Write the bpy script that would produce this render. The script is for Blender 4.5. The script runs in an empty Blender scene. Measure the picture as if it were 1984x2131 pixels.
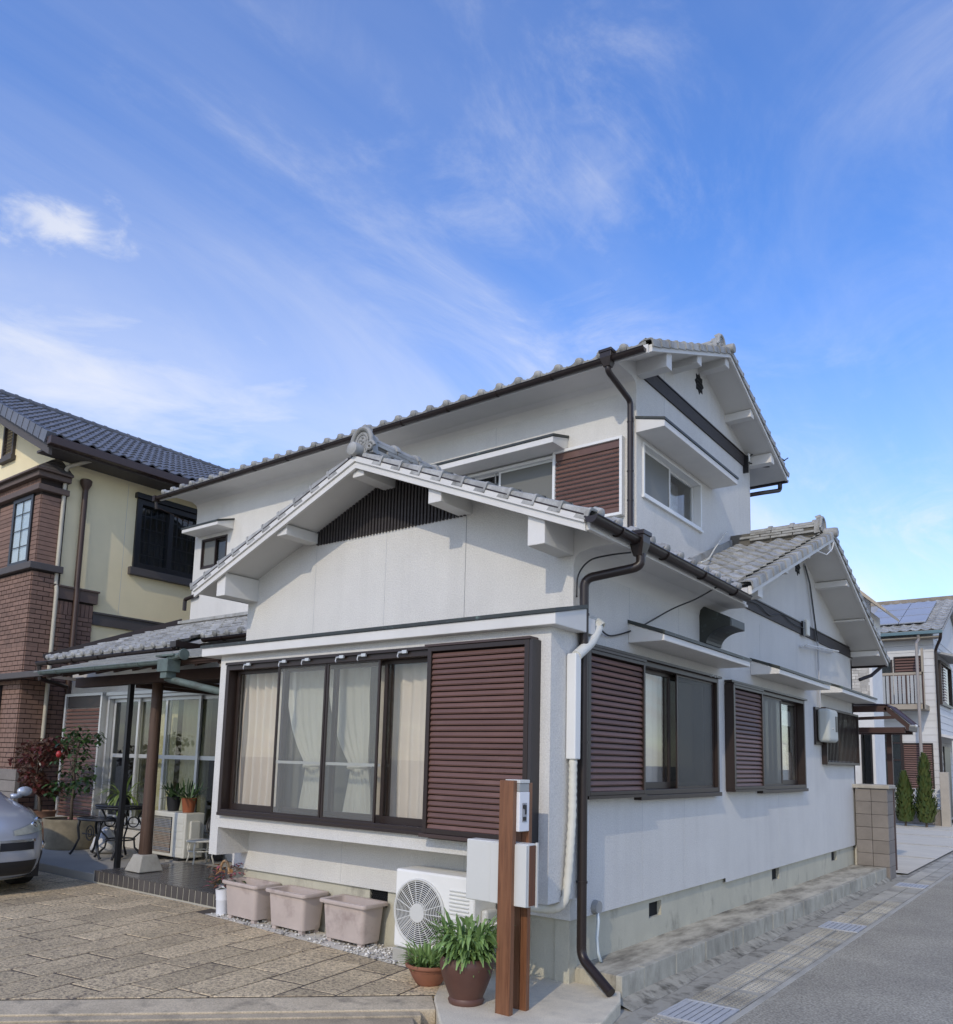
import bpy, bmesh, math, random
import numpy as np
from mathutils import Vector, Matrix
random.seed(7); np.random.seed(7)
SC = bpy.context.scene
COL = SC.collection
# ---------------------------------------------------------------- camera
CAMP = Vector((3.1383, -5.3375, 1.60)); YAW, PITCH, ROLL = 0.6506, 0.1304, 0.0254
cam_d = bpy.data.cameras.new('camera'); cam = bpy.data.objects.new('camera', cam_d); COL.objects.link(cam)
fw = Vector((-math.sin(YAW)*math.cos(PITCH), math.cos(YAW)*math.cos(PITCH), math.sin(PITCH)))
rt = Vector((math.cos(YAW), math.sin(YAW), 0)); up = rt.cross(fw)
r2 = math.cos(ROLL)*rt + math.sin(ROLL)*up; u2 = -math.sin(ROLL)*rt + math.cos(ROLL)*up
cam.matrix_world = Matrix(((r2.x, u2.x, -fw.x, CAMP.x), (r2.y, u2.y, -fw.y, CAMP.y), (r2.z, u2.z, -fw.z, CAMP.z), (0, 0, 0, 1)))
cam_d.sensor_fit = 'HORIZONTAL'; cam_d.sensor_width = 36.0; cam_d.lens = 36.0*1689.65/1984.0
cam_d.shift_y = (1359.27-1065.5)/1984.0
cam_d.clip_start = 0.05; cam_d.clip_end = 2000
SC.camera = cam
# ---------------------------------------------------------------- world and sun
SUN = Vector((0.20, -0.83, 0.555)).normalized()
EL = math.asin(SUN.z); AZ = math.atan2(SUN.x, SUN.y)
world = bpy.data.worlds.new('World'); SC.world = world; world.use_nodes = True
wn = world.node_tree; wn.nodes.clear()
def WN(t, **k):
    n = wn.nodes.new(t)
    for a, b in k.items(): setattr(n, a, b)
    return n
def WL(a, b): wn.links.new(a, b)
w_out = WN('ShaderNodeOutputWorld'); w_bg = WN('ShaderNodeBackground'); w_bg.inputs['Strength'].default_value = 0.15
sky = WN('ShaderNodeTexSky', sky_type='NISHITA'); sky.sun_disc = False; sky.sun_elevation = EL; sky.sun_rotation = AZ
sky.air_density = 1.0; sky.dust_density = 0.5; sky.ozone_density = 3.0; sky.altitude = 50
hs = WN('ShaderNodeHueSaturation'); hs.inputs['Saturation'].default_value = 1.30; hs.inputs['Hue'].default_value = 0.512; hs.inputs['Value'].default_value = 2.35
WL(sky.outputs[0], hs.inputs['Color'])
tc = WN('ShaderNodeTexCoord'); sep = WN('ShaderNodeSeparateXYZ'); WL(tc.outputs['Generated'], sep.inputs[0])
def WM(op, a, b=None, c=None, clamp=False):
    n = WN('ShaderNodeMath', operation=op); n.use_clamp = clamp
    for i, v in enumerate((a, b, c)):
        if v is None: continue
        if isinstance(v, (int, float)): n.inputs[i].default_value = v
        else: WL(v, n.inputs[i])
    return n.outputs[0]
zz = WM('ADD', WM('MAXIMUM', sep.outputs[2], 0.0), 0.16)
cx_ = WM('DIVIDE', sep.outputs[0], zz); cy_ = WM('DIVIDE', sep.outputs[1], zz)
cmb = WN('ShaderNodeCombineXYZ'); WL(cx_, cmb.inputs[0]); WL(cy_, cmb.inputs[1])
def wnoise(vec, scale, detail, rough, dist, rot=0.0, sc=(1, 1, 1), loc=(0, 0, 0)):
    mp = WN('ShaderNodeMapping'); mp.inputs['Rotation'].default_value[2] = rot; mp.inputs['Scale'].default_value = sc; mp.inputs['Location'].default_value = loc
    WL(vec, mp.inputs[0]); n = WN('ShaderNodeTexNoise'); n.inputs['Scale'].default_value = scale; n.inputs['Detail'].default_value = detail
    n.inputs['Roughness'].default_value = rough; n.inputs['Distortion'].default_value = dist; WL(mp.outputs[0], n.inputs['Vector']); return n.outputs['Fac']
def wramp(v, a, b):
    n = WN('ShaderNodeMapRange'); n.interpolation_type = 'SMOOTHSTEP'; n.inputs[1].default_value = a; n.inputs[2].default_value = b; WL(v, n.inputs[0]); return n.outputs[0]
big = wramp(wnoise(cmb.outputs[0], 0.62, 4, 0.5, 0.4, 0.75, (1, 0.45, 1), (5.2, 2.4, 0)), 0.30, 0.70)
fine = wramp(wnoise(cmb.outputs[0], 1.7, 9, 0.60, 0.8, 0.75, (1, 0.26, 1), (0.6, 3.1, 0)), 0.28, 0.80)
wisp = WM('MULTIPLY', WM('MULTIPLY_ADD', big, 0.75, 0.25), WM('MULTIPLY_ADD', fine, 0.70, 0.22))
low = wramp(sep.outputs[2], 0.58, 0.02)                                   # more veil towards the horizon
mot = wramp(wnoise(cmb.outputs[0], 2.6, 12, 0.66, 1.6, 0.4, (1, 0.6, 1), (7.1, 1.3, 0)), 0.44, 0.80)
mask = wramp(wnoise(cmb.outputs[0], 0.9, 3, 0.5, 0.3, 0.2, (1, 0.8, 1), (3.3, 8.2, 0)), 0.40, 0.66)
mott = WM('MULTIPLY', mot, WM('MULTIPLY_ADD', mask, 0.8, 0.2))
veil = WM('MULTIPLY', low, WM('MULTIPLY_ADD', fine, 0.45, 0.36))
def puff(d, r, sc, s, thr, wid, amp):
    v = Vector(d).normalized(); nz = WN('ShaderNodeTexNoise'); nz.inputs['Scale'].default_value = sc; nz.inputs['Detail'].default_value = 8; nz.inputs['Roughness'].default_value = 0.6; nz.inputs['Distortion'].default_value = 0.4
    mp = WN('ShaderNodeMapping'); mp.inputs['Scale'].default_value = (1, 1, s); WL(tc.outputs['Generated'], mp.inputs[0]); WL(mp.outputs[0], nz.inputs['Vector'])
    df = WN('ShaderNodeVectorMath', operation='SUBTRACT'); WL(tc.outputs['Generated'], df.inputs[0]); df.inputs[1].default_value = v
    m2 = WN('ShaderNodeVectorMath', operation='MULTIPLY'); WL(df.outputs[0], m2.inputs[0]); m2.inputs[1].default_value = (1, 1, s)
    ln = WN('ShaderNodeVectorMath', operation='LENGTH'); WL(m2.outputs[0], ln.inputs[0])
    f = WM('SUBTRACT', 1.0, WM('DIVIDE', ln.outputs['Value'], r)); f = WM('ADD', f, WM('MULTIPLY_ADD', nz.outputs['Fac'], amp, -amp/2))
    return wramp(f, thr, thr+wid)
def pdir(px, py):
    return fw + (px-992)/1689.65*r2 - (py-1359.27)/1689.65*u2
p1 = WM('MULTIPLY', puff(pdir(112, 462), 0.070, 17, 1.9, 0.05, 1.0, 2.6), 0.50)
p2 = WM('MULTIPLY', puff(pdir(1215, 370), 0.10, 16, 1.2, 0.15, 1.1, 1.6), 0.22)
p3 = WM('MULTIPLY', puff(pdir(170, 800), 0.50, 8, 3.6, 0.0, 1.2, 0.9), 0.80)
cl = WM('ADD', WM('MULTIPLY_ADD', wisp, 0.52, WM('MULTIPLY', mott, 0.42)), WM('MULTIPLY', veil, 1.0))
cl = WM('ADD', cl, p1); cl = WM('ADD', cl, p2); cl = WM('MAXIMUM', cl, p3); cl = WM('MINIMUM', cl, 0.9)
mx = WN('ShaderNodeMix', data_type='RGBA'); WL(cl, mx.inputs[0]); WL(hs.outputs[0], mx.inputs[6]); mx.inputs[7].default_value = (8.2, 8.2, 8.3, 1)
WL(mx.outputs[2], w_bg.inputs['Color']); WL(w_bg.outputs[0], w_out.inputs['Surface'])
sun_d = bpy.data.lights.new('sun', 'SUN'); sun_d.energy = 2.0; sun_d.angle = math.radians(0.53); sun_d.color = (1.0, 0.885, 0.71)
sun = bpy.data.objects.new('sun', sun_d); COL.objects.link(sun); sun.location = (2, -8, 12)
sun.rotation_euler = (-SUN).to_track_quat('-Z', 'Y').to_euler()
SC.view_settings.view_transform = 'Standard'; SC.view_settings.look = 'None'; SC.view_settings.gamma = 1.0
SC.view_settings.use_curve_mapping = False; SC.view_settings.exposure = -0.34
SC.render.engine = 'CYCLES'; SC.cycles.max_bounces = 8; SC.cycles.transparent_max_bounces = 16
# ---------------------------------------------------------------- materials
def srgb(r, g, b):
    f = lambda c: (c/255/12.92) if c/255 <= 0.04045 else ((c/255+0.055)/1.055)**2.4
    return (f(r), f(g), f(b))
MATS = {}
def mat(name, col, rough=0.7, var=0.12, vs=2.5, bump=0.0, bs=80.0, metal=0.0, rnd=0.0, col2=None, c2s=1.0, c2a=0.55, c2b=0.75, stretch=(1, 1, 1), spec=0.5, coat=0.0, island=0.0, bdet=3, trans=0.0, fine=0.0, fs=300.0, streak=0.0):
    m = bpy.data.materials.new(name); m.use_nodes = True; nt = m.node_tree; N = nt.nodes; L = nt.links
    b = N['Principled BSDF']; b.inputs['Roughness'].default_value = rough; b.inputs['Metallic'].default_value = metal
    b.inputs['Specular IOR Level'].default_value = spec; b.inputs['Coat Weight'].default_value = coat
    t = N.new('ShaderNodeTexCoord'); oi = N.new('ShaderNodeObjectInfo')
    sh = N.new('ShaderNodeVectorMath'); sh.operation = 'MULTIPLY_ADD'; L.new(oi.outputs['Random'], sh.inputs[0]); sh.inputs[1].default_value = (17, 31, 23) if rnd > 0 else (0, 0, 0); L.new(t.outputs['Object'], sh.inputs[2])
    mp = N.new('ShaderNodeMapping'); mp.inputs['Scale'].default_value = stretch; L.new(sh.outputs[0], mp.inputs[0])
    def noise(s, d=4, r=0.55, v=None):
        n = N.new('ShaderNodeTexNoise'); n.inputs['Scale'].default_value = s; n.inputs['Detail'].default_value = d; n.inputs['Roughness'].default_value = r
        L.new(v or mp.outputs[0], n.inputs['Vector']); return n.outputs['Fac']
    def mr(v, a, b2, c, d):
        n = N.new('ShaderNodeMapRange'); n.inputs[1].default_value = a; n.inputs[2].default_value = b2; n.inputs[3].default_value = c; n.inputs[4].default_value = d; L.new(v, n.inputs[0]); return n.outputs[0]
    def mul(a, v):
        n = N.new('ShaderNodeMath'); n.operation = 'MULTIPLY'; L.new(a, n.inputs[0])
        if isinstance(v, float): n.inputs[1].default_value = v
        else: L.new(v, n.inputs[1])
        return n.outputs[0]
    f = mr(noise(vs, 5, 0.6), 0.25, 0.75, 1-var, 1+var)
    if fine: f = mul(f, mr(noise(fs, 2, 0.5), 0.25, 0.75, 1-fine, 1+fine))
    if streak:
        m3 = N.new('ShaderNodeMapping'); m3.inputs['Scale'].default_value = (5.5, 5.5, 0.30); L.new(sh.outputs[0], m3.inputs[0])
        f = mul(f, mr(noise(1.0, 5, 0.6, m3.outputs[0]), 0.48, 0.80, 1.0, 1-streak))
        f = mul(f, mr(noise(0.7, 3, 0.5), 0.35, 0.7, 1.0, 1-streak*0.5))
    if rnd: f = mul(f, mr(oi.outputs['Random'], 0, 1, 1-rnd, 1+rnd))
    if island:
        g = N.new('ShaderNodeNewGeometry'); f = mul(f, mr(g.outputs['Random Per Island'], 0, 1, 1-island, 1+island))
    base = N.new('ShaderNodeMix'); base.data_type = 'RGBA'; base.inputs[6].default_value = (*col, 1); base.inputs[7].default_value = (*(col2 or col), 1)
    if col2:
        if island: L.new(mr(g.outputs['Random Per Island'], c2a, c2b, 0, 1), base.inputs[0])
        else: L.new(mr(noise(c2s, 6, 0.65), c2a, c2b, 0, 1), base.inputs[0])
    else: base.inputs[0].default_value = 0
    vm = N.new('ShaderNodeVectorMath'); vm.operation = 'SCALE'; L.new(base.outputs[2], vm.inputs[0]); L.new(f, vm.inputs['Scale'])
    L.new(vm.outputs[0], b.inputs['Base Color'])
    if bump:
        bn = N.new('ShaderNodeBump'); bn.inputs['Strength'].default_value = min(1.0, bump); bn.inputs['Distance'].default_value = 0.004 if bump <= 1 else 0.004*bump
        L.new(noise(bs, bdet, 0.6), bn.inputs['Height']); L.new(bn.outputs[0], b.inputs['Normal'])
    if trans:
        tr = N.new('ShaderNodeBsdfTranslucent'); L.new(vm.outputs[0], tr.inputs['Color']); mxs = N.new('ShaderNodeMixShader'); mxs.inputs[0].default_value = trans
        L.new(b.outputs[0], mxs.inputs[1]); L.new(tr.outputs[0], mxs.inputs[2]); L.new(mxs.outputs[0], N['Material Output'].inputs['Surface'])
    MATS[name] = m; return m
def glassmat(name, tint=(0.9, 0.93, 0.93), refl=0.10, rough=0.0, diff=0.0, dcol=(0.5, 0.5, 0.5)):
    m = bpy.data.materials.new(name); m.use_nodes = True; nt = m.node_tree; N = nt.nodes; L = nt.links; N.remove(N['Principled BSDF'])
    tr = N.new('ShaderNodeBsdfTransparent'); tr.inputs[0].default_value = (*tint, 1); gl = N.new('ShaderNodeBsdfGlossy'); gl.inputs['Roughness'].default_value = rough
    lw = N.new('ShaderNodeLayerWeight'); pw = N.new('ShaderNodeMath'); pw.operation = 'POWER'; L.new(lw.outputs['Facing'], pw.inputs[0]); pw.inputs[1].default_value = 4.0
    ma = N.new('ShaderNodeMath'); ma.operation = 'MULTIPLY_ADD'; L.new(pw.outputs[0], ma.inputs[0]); ma.inputs[1].default_value = 0.85; ma.inputs[2].default_value = refl; ma.use_clamp = True
    mx = N.new('ShaderNodeMixShader'); L.new(ma.outputs[0], mx.inputs[0]); L.new(tr.outputs[0], mx.inputs[1]); L.new(gl.outputs[0], mx.inputs[2]); o = mx.outputs[0]
    if diff:
        d = N.new('ShaderNodeBsdfDiffuse'); d.inputs[0].default_value = (*dcol, 1); m2 = N.new('ShaderNodeMixShader'); m2.inputs[0].default_value = diff; L.new(o, m2.inputs[1]); L.new(d.outputs[0], m2.inputs[2]); o = m2.outputs[0]
    L.new(o, N['Material Output'].inputs['Surface']); MATS[name] = m; return m
STUCCO = mat('stucco', (0.66, 0.645, 0.60), 0.85, 0.05, 1.2, 1.3, 80, bdet=4, col2=(0.60, 0.585, 0.55), c2s=0.9, c2a=0.45, c2b=0.8, fine=0.11, fs=85, streak=0.075)
TRIM = mat('white_trim_paint', (0.67, 0.655, 0.615), 0.6, 0.08, 2, 0.35, 140)
SOFFIT = mat('soffit_paint', (0.64, 0.625, 0.59), 0.8, 0.05, 2, 0.3, 150)
JOINT = mat('stucco_joint', (0.50, 0.50, 0.49), 0.9, 0.1)
JOINTD = mat('stucco_joint_dark', (0.25, 0.25, 0.25), 0.9, 0.1)
TILE = mat('roof_tile', (0.36, 0.358, 0.335), 0.62, 0.28, 6, 0.5, 70, rnd=0.14, col2=(0.17, 0.162, 0.135), c2s=5.5, c2a=0.48, c2b=0.72, fine=0.16, fs=120)
RIDGE = mat('ridge_tile', (0.34, 0.34, 0.32), 0.65, 0.25, 7, 0.6, 60, rnd=0.12, col2=(0.22, 0.21, 0.18), c2s=6, c2a=0.5, c2b=0.72)
BROWN = mat('shutter_brown', (0.135, 0.070, 0.053), 0.50, 0.12, 2.5, 0, rnd=0.13, col2=(0.165, 0.09, 0.068), c2s=3, fine=0.05, fs=90)
DBROWN = mat('frame_dark_brown', (0.026, 0.0155, 0.012), 0.42, 0.12, 3)
GUT = mat('gutter_brown', (0.020, 0.012, 0.010), 0.38, 0.18, 4)
BLACKW = mat('dark_timber', (0.040, 0.034, 0.033), 0.7, 0.25, 8, 0.3, 60, stretch=(1, 1, 6))
VOID = mat('dark_opening', (0.008, 0.008, 0.008), 0.9, 0.1)
WHITEM = mat('white_metal', (0.74, 0.74, 0.71), 0.35, 0.04, 3)
ALU = mat('aluminium_frame', (0.58, 0.59, 0.58), 0.35, 0.06, 3, metal=0.35)
CREAMP = mat('cream_plastic', (0.66, 0.64, 0.55), 0.5, 0.08, 8, 0.5, 30)
CONC = mat('concrete', (0.42, 0.40, 0.34), 0.9, 0.14, 3, 0.6, 60, col2=(0.20, 0.185, 0.15), c2s=1.6, c2a=0.50, c2b=0.80, fine=0.10, fs=180)
FOUND = mat('foundation_render', (0.50, 0.475, 0.37), 0.9, 0.10, 2.5, 0.5, 70, col2=(0.22, 0.20, 0.16), c2s=2.6, c2a=0.56, c2b=0.78, stretch=(1.3, 1.3, 0.7), fine=0.08, fs=150)
TERR = mat('terrace_stained_concrete', (0.50, 0.46, 0.36), 0.9, 0.18, 4, 0.8, 50, col2=(0.13, 0.115, 0.085), c2s=2.2, c2a=0.42, c2b=0.68, stretch=(2.0, 0.7, 1), fine=0.12, fs=160)
KERB = mat('kerb_stone', (0.40, 0.38, 0.31), 0.9, 0.2, 6, 0.9, 60, rnd=0.12, col2=(0.20, 0.185, 0.15), c2s=3.5, c2a=0.45, c2b=0.85, stretch=(1.5, 1.5, 0.8), fine=0.12, fs=170)
LID = mat('drain_lid_concrete', (0.46, 0.43, 0.35), 0.9, 0.15, 6, 0.9, 90, rnd=0.14, col2=(0.19, 0.175, 0.145), c2s=3, c2a=0.45, c2b=0.75, fine=0.18, fs=130)
ASPH = mat('asphalt', (0.33, 0.30, 0.235), 0.9, 0.10, 0.8, 2.5, 90, fine=0.5, fs=60, col2=(0.40, 0.365, 0.285), c2s=1.1, c2a=0.42, c2b=0.62)
PAVE = mat('driveway_stone', (0.58, 0.455, 0.275), 0.88, 0.24, 1.8, 3.0, 50, rnd=0.18, col2=(0.17, 0.13, 0.095), c2s=34, c2a=0.47, c2b=0.68, fine=0.34, fs=62)
GRAVEL = mat('gravel', (0.62, 0.59, 0.52), 0.9, 0.1, 6, island=0.5, col2=(0.16, 0.15, 0.14), c2a=0.8, c2b=0.9)
STEEL = mat('galvanised_steel', (0.55, 0.555, 0.555), 0.5, 0.12, 12, metal=0.3)
WOOD = mat('post_wood_grain', (0.20, 0.085, 0.038), 0.42, 0.22, 5, 0.15, 60, stretch=(9, 9, 0.55), col2=(0.13, 0.048, 0.02), c2s=6, c2a=0.45, c2b=0.7)
LOG = mat('log_wood', (0.085, 0.048, 0.030), 0.6, 0.3, 7, 0.5, 40, stretch=(7, 7, 0.5), col2=(0.05, 0.022, 0.012), c2s=6)
OLDWOOD = mat('porch_timber', (0.05, 0.026, 0.017), 0.8, 0.3, 5, 0.4, 40)
BLACKM = mat('black_metal', (0.012, 0.012, 0.013), 0.4, 0.15)
COPPER = mat('verdigris_copper', (0.11, 0.145, 0.13), 0.65, 0.2, 12, 0.3, 40, col2=(0.07, 0.075, 0.065), c2s=9, c2a=0.5, c2b=0.7)
HISM = mat('hisashi_sheet', (0.035, 0.04, 0.036), 0.5, 0.25, 8, col2=(0.11, 0.16, 0.14), c2s=9, c2a=0.58, c2b=0.72)
SLATE = mat('porch_slate', (0.24, 0.24, 0.215), 0.85, 0.2, 6, 0.6, 40, rnd=0.14, stretch=(3, 1, 1))
DTILE = mat('dark_step_tile', (0.085, 0.078, 0.074), 0.22, 0.15, 6, rnd=0.12)
GROUT = mat('grout', (0.50, 0.47, 0.38), 0.9, 0.1)
SLABM = mat('slab_concrete', (0.33, 0.31, 0.265), 0.85, 0.12, 1.5, 0.4, 50, fine=0.08)
PINK = mat('planter_plastic', (0.49, 0.41, 0.36), 0.7, 0.10, 4, 0.25, 60, rnd=0.04, col2=(0.32, 0.25, 0.22), c2s=3.2, c2a=0.55, c2b=0.72)
SOIL = mat('soil', (0.06, 0.04, 0.028), 0.95, 0.3, 40, 1.2, 80)
TERRA = mat('terracotta', (0.26, 0.105, 0.06), 0.75, 0.15, 8, 0.2, 50)
BROWNPOT = mat('brown_glazed_pot', (0.105, 0.048, 0.034), 0.5, 0.18, 6, 0.2, 40)
LEAF = mat('leaf_green', (0.16, 0.27, 0.07), 0.5, 0.1, 4, island=0.35, col2=(0.24, 0.36, 0.12), c2a=0.2, c2b=0.9, trans=0.25)
LEAFD = mat('leaf_dark', (0.030, 0.065, 0.024), 0.45, 0.1, 4, island=0.4, col2=(0.06, 0.12, 0.03), c2a=0.2, c2b=0.9, trans=0.2)
LEAFR = mat('leaf_red', (0.16, 0.038, 0.032), 0.5, 0.1, 4, island=0.5, col2=(0.09, 0.045, 0.025), c2a=0.4, c2b=0.6, trans=0.25)
CYP = mat('cypress_leaf', (0.12, 0.145, 0.03), 0.6, 0.1, 4, island=0.5, col2=(0.05, 0.08, 0.02), c2a=0.3, c2b=0.7, trans=0.15)
BARK = mat('bark', (0.10, 0.075, 0.055), 0.9, 0.3, 20, 0.6, 40, stretch=(1, 1, 0.3))
CREAM = mat('cream_render', (0.85, 0.74, 0.47), 0.85, 0.05, 1.5, 0.7, 90, fine=0.04, fs=120)
BRICK = mat('brick', (0.21, 0.128, 0.094), 0.85, 0.15, 9, 0.5, 60, rnd=0.16)
MORTAR = mat('dark_mortar', (0.035, 0.026, 0.023), 0.95, 0.1)
NTRIM = mat('neighbour_trim', (0.115, 0.082, 0.066), 0.7, 0.1, 4, 0.2, 60)
NTRIM2 = mat('neighbour_grey_trim', (0.085, 0.075, 0.07), 0.7, 0.1, 4, 0.2, 60)
NTILE = mat('dark_glazed_tile', (0.12, 0.123, 0.135), 0.42, 0.15, 5, rnd=0.14)
NBLACK = mat('black_sash', (0.012, 0.012, 0.014), 0.4, 0.1)
SILVER = mat('silver_car_paint', (0.50, 0.53, 0.58), 0.25, 0.03, 3, metal=0.35, coat=0.6)
RUBBER = mat('tyre_rubber', (0.018, 0.018, 0.018), 0.8, 0.1)
CHROME = mat('chrome', (0.75, 0.75, 0.76), 0.15, 0.02, metal=1.0)
DARKP = mat('dark_plastic', (0.02, 0.02, 0.022), 0.5, 0.1)
CURT = mat('curtain_beige', (0.80, 0.70, 0.60), 0.9, 0.05, 3, trans=0.15)
CURTW = mat('curtain_white', (0.90, 0.88, 0.82), 0.9, 0.04, 3, trans=0.2)
CURTY = mat('curtain_yellow', (0.62, 0.57, 0.33), 0.9, 0.05, 3, trans=0.2)
ROOM = mat('room_interior', (0.15, 0.16, 0.155), 0.9, 0.05)
SIDING = mat('siding_white', (0.62, 0.62, 0.61), 0.7, 0.05, 3, 0.2, 50, rnd=0.04)
SIDDARK = mat('house_grey_wall', (0.36, 0.36, 0.35), 0.8, 0.08, 3, 0.2, 50)
SOLARM = mat('solar_cell', (0.34, 0.36, 0.40), 0.5, 0.08, 1.5, coat=0.15)  # pale base colour stands in for sky reflected in the panels
BEIGEM = mat('balcony_beige', (0.34, 0.29, 0.22), 0.6, 0.1, 4)
BLOCK = mat('concrete_block', (0.225, 0.20, 0.175), 0.92, 0.12, 6, 0.9, 90, rnd=0.10, fine=0.12, fs=150)
DCAN = mat('canopy_brown', (0.05, 0.022, 0.017), 0.5, 0.15, 5)
GREYBOX = mat('meter_grey', (0.47, 0.49, 0.45), 0.5, 0.05, 3)
BOXW = mat('mailbox_white', (0.62, 0.615, 0.57), 0.4, 0.03, 3)
BOXWOOD = mat('mailbox_wood', (0.13, 0.045, 0.020), 0.4, 0.2, 6, stretch=(8, 8, 0.6))
CABLE = mat('cable_black', (0.015, 0.015, 0.015), 0.5, 0.1)
PIPEW = mat('pipe_pale_blue', (0.55, 0.62, 0.64), 0.4, 0.05)
IRON = mat('cast_iron_dark', (0.028, 0.03, 0.034), 0.45, 0.25, 20, 0.4, 60, metal=0.3)
GLASS = glassmat('window_glass', (0.95, 0.96, 0.95), 0.04)
GLASSD = glassmat('window_glass_dark', (0.50, 0.52, 0.52), 0.06)
FROST = glassmat('frosted_glass', (0.45, 0.46, 0.45), 0.04, 0.25, 0.55, (0.30, 0.30, 0.27))
MESH = glassmat('insect_screen_mesh', (0.96, 0.96, 0.94), 0.0, 0.5, 0.14, (0.45, 0.46, 0.44))
MESHD = glassmat('insect_screen_dark', (0.70, 0.70, 0.68), 0.0, 0.5, 0.30, (0.075, 0.075, 0.07))
LENSM = glassmat('lamp_lens', (0.92, 0.93, 0.9), 0.08)
CARG = glassmat('car_glass', (0.25, 0.27, 0.28), 0.10)

# ---------------------------------------------------------------- mesh helpers
OFF = {}
def off(o):
    while o is not None and o not in OFF: o = o.parent
    return OFF.get(o, Vector((0, 0, 0)))
def tag(o, label=None, cat=None, group=None, kind=None):
    if label: o['label'] = label
    if cat: o['category'] = cat
    if group: o['group'] = group
    if kind: o['kind'] = kind
    return o
def thing(name, label, cat, loc, group=None):
    o = bpy.data.objects.new(name, None); COL.objects.link(o); o.location = loc; o.empty_display_size = 0.1
    OFF[o] = Vector(loc); return tag(o, label, cat, group)
def link(name, me, parent=None, mtx=None):
    o = bpy.data.objects.new(name, me); COL.objects.link(o)
    if parent is not None: o.parent = parent
    if mtx is not None:
        m = mtx.copy(); m.translation = m.translation - off(parent); o.matrix_basis = m
    return o
class MB:
    def __init__(s): s.v = []; s.f = []
    def add(s, vs, fs):
        k = len(s.v); s.v.extend([tuple(x) for x in vs]); s.f.extend([tuple(i+k for i in f) for f in fs]); return s
    def box(s, x0, x1, y0, y1, z0, z1):
        return s.add([(x0,y0,z0),(x1,y0,z0),(x1,y1,z0),(x0,y1,z0),(x0,y0,z1),(x1,y0,z1),(x1,y1,z1),(x0,y1,z1)],
                     [(0,3,2,1),(4,5,6,7),(0,1,5,4),(1,2,6,5),(2,3,7,6),(3,0,4,7)])
    def fr(s, o, U, V, N, u0, u1, v0, v1, n0, n1):          # box in a local frame
        o, U, V, N = map(Vector, (o, U, V, N)); p = lambda a, b, c: o+U*a+V*b+N*c
        return s.add([p(u0,v0,n0),p(u1,v0,n0),p(u1,v1,n0),p(u0,v1,n0),p(u0,v0,n1),p(u1,v0,n1),p(u1,v1,n1),p(u0,v1,n1)],
                     [(0,3,2,1),(4,5,6,7),(0,1,5,4),(1,2,6,5),(2,3,7,6),(3,0,4,7)])
    def bar(s, a, b, w, h, upv=(0, 0, 1)):
        a, b = Vector(a), Vector(b); d = (b-a); l = d.length; d.normalize(); upv = Vector(upv)
        if abs(d.dot(upv)) > 0.98: upv = Vector((0, 1, 0))
        u = d.cross(upv).normalized(); n = u.cross(d).normalized()
        return s.fr(a, u, d, n, -w/2, w/2, 0, l, -h/2, h/2)
    def prism(s, poly, ax, a, b):
        def P(p, t):
            return (t, p[0], p[1]) if ax == 'x' else (p[0], t, p[1]) if ax == 'y' else (p[0], p[1], t)
        n = len(poly)
        return s.add([P(p, a) for p in poly]+[P(p, b) for p in poly], [tuple(range(n))[::-1], tuple(range(n, 2*n))]+[(i, (i+1) % n, n+(i+1) % n, n+i) for i in range(n)])
    def tube(s, pts, r, n=8, caps=True, sq=1.0):
        pts = [Vector(p) for p in pts]; m = len(pts); rs = r if isinstance(r, (list, tuple)) else [r]*m
        k = len(s.v); pu = None
        for i, p in enumerate(pts):
            d = (pts[min(i+1, m-1)]-pts[max(i-1, 0)]).normalized()
            if pu is None:
                ref = Vector((0, 0, 1)) if abs(d.z) < 0.9 else Vector((1, 0, 0)); pu = d.cross(ref).normalized()
            u = (pu-d*pu.dot(d)).normalized(); pu = u; w = d.cross(u)
            for j in range(n):
                a = 2*math.pi*j/n; s.v.append(tuple(p+(u*math.cos(a)+w*math.sin(a)*sq)*rs[i]))
        for i in range(m-1):
            for j in range(n):
                s.f.append((k+i*n+j, k+i*n+(j+1) % n, k+(i+1)*n+(j+1) % n, k+(i+1)*n+j))
        if caps: s.f.append(tuple(k+j for j in range(n))[::-1]); s.f.append(tuple(k+(m-1)*n+j for j in range(n)))
        return s
    def lathe(s, prof, n, c=(0, 0, 0), caps=True, wob=None):
        k = len(s.v); m = len(prof)
        for r, z in prof:
            for j in range(n):
                a = 2*math.pi*j/n; q = r*(1+(wob(a, z) if wob else 0)); s.v.append((c[0]+q*math.cos(a), c[1]+q*math.sin(a), c[2]+z))
        for i in range(m-1):
            for j in range(n): s.f.append((k+i*n+j, k+i*n+(j+1) % n, k+(i+1)*n+(j+1) % n, k+(i+1)*n+j))
        if caps: s.f.append(tuple(k+j for j in range(n))[::-1]); s.f.append(tuple(k+(m-1)*n+j for j in range(n)))
        return s
    def cyl(s, a, b, r, n=12): return s.tube([a, b], r, n)
    def ball(s, c, r, nu=12, nv=8, sc=(1, 1, 1)):
        k = len(s.v)
        for i in range(nv+1):
            t = math.pi*i/nv
            for j in range(nu):
                a = 2*math.pi*j/nu; s.v.append((c[0]+r*sc[0]*math.sin(t)*math.cos(a), c[1]+r*sc[1]*math.sin(t)*math.sin(a), c[2]+r*sc[2]*math.cos(t)))
        for i in range(nv):
            for j in range(nu): s.f.append((k+i*nu+j, k+(i+1)*nu+j, k+(i+1)*nu+(j+1) % nu, k+i*nu+(j+1) % nu))
        return s
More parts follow.
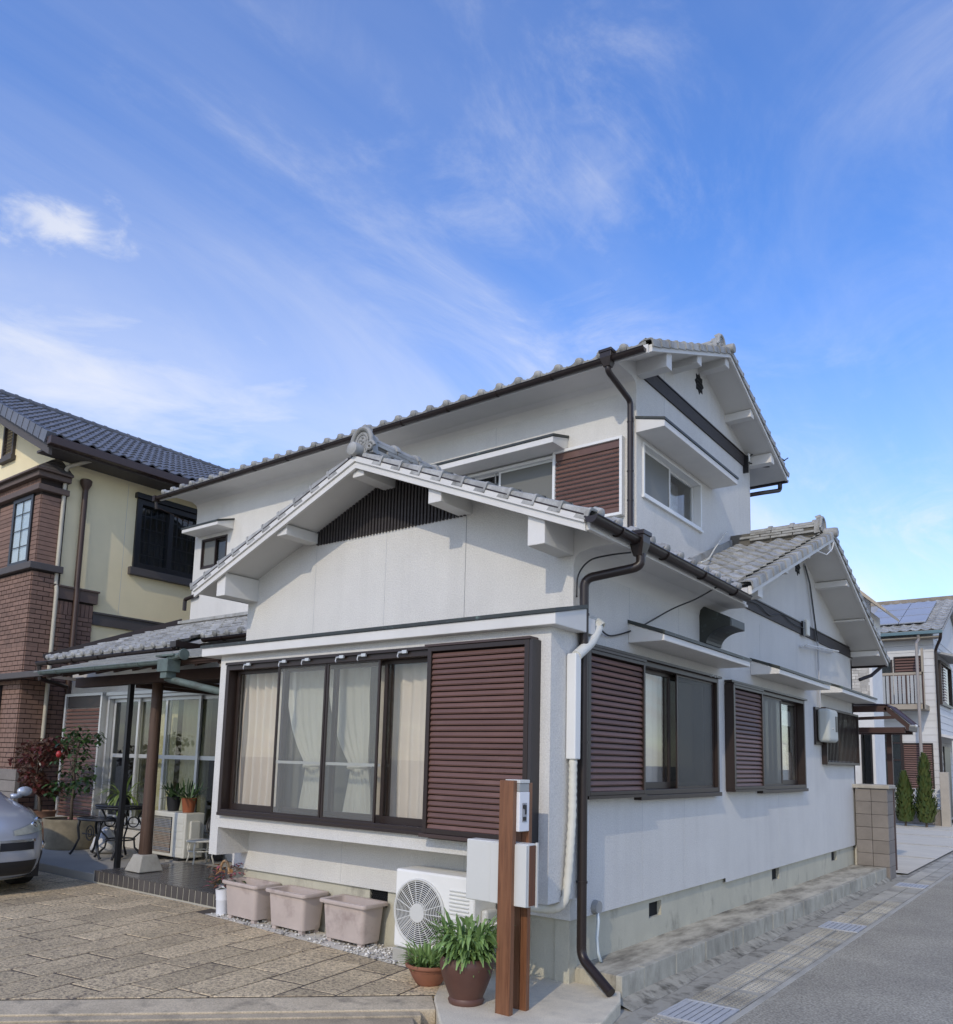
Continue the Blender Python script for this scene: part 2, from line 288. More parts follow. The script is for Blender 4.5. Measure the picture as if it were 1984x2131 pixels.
    def torus(s, c, U, V, R, r, n=24, m=6, a0=0.0, a1=2*math.pi):
        c, U, V = Vector(c), Vector(U), Vector(V); full = abs(a1-a0-2*math.pi) < 1e-6
        pts = [c+(U*math.cos(a0+(a1-a0)*i/n)+V*math.sin(a0+(a1-a0)*i/n))*R for i in range(n+1)]
        return s.tube(pts, r, m, caps=not full)
    def grid(s, P):                                            # P[i][j] points
        k = len(s.v); n, m = len(P), len(P[0])
        for row in P: s.v.extend([tuple(p) for p in row])
        for i in range(n-1):
            for j in range(m-1): s.f.append((k+i*m+j, k+i*m+j+1, k+(i+1)*m+j+1, k+(i+1)*m+j))
        return s
    def mesh(s, name, m, o=Vector((0, 0, 0)), smooth=False, fix=True):
        me = bpy.data.meshes.new(name); me.from_pydata([(x-o.x, y-o.y, z-o.z) for x, y, z in s.v], [], s.f)
        if fix:
            bm = bmesh.new(); bm.from_mesh(me); bmesh.ops.recalc_face_normals(bm, faces=bm.faces); bm.to_mesh(me); bm.free()
        me.materials.append(m)
        if smooth:
            for p in me.polygons: p.use_smooth = True
            if smooth is not True: me.set_sharp_from_angle(angle=math.radians(smooth))
        me.update(); return me
    def build(s, name, m, parent=None, smooth=False, bev=0.0, fix=True, seg=2, at=None):
        o = link(name, s.mesh(name, m, off(parent) if at is None else Vector(at), smooth, fix), parent)
        if at is not None: o.location = at; OFF[o] = Vector(at)
        if bev:
            b = o.modifiers.new('bevel', 'BEVEL'); b.width = bev; b.segments = seg; b.limit_method = 'ANGLE'; b.angle_limit = math.radians(40)
        return o
def clip(poly, a, b, c):                                       # keep a*x+b*y<=c
    out = []
    for i in range(len(poly)):
        p, q = poly[i], poly[(i+1) % len(poly)]; dp = a*p[0]+b*p[1]-c; dq = a*q[0]+b*q[1]-c
        if dp <= 0: out.append(p)
        if (dp < 0 < dq) or (dq < 0 < dp):
            t = dp/(dp-dq); out.append((p[0]+(q[0]-p[0])*t, p[1]+(q[1]-p[1])*t))
    return out
def panel(mb, o, U, V, N, us, vs, holes, t, edges=False):                   # wall face with rectangular openings and reveals
    o, U, V, N = map(Vector, (o, U, V, N))
    gu = sorted(set([us[0], us[1]]+[h[0] for h in holes]+[h[1] for h in holes])); gv = sorted(set([vs[0], vs[1]]+[h[2] for h in holes]+[h[3] for h in holes]))
    idx = {}
    def P(a, b, n=0.0):
        k = (round(a, 5), round(b, 5), n)
        if k not in idx: idx[k] = len(mb.v); mb.v.append(tuple(o+U*a+V*b+N*n))
        return idx[k]
    for i in range(len(gu)-1):
        for j in range(len(gv)-1):
            cu, cv = (gu[i]+gu[i+1])/2, (gv[j]+gv[j+1])/2
            if any(h[0] < cu < h[1] and h[2] < cv < h[3] for h in holes): continue
            mb.f.append((P(gu[i], gv[j]), P(gu[i+1], gv[j]), P(gu[i+1], gv[j+1]), P(gu[i], gv[j+1])))
    for a, b, c, d in holes:
        q = [(a, c), (b, c), (b, d), (a, d)]
        for i in range(4):
            p, r = q[i], q[(i+1) % 4]; mb.f.append((P(*p), P(*r), P(*r, -t), P(*p, -t)))
    e = [(us[0], vs[0]), (us[1], vs[0]), (us[1], vs[1]), (us[0], vs[1])]
    for i in (range(4) if edges else (0,)):
        p, r = e[i], e[(i+1) % 4]; mb.f.append((P(*r), P(*p), P(*p, -t), P(*r, -t)))
    return mb
def frame(mb, mp, u0, u1, v0, v1, w, d0, d1):                  # rectangular frame; mp(u,v,d)->xyz axis aligned
    def bx(a, b, c, d):
        p, q = mp(a, c, d0), mp(b, d, d1); mb.box(min(p[0], q[0]), max(p[0], q[0]), min(p[1], q[1]), max(p[1], q[1]), min(p[2], q[2]), max(p[2], q[2]))
    bx(u0, u0+w, v0, v1); bx(u1-w, u1, v0, v1); bx(u0+w, u1-w, v0, v0+w); bx(u0+w, u1-w, v1-w, v1)
    return mb
def mbox(mb, mp, u0, u1, v0, v1, d0, d1):
    p, q = mp(u0, v0, d0), mp(u1, v1, d1); return mb.box(min(p[0], q[0]), max(p[0], q[0]), min(p[1], q[1]), max(p[1], q[1]), min(p[2], q[2]), max(p[2], q[2]))
def front(y): return lambda u, v, d: (u, y-d, v)               # outward = -Y
def side(x): return lambda u, v, d: (x+d, u, v)                # outward = +X
def curtain(name, mp, L, R, z0, z1, d, folds, amp, m, parent, rows=14, seed=0, ph=0.0):
    rr = random.Random(seed); nn = folds*8+1; P = []; o1 = [rr.uniform(-0.3, 0.3) for _ in range(folds+2)]
    for i in range(rows+1):
        z = z1+(z0-z1)*i/rows; l, r = L(i/rows), R(i/rows); row = []
        for j in range(nn):
            t = j/(nn-1); k = t*folds; a = amp*(0.6+0.4*math.sin(3*t+seed))*math.sin(2*math.pi*k+o1[int(k)]*1.5+ph+0.25*math.sin(i*0.7+k)); a *= 0.7+0.3*i/rows
            row.append(mp(l+(r-l)*t, z, d+a))
        P.append(row)
    b = MB(); b.grid(P); return b.build(name, m, parent, smooth=True, fix=False)
def gutter(name, a, b, r, m, parent, brk=True, upv=(0, 0, 1), t=0.006):
    a, b = Vector(a), Vector(b); d = (b-a).normalized(); u = d.cross(Vector(upv)).normalized(); w = Vector(upv); mb = MB(); n = 10; rings = []
    for p in (a, b):
        o = [p+u*math.cos(math.pi+math.pi*i/n)*r+w*math.sin(math.pi+math.pi*i/n)*r for i in range(n+1)]
        q = [p+u*math.cos(math.pi+math.pi*i/n)*(r-t)+w*math.sin(math.pi+math.pi*i/n)*(r-t) for i in range(n+1)][::-1]
        o[0] = o[0]; rings.append(o+q)
    k = 2*(n+1); mb.add(rings[0]+rings[1], [(i, (i+1) % k, k+(i+1) % k, k+i) for i in range(k)])
    for p in (a, b): mb.add([p+u*math.cos(math.pi+math.pi*i/n)*r*0.99+w*math.sin(math.pi+math.pi*i/n)*r*0.99 for i in range(n+1)], [tuple(range(n+1))])
    for sgn in (-1, 1): mb.tube([a+u*sgn*r, b+u*sgn*r], 0.008, 6)
    o = mb.build(name, m, parent, smooth=50)
    if brk:
        L = (b-a).length; cnt = max(2, int(L/0.75))
        for i in range(cnt):
            p = a+d*(L*(i+0.5)/cnt); mb = MB(); mb.torus(p, u, w, r+0.006, 0.006, 10, 5, math.pi, 2*math.pi); mb.build('bracket', m, o)
    return o
def elbow(pts, rad=0.06, n=4):                                 # round the corners of a polyline
    pts = [Vector(p) for p in pts]; out = [pts[0]]
    for i in range(1, len(pts)-1):
        a, b, c = pts[i-1], pts[i], pts[i+1]; d1 = min(rad, (a-b).length*0.45); d2 = min(rad, (c-b).length*0.45)
        p, q = b+(a-b).normalized()*d1, b+(c-b).normalized()*d2
        for k in range(n+1):
            t = k/n; out.append(p*(1-t)**2+b*2*t*(1-t)+q*t*t)
    return out+[pts[-1]]
# ================================================================ SETTING
ZR = -0.08
b = MB(); b.add([(-400, -400, -0.14), (400, -400, -0.14), (400, 600, -0.14), (-400, 600, -0.14)], [(0, 1, 2, 3)]); tag(b.build('ground', ASPH), kind='structure')
b = MB(); b.add([(1.12, -30, ZR), (6.5, -30, ZR), (6.5, 90, ZR), (1.12, 90, ZR)], [(0, 1, 2, 3)]); road = tag(b.build('road', ASPH), kind='structure')
# driveway of rough stone slabs
AX = Vector((math.cos(math.radians(98)), math.sin(math.radians(98)))); BX = Vector((AX.y, -AX.x))
E1, E2 = Vector((-2.544, -2.814)), Vector((-0.565, -0.872)); ed = (E2-E1).normalized(); en = Vector((ed.y, -ed.x))   # en points to the street
b = MB(); base = [(-14, -0.03), (-0.3, -0.03), (-0.3, -0.62), tuple(E2), tuple(E1), tuple(E1-ed*12), (-14, -9)]
b.add([(x, y, -0.003) for x, y in base], [tuple(range(len(base)))]); drive = tag(b.build('driveway', mat('joint_sand', (0.085, 0.068, 0.05), 0.95, 0.3, 30, 0.8, 90)), kind='structure')
PW = 0.335; rp = random.Random(3); npv = 0
for r in range(-2, 42):
    t = -rp.uniform(0, 0.7)-0.3
    while t < 10.0:
        ln = rp.choice((0.62, 0.68, 0.68, 0.74, 0.9)); g = 0.0085; o = Vector((-0.1, -5.6))
        c = [o+BX*(-r*PW-PW+g)+AX*(t+g), o+BX*(-r*PW-g)+AX*(t+g), o+BX*(-r*PW-g)+AX*(t+ln-g), o+BX*(-r*PW-PW+g)+AX*(t+ln-g)]
        poly = [(p.x+rp.uniform(-.003, .003), p.y+rp.uniform(-.003, .003)) for p in c]; t += ln; mx_ = sum(p[0] for p in poly)/4
        poly = clip(poly, en.x, en.y, en.dot(E1)-0.012)
        poly = clip(poly, 0, 1, -0.035) if mx_ < -4.25 else clip(poly, 0.066, 1, -0.265-0.066*4.05)
        if mx_ > -1.6: poly = clip(poly, 0.85, 0.53, 0.85*-0.49+0.53*-0.95)
        poly = clip(poly, -1, 0, 10.5) if len(poly) > 2 else poly
        if len(poly) < 3: continue
        ar = abs(sum(poly[i][0]*poly[(i+1) % len(poly)][1]-poly[(i+1) % len(poly)][0]*poly[i][1] for i in range(len(poly))))/2
        if ar < 0.003 or npv > 290: continue
        cx = sum(p[0] for p in poly)/len(poly); cy = sum(p[1] for p in poly)/len(poly); h = rp.uniform(-0.0005, 0.003); tx, ty = rp.uniform(-.004, .004), rp.uniform(-.004, .004)
        q = []
        for x, y in poly:
            d = math.hypot(x-cx, y-cy); k = 1-0.009/max(d, 0.03); q.append((cx+(x-cx)*k, cy+(y-cy)*k))
        n = len(poly); mb = MB(); zf = lambda x, y, z: z+tx*(x-cx)+ty*(y-cy)
        mb.add([(x, y, -0.03) for x, y in poly]+[(x, y, zf(x, y, h-0.004)) for x, y in poly]+[(x, y, zf(x, y, h)) for x, y in q],
               [(i, (i+1) % n, n+(i+1) % n, n+i) for i in range(n)]+[(n+i, n+(i+1) % n, 2*n+(i+1) % n, 2*n+i) for i in range(n)]+[tuple(range(2*n, 3*n))])
        mb.build('paving_slab', PAVE, drive, at=None); npv += 1
# concrete edging along the street mouth of the driveway, three bands with open joints
sd = ed*-9.0
for k, (d0, d1, z) in enumerate(((0.0, 0.30, -0.004), (0.312, 0.40, -0.012), (0.412, 1.2, -0.02))):
    a0 = E1+sd; a1 = E2+ed*(0.0 if k == 0 else -0.05); mb = MB(); p = [a0+en*d0, a1+en*d0+ed*(-0.05*k), a1+en*d1+ed*(-0.05*k), a0+en*d1]
    mb.prism([(v.x, v.y) for v in p], 'z', -0.12, z); o = mb.build('concrete_edging', mat('edging_%d' % k, (0.56-0.08*k, 0.46-0.07*k, 0.31-0.05*k), 0.9, 0.2, 4, 1.3, 90, col2=(0.17, 0.145, 0.11), c2s=5, c2a=0.52, c2b=0.8, fine=0.22, fs=90), None, bev=0.006); tag(o, kind='structure')
# concrete apron at the house corner
APR = [(-0.49, -0.945), (-0.10, -1.34), (0.30, -1.02), (0.60, -0.62), (0.47, -0.12), (0.36, 0.10), (-0.02, 0.10), (-1.6, 0.0), (-1.3, -0.44), (-0.92, -0.40)]
mb = MB(); mb.prism(APR, 'z', -0.13, -0.001); tag(mb.build('apron', mat('apron_concrete', (0.64, 0.57, 0.43), 0.9, 0.16, 3.5, 1.0, 90, col2=(0.35, 0.325, 0.265), c2s=2, c2a=0.5, c2b=0.8, fine=0.14, fs=130), None, bev=0.012), kind='structure')
# mortar and gravel strip in front of the foundation
GP = [(-4.02, -0.03), (-4.06, -0.255), (-1.30, -0.435), (-1.30, -0.03)]
mb = MB(); mb.prism(GP, 'z', -0.06, 0.001); tag(mb.build('mortar_strip', mat('pale_mortar', (0.58, 0.54, 0.45), 0.95, 0.15, 8, 1.4, 60, fine=0.1), None), kind='structure')
rg = random.Random(5); mb = MB()
for i in range(420):
    x = rg.choice((rg.uniform(-4.0, -1.3), rg.uniform(-1.9, -1.3))); y = -0.25-0.066*(x+4.05)*1.0+0.02-abs(rg.gauss(0, 0.10))*-1
    y = rg.uniform(-0.27-0.066*(x+4.05), -0.05); s = rg.uniform(0.006, 0.016); z = rg.uniform(0.0, 0.008)
    mb.ball((x, y, z+s*0.4), s, 6, 4, (1, rg.uniform(.7, 1.2), rg.uniform(.5, .9)))
tag(mb.build('gravel', GRAVEL, None, smooth=True, fix=False), 'mixed gravel lying between the planters and the foundation', 'gravel', kind='stuff')
# terrace kerb along the side wall
def tx(y): return 0.365+0.011*y
mb = MB(); mb.add([(-0.1, 0.10, 0.10), (tx(.1)-0.05, 0.10, 0.10), (tx(8.8)-0.05, 8.8, 0.10), (-0.1, 8.8, 0.10), (-0.1, 0.10, -0.1), (tx(.1)-0.05, 0.10, -0.1), (tx(8.8)-0.05, 8.8, -0.1), (-0.1, 8.8, -0.1)], [(0, 1, 2, 3), (4, 7, 6, 5), (0, 4, 5, 1), (1, 5, 6, 2), (2, 6, 7, 3), (3, 7, 4, 0)])
terr = tag(mb.build('terrace', TERR, None, bev=0.008), kind='structure')
y = 0.10; rk = random.Random(2)
while y < 8.75:
    l = min(rk.uniform(0.24, 0.36), 8.8-y); mb = MB(); e = rk.uniform(-.003, .003); h = 0.1015+rk.uniform(-.002, .002)
    mb.add([(tx(y)-0.05, y+.002, -0.12), (tx(y)+e, y+.002, -0.12), (tx(y+l)+e, y+l-.002, -0.12), (tx(y+l)-0.05, y+l-.002, -0.12), (tx(y)-0.05, y+.002, h), (tx(y)+e, y+.002, h), (tx(y+l)+e, y+l-.002, h), (tx(y+l)-0.05, y+l-.002, h)],
           [(0, 3, 2, 1), (4, 5, 6, 7), (0, 1, 5, 4), (1, 2, 6, 5), (2, 3, 7, 6), (3, 0, 4, 7)]); mb.build('kerb_stone', KERB, terr, bev=0.005); y += l
# street drain: bed, concrete lids, steel grates
mb = MB(); mb.add([(0.30, -1.2, ZR-0.012), (1.13, -1.2, ZR-0.012), (1.13, 30, ZR-0.012), (0.30, 30, ZR-0.012)], [(0, 1, 2, 3)]); drain = tag(mb.build('gutter_bed', mat('gutter_bed_concrete', (0.40, 0.38, 0.32), 0.95, 0.2, 5, 1.0, 60, col2=(0.15, 0.135, 0.11), c2s=4, c2a=0.5, c2b=0.7, fine=0.15)), kind='structure')
mb = MB(); mb.box(0.52, 0.665, -0.9, 30, ZR-0.1, ZR-0.004); tag(mb.build('gutter_edge', mat('gutter_edge_concrete', (0.36, 0.34, 0.28), 0.95, 0.2, 5, 1.0, 60, col2=(0.12, 0.11, 0.085), c2s=5, c2a=0.48, c2b=0.66, fine=0.15), None, bev=0.006), kind='structure')
mb = MB(); mb.box(1.075, 1.125, -3, 30, ZR-0.1, ZR+0.003); tag(mb.build('gutter_kerb', CONC, None, bev=0.004), kind='structure')
gr = [(0.02, 0.51), (4.02, 4.48), (8.15, 8.6)]
y = -1.15; ye = 17.0; lidc = 0
while y < ye:
    nx = y+0.5; hit = [g for g in gr if g[0] < nx-0.02 and g[1] > y+0.02]
    if hit:
        if hit[0][0]-y > 0.12: nx = hit[0][0]-0.01
        else: y = hit[0][1]+0.01; continue
    for (xa, xb) in ((0.672, 0.866), (0.874, 1.070)):
        mb = MB(); h = ZR+0.004+rk.uniform(-.002, .003); mb.box(xa+.003, xb-.003, y+.004, nx-.004, ZR-0.08, h-0.004)
        n = max(1, int((nx-y-0.06)/0.045))                     # raised anti-slip ribs
        if y < 6:
            for i in range(n):
                q = y+0.04+i*0.045
                for c in range(4):
                    xx = xa+0.025+c*0.042; mb.box(xx, xx+0.026, q, q+0.02, h-0.004, h+0.0015)
        mb.build('drain_lid', LID, drain, bev=0.0)
    y = nx
for i, (a, c) in enumerate(gr):
    t = thing('drain_grate', ('square steel grate in the gutter by the front end of the terrace', 'square steel grate in the gutter beside the middle of the terrace', 'square steel grate in the gutter by the block gatepost')[i], 'grate', (0.87, (a+c)/2, ZR), 'steel grates in the street gutter')
    mb = MB(); frame(mb, lambda u, v, d: (u, v, ZR+d), 0.675, 1.065, a, c, 0.018, -0.03, 0.006); mb.build('frame', STEEL, t)
    for k in range(8):
        xx = 0.695+k*0.047; mb = MB(); mb.box(xx, xx+0.037, a+0.018, c-0.018, ZR-0.02, ZR+0.004); mb.build('bar', STEEL, t)
    mb = MB(); mb.box(0.68, 1.06, a+.01, c-.01, ZR-0.011, ZR-0.008); mb.build('well', VOID, t)
# broken mortar lip between kerb and gutter
mb = MB(); pr = [0.37]; P = []
ry = random.Random(9)
for i in range(90):
    y = 0.0+i*0.1; a = tx(y)-0.01; bq = 0.50+0.015*math.sin(i*.31)+ry.uniform(-.006, .006); z = ZR+0.012+0.004*math.sin(i*.23); P.append([(a, y, z+0.02), ((a+bq)/2, y, z+ry.uniform(0, .003)), (bq, y, ZR-0.01)])
mb.grid(P); tag(mb.build('mortar_lip', mat('lip_mortar', (0.33, 0.31, 0.25), 0.95, 0.3, 9, 1.6, 50, col2=(0.12, 0.11, 0.085), c2s=7, c2a=0.5, c2b=0.65), None, smooth=True), kind='structure')
# parking court beyond the house
mb = MB(); mb.add([(-9, 9.7, -0.06), (0.60, 9.7, -0.06), (0.66, 24, -0.03), (-9, 24, -0.03)], [(0, 1, 2, 3)]); park = tag(mb.build('parking_court', mat('court_concrete', (0.60, 0.55, 0.44), 0.9, 0.1, 1.2, 0.5, 60, stretch=(1, 3, 1), fine=0.08), None), kind='structure')
for yy in (12.5, 15.5, 18.5, 21.0):
    mb = MB(); mb.box(-9, 0.6, yy, yy+0.03, -0.065, -0.03+0.012-(24-yy)*0.0021); mb.build('joint', CONC, park)
# ================================================================ MAIN HOUSE
H = thing('house', 'white stucco two storey house with grey tiled gable roofs and brown shutters', 'house', (-4.0, 4.0, 0.0))
W = 4.02
# ---- foundation
mb = MB()
fv = [(-2.07, -1.85, 0.30, 0.44)]
panel(mb, (0, 0.03, 0), (1, 0, 0), (0, 0, 1), (0, -1, 0), (-W+0.03, -0.03), (-0.12, 0.46), fv, 0.12)
sv = [(1.39, 1.64, 0.27, 0.40), (4.77, 5.05, 0.25, 0.385), (7.53, 7.83, 0.25, 0.385)]
panel(mb, (-0.03, 0, 0), (0, 1, 0), (0, 0, 1), (1, 0, 0), (0.03, 9.03), (-0.12, 0.46), sv, 0.12)
panel(mb, (-W+0.03, 0, 0), (0, -1, 0), (0, 0, 1), (-1, 0, 0), (-1.8, -0.03), (-0.12, 0.46), [], 0.1)
fnd = mb.build('foundation', FOUND, H)
for a, c, z0, z1 in fv:
    v = MB(); v.box(a, c, 0.06, 0.30, z0, z1); o = v.build('vent', VOID, H); v = MB()
    for i in range(9):
        t = a+(c-a)*(i+.5)/9; v.bar((t-0.05, 0.045, z0), (t+0.05, 0.045, z1), 0.004, 0.004); v.bar((t+0.05, 0.045, z0), (t-0.05, 0.045, z1), 0.004, 0.004)
    v.build('grille', BLACKM, o)
for a, c, z0, z1 in sv:
    v = MB(); v.box(-0.35, -0.07, a, c, z0, z1); v.build('vent', VOID, H)
# corner pad of the foundation
v = MB(); v.box(-0.14, -0.012, 0.012, 0.13, -0.05, 0.445); v.build('corner_pad', FOUND, H, bev=0.004)
# ---- walls
SW1 = (1.14, 2.86, 1.37, 2.46); SW2 = (4.30, 6.02, 1.37, 2.46); SW3 = (7.10, 9.0, 1.72, 2.46)
mb = MB()
panel(mb, (0, 0, 0), (0, 1, 0), (0, 0, 1), (1, 0, 0), (0, 3.156), (0.445, 3.45), [SW1], 0.14)
panel(mb, (0, 0, 0), (0, 1, 0), (0, 0, 1), (1, 0, 0), (3.156, 9.07), (0.40, 3.45), [SW2, SW3], 0.14)
mb.build('side_wall', STUCCO, H)
mb = MB()
panel(mb, (0, 0, 0), (1, 0, 0), (0, 0, 1), (0, -1, 0), (-W, 0), (0.445, 3.30), [(-3.6, -0.3, 1.05, 2.42)], 0.14)
mb.build('front_wall', STUCCO, H)
ZA = lambda x: 4.27-0.4*abs(x+1.99)          # top edge of the bargeboards, front gable
ZB = lambda y: 4.735-0.395*abs(y-6.06)       # side gable
ZC = lambda y: 7.17-0.4*abs(y-4.935)         # upper gable
# gable triangles
mb = MB(); mb.prism([(-W, 3.30), (0, 3.30), (0, ZA(0)-.03), (-1.07, ZA(-1.07)-.03), (-1.07, 3.71), (-2.98, 3.71), (-2.98, ZA(-2.98)-.03), (-W, ZA(-W)-.03)], 'y', 0, 0.13); mb.build('gable_wall', STUCCO, H)
mb = MB(); mb.prism([(3.0, 3.45), (9.07, 3.45), (9.07, ZB(9.07)-.03), (6.06, ZB(6.06)-.03), (3.0, ZB(3.0)-.03)], 'x', -0.13, 0); mb.build('gable_wall', STUCCO, H)
mb = MB(); panel(mb, (-W, 0, 0), (0, -1, 0), (0, 0, 1), (-1, 0, 0), (-2.9, 0), (0.445, 3.37), [], 0.1); mb.build('wing_wall', STUCCO, H)
mb = MB(); mb.box(-11.0, 0, 9.0, 9.07, 0, 3.4); mb.build('rear_wall', STUCCO, H)
# upper storey
XU, YU, YV, XL = -0.91, 2.954, 6.91, -9.64
FW2 = (-3.55, -2.02, 4.55, 5.36); LW2 = (-9.42, -8.68, 4.84, 5.38); UW2 = (3.13, 4.86, 4.74, 5.35)
mb = MB()
panel(mb, (0, YU, 0), (1, 0, 0), (0, 0, 1), (0, -1, 0), (XL, XU), (3.0, 6.42), [FW2, LW2], 0.12)
mb.build('upper_front_wall', STUCCO, H)
mb = MB(); panel(mb, (XU, 0, 0), (0, 1, 0), (0, 0, 1), (1, 0, 0), (YU, YV), (3.4, 6.32), [UW2], 0.12)
mb.prism([(YU, 6.32), (YV, 6.32), (YV, ZC(YV)-.03), (4.935, ZC(4.935)-.03), (YU, ZC(YU)-.03)], 'x', XU-0.12, XU); mb.build('upper_gable_wall', STUCCO, H)
mb = MB(); mb.box(XL, XL+0.12, YU+0.13, YV, 3.0, 6.4); mb.box(XL+0.12, XU-0.13, YV-0.12, YV, 3.0, 6.4); mb.prism([(YU, 6.40), (YV, 6.40), (4.935, ZC(4.935)-.03)], 'x', XL, XL+0.12); mb.build('upper_rear_wall', STUCCO, H)
# stucco joints
for x, z0, z1 in ((-1.07, 2.72, 3.68), (-2.97, 2.72, 3.68), (-2.01, 2.72, 3.68), (-2.42, 0.46, 0.86), (-1.0, 0.46, 0.86)):
    v = MB(); v.box(x, x+0.005, -0.0015, 0.02, z0, z1); v.build('joint', JOINTD if x == -1.07 else JOINT, H)
for y, z0, z1 in ((0.95, 2.80, 3.3), (2.0, 2.80, 3.3), (3.16, 2.80, 3.3), (4.4, 2.75, 3.3), (6.6, 2.75, 3.4), (2.1, 0.46, 1.3), (1.2, 0.46, 1.3), (5.0, 0.42, 1.3)):
    v = MB(); v.box(-0.02, 0.0012, y, y+0.004, z0, z1); v.build('joint', JOINT, H)
for x in (-2.94, -5.4): v = MB(); v.box(x, x+0.006, YU-0.0015, YU+0.02, 4.4, 6.2); v.build('joint', JOINT, H)
v = MB(); v.box(XU-0.02, XU+0.0015, 3.73, 3.736, 5.7, 6.85); v.build('joint', JOINT, H)
# ---- bay under the front gable
BY, BX0, BX1 = -0.375, -3.90, 0.04
mb = MB(); WIN = (-3.74, -0.20, 1.04, 2.44)
panel(mb, (0, BY, 0), (1, 0, 0), (0, 0, 1), (0, -1, 0), (BX0, BX1), (0.88, 2.60), [WIN], 0.16)
mb.box(BX1-0.10, BX1, BY+0.002, 0.06, 0.8805, 2.60); mb.box(BX0, BX0+0.10, BY+0.002, 0.0, 0.8805, 2.60)
mb.box(BX0, BX0+0.125, BY, -0.001, 0.612, 0.88); mb.box(-0.085, BX1, BY, -0.001, 0.612, 0.88); mb.box(0.003, BX1, 0.0, 0.06, 0.612, 0.88)
mb.box(BX0+0.126, -0.086, BY+0.162, -0.002, 0.882, 1.03); mb.box(BX0+0.101, BX1-0.101, BY+0.162, -0.002, 2.46, 2.599)
mb.build('bay', STUCCO, H)
def hisashi(name, mp, u0, u1, z, dep, th, slope=0.12, cap=0.03, lip=0.012):
    """small white canopy with a dark sheet cap; mp(u, v, d)"""
    b = MB(); q = lambda u: [mp(u, z, 0.0), mp(u, z, dep), mp(u, z+th, dep), mp(u, z+th+slope*dep*2.2, 0.0)]
    b.add(q(u0)+q(u1), [(0, 1, 2, 3), (7, 6, 5, 4), (0, 4, 5, 1), (1, 5, 6, 2), (2, 6, 7, 3), (3, 7, 4, 0)]); o = b.build(name, TRIM, H, bev=0.006)
    b = MB(); r = lambda u: [mp(u, z+th+slope*dep*2.2+0.001, -0.0), mp(u, z+th+0.001, dep+lip), mp(u, z+th+cap, dep+lip), mp(u, z+th+slope*dep*2.2+cap, 0.0)]
    b.add(r(u0-lip)+r(u1+lip), [(0, 1, 2, 3), (7, 6, 5, 4), (0, 4, 5, 1), (1, 5, 6, 2), (2, 6, 7, 3), (3, 7, 4, 0)]); b.build('sheet_cap', HISM, o); return o
hisashi('canopy', front(0.0), -4.13, 0.12, 2.575, 0.455, 0.085, 0.10)
v = MB(); v.box(0.0, 0.105, 0.0, 0.16, 2.578, 2.70); v.build('canopy_return', TRIM, H, bev=0.004)
# ---- windows
def slats(parent, mp, u0, u1, v0, v1, n, d, m, tilt=0.6, th=0.010, cover=0.74):
    p = (v1-v0)/n; h = p*cover; dz = h*0.45
    b = MB(); A = [mp(0, 0, d), mp(0, h*0.80, d-dz*0.9), mp(0, h*0.80-th*0.2, d-dz*0.9-th), mp(0, -th, d-th*0.5)]; C = [mp(u1-u0, 0, d), mp(u1-u0, h*0.80, d-dz*0.9), mp(u1-u0, h*0.80-th*0.2, d-dz*0.9-th), mp(u1-u0, -th, d-th*0.5)]
    o0 = Vector(mp(0, 0, 0)); b.add([Vector(x)-o0 for x in A+C], [(0, 1, 2, 3), (7, 6, 5, 4), (0, 4, 5, 1), (1, 5, 6, 2), (2, 6, 7, 3), (3, 7, 4, 0)]); me = b.mesh('slat', m)
    for i in range(n): link('slat', me, parent, Matrix.Translation(mp(u0, v0+p*i+p*0.1, 0)))
def shutter(mp, u0, u1, v0, v1, n, d0, d1, m=BROWN, fm=DBROWN, w=0.035, parent=None, name='shutter'):
    b = MB(); frame(b, mp, u0, u1, v0, v1, w, d0, d1); mbox(b, mp, u0+w*0.5, u1-w*0.5, v0+w*0.5, v1-w*0.5, d0, d0+0.012); o = b.build(name, fm, parent or H, bev=0.003)
    slats(o, mp, u0+w+0.002, u1-w-0.002, v0+w, v1-w, n, d1-0.012, m); return o
# bay window
f = front(BY); b = MB(); frame(b, f, WIN[0]-0.02, -1.02, WIN[2]-0.03, WIN[3]+0.03, 0.05, -0.10, 0.035); mbox(b, f, WIN[0]-0.01, -1.02, 1.0, 1.03, -0.02, 0.05); mbox(b, f, -1.02, -0.10, 0.985, 1.02, -0.02, 0.06)
bw = b.build('bay_window', DBROWN, H, bev=0.003)
b = MB(); mbox(b, f, WIN[0], -1.0, 2.47, 2.495, 0.0, 0.06); b.build('shutter_rail', DBROWN, bw)
def sash(parent, mp, u0, u1, v0, v1, d, w=0.035, wb=0.06, m=DBROWN, gm=GLASS, th=0.03):
    b = MB(); mbox(b, mp, u0, u0+w, v0, v1, d-th, d); mbox(b, mp, u1-w, u1, v0, v1, d-th, d); mbox(b, mp, u0+w, u1-w, v0, v0+wb, d-th, d); mbox(b, mp, u0+w, u1-w, v1-w, v1, d-th, d); b.build('sash', m, parent, bev=0.002)
    b = MB(); mbox(b, mp, u0+w, u1-w, v0+wb, v1-w, d-th*0.6, d-th*0.4); b.build('pane', gm, parent)
sash(bw, f, -3.69, -2.96, 1.055, 2.42, -0.055)
sash(bw, f, -3.00, -2.28, 1.055, 2.42, -0.09)
sash(bw, f, -2.33, -1.60, 1.055, 2.42, -0.09)
sash(bw, f, -1.66, -1.00, 1.055, 2.42, -0.055)
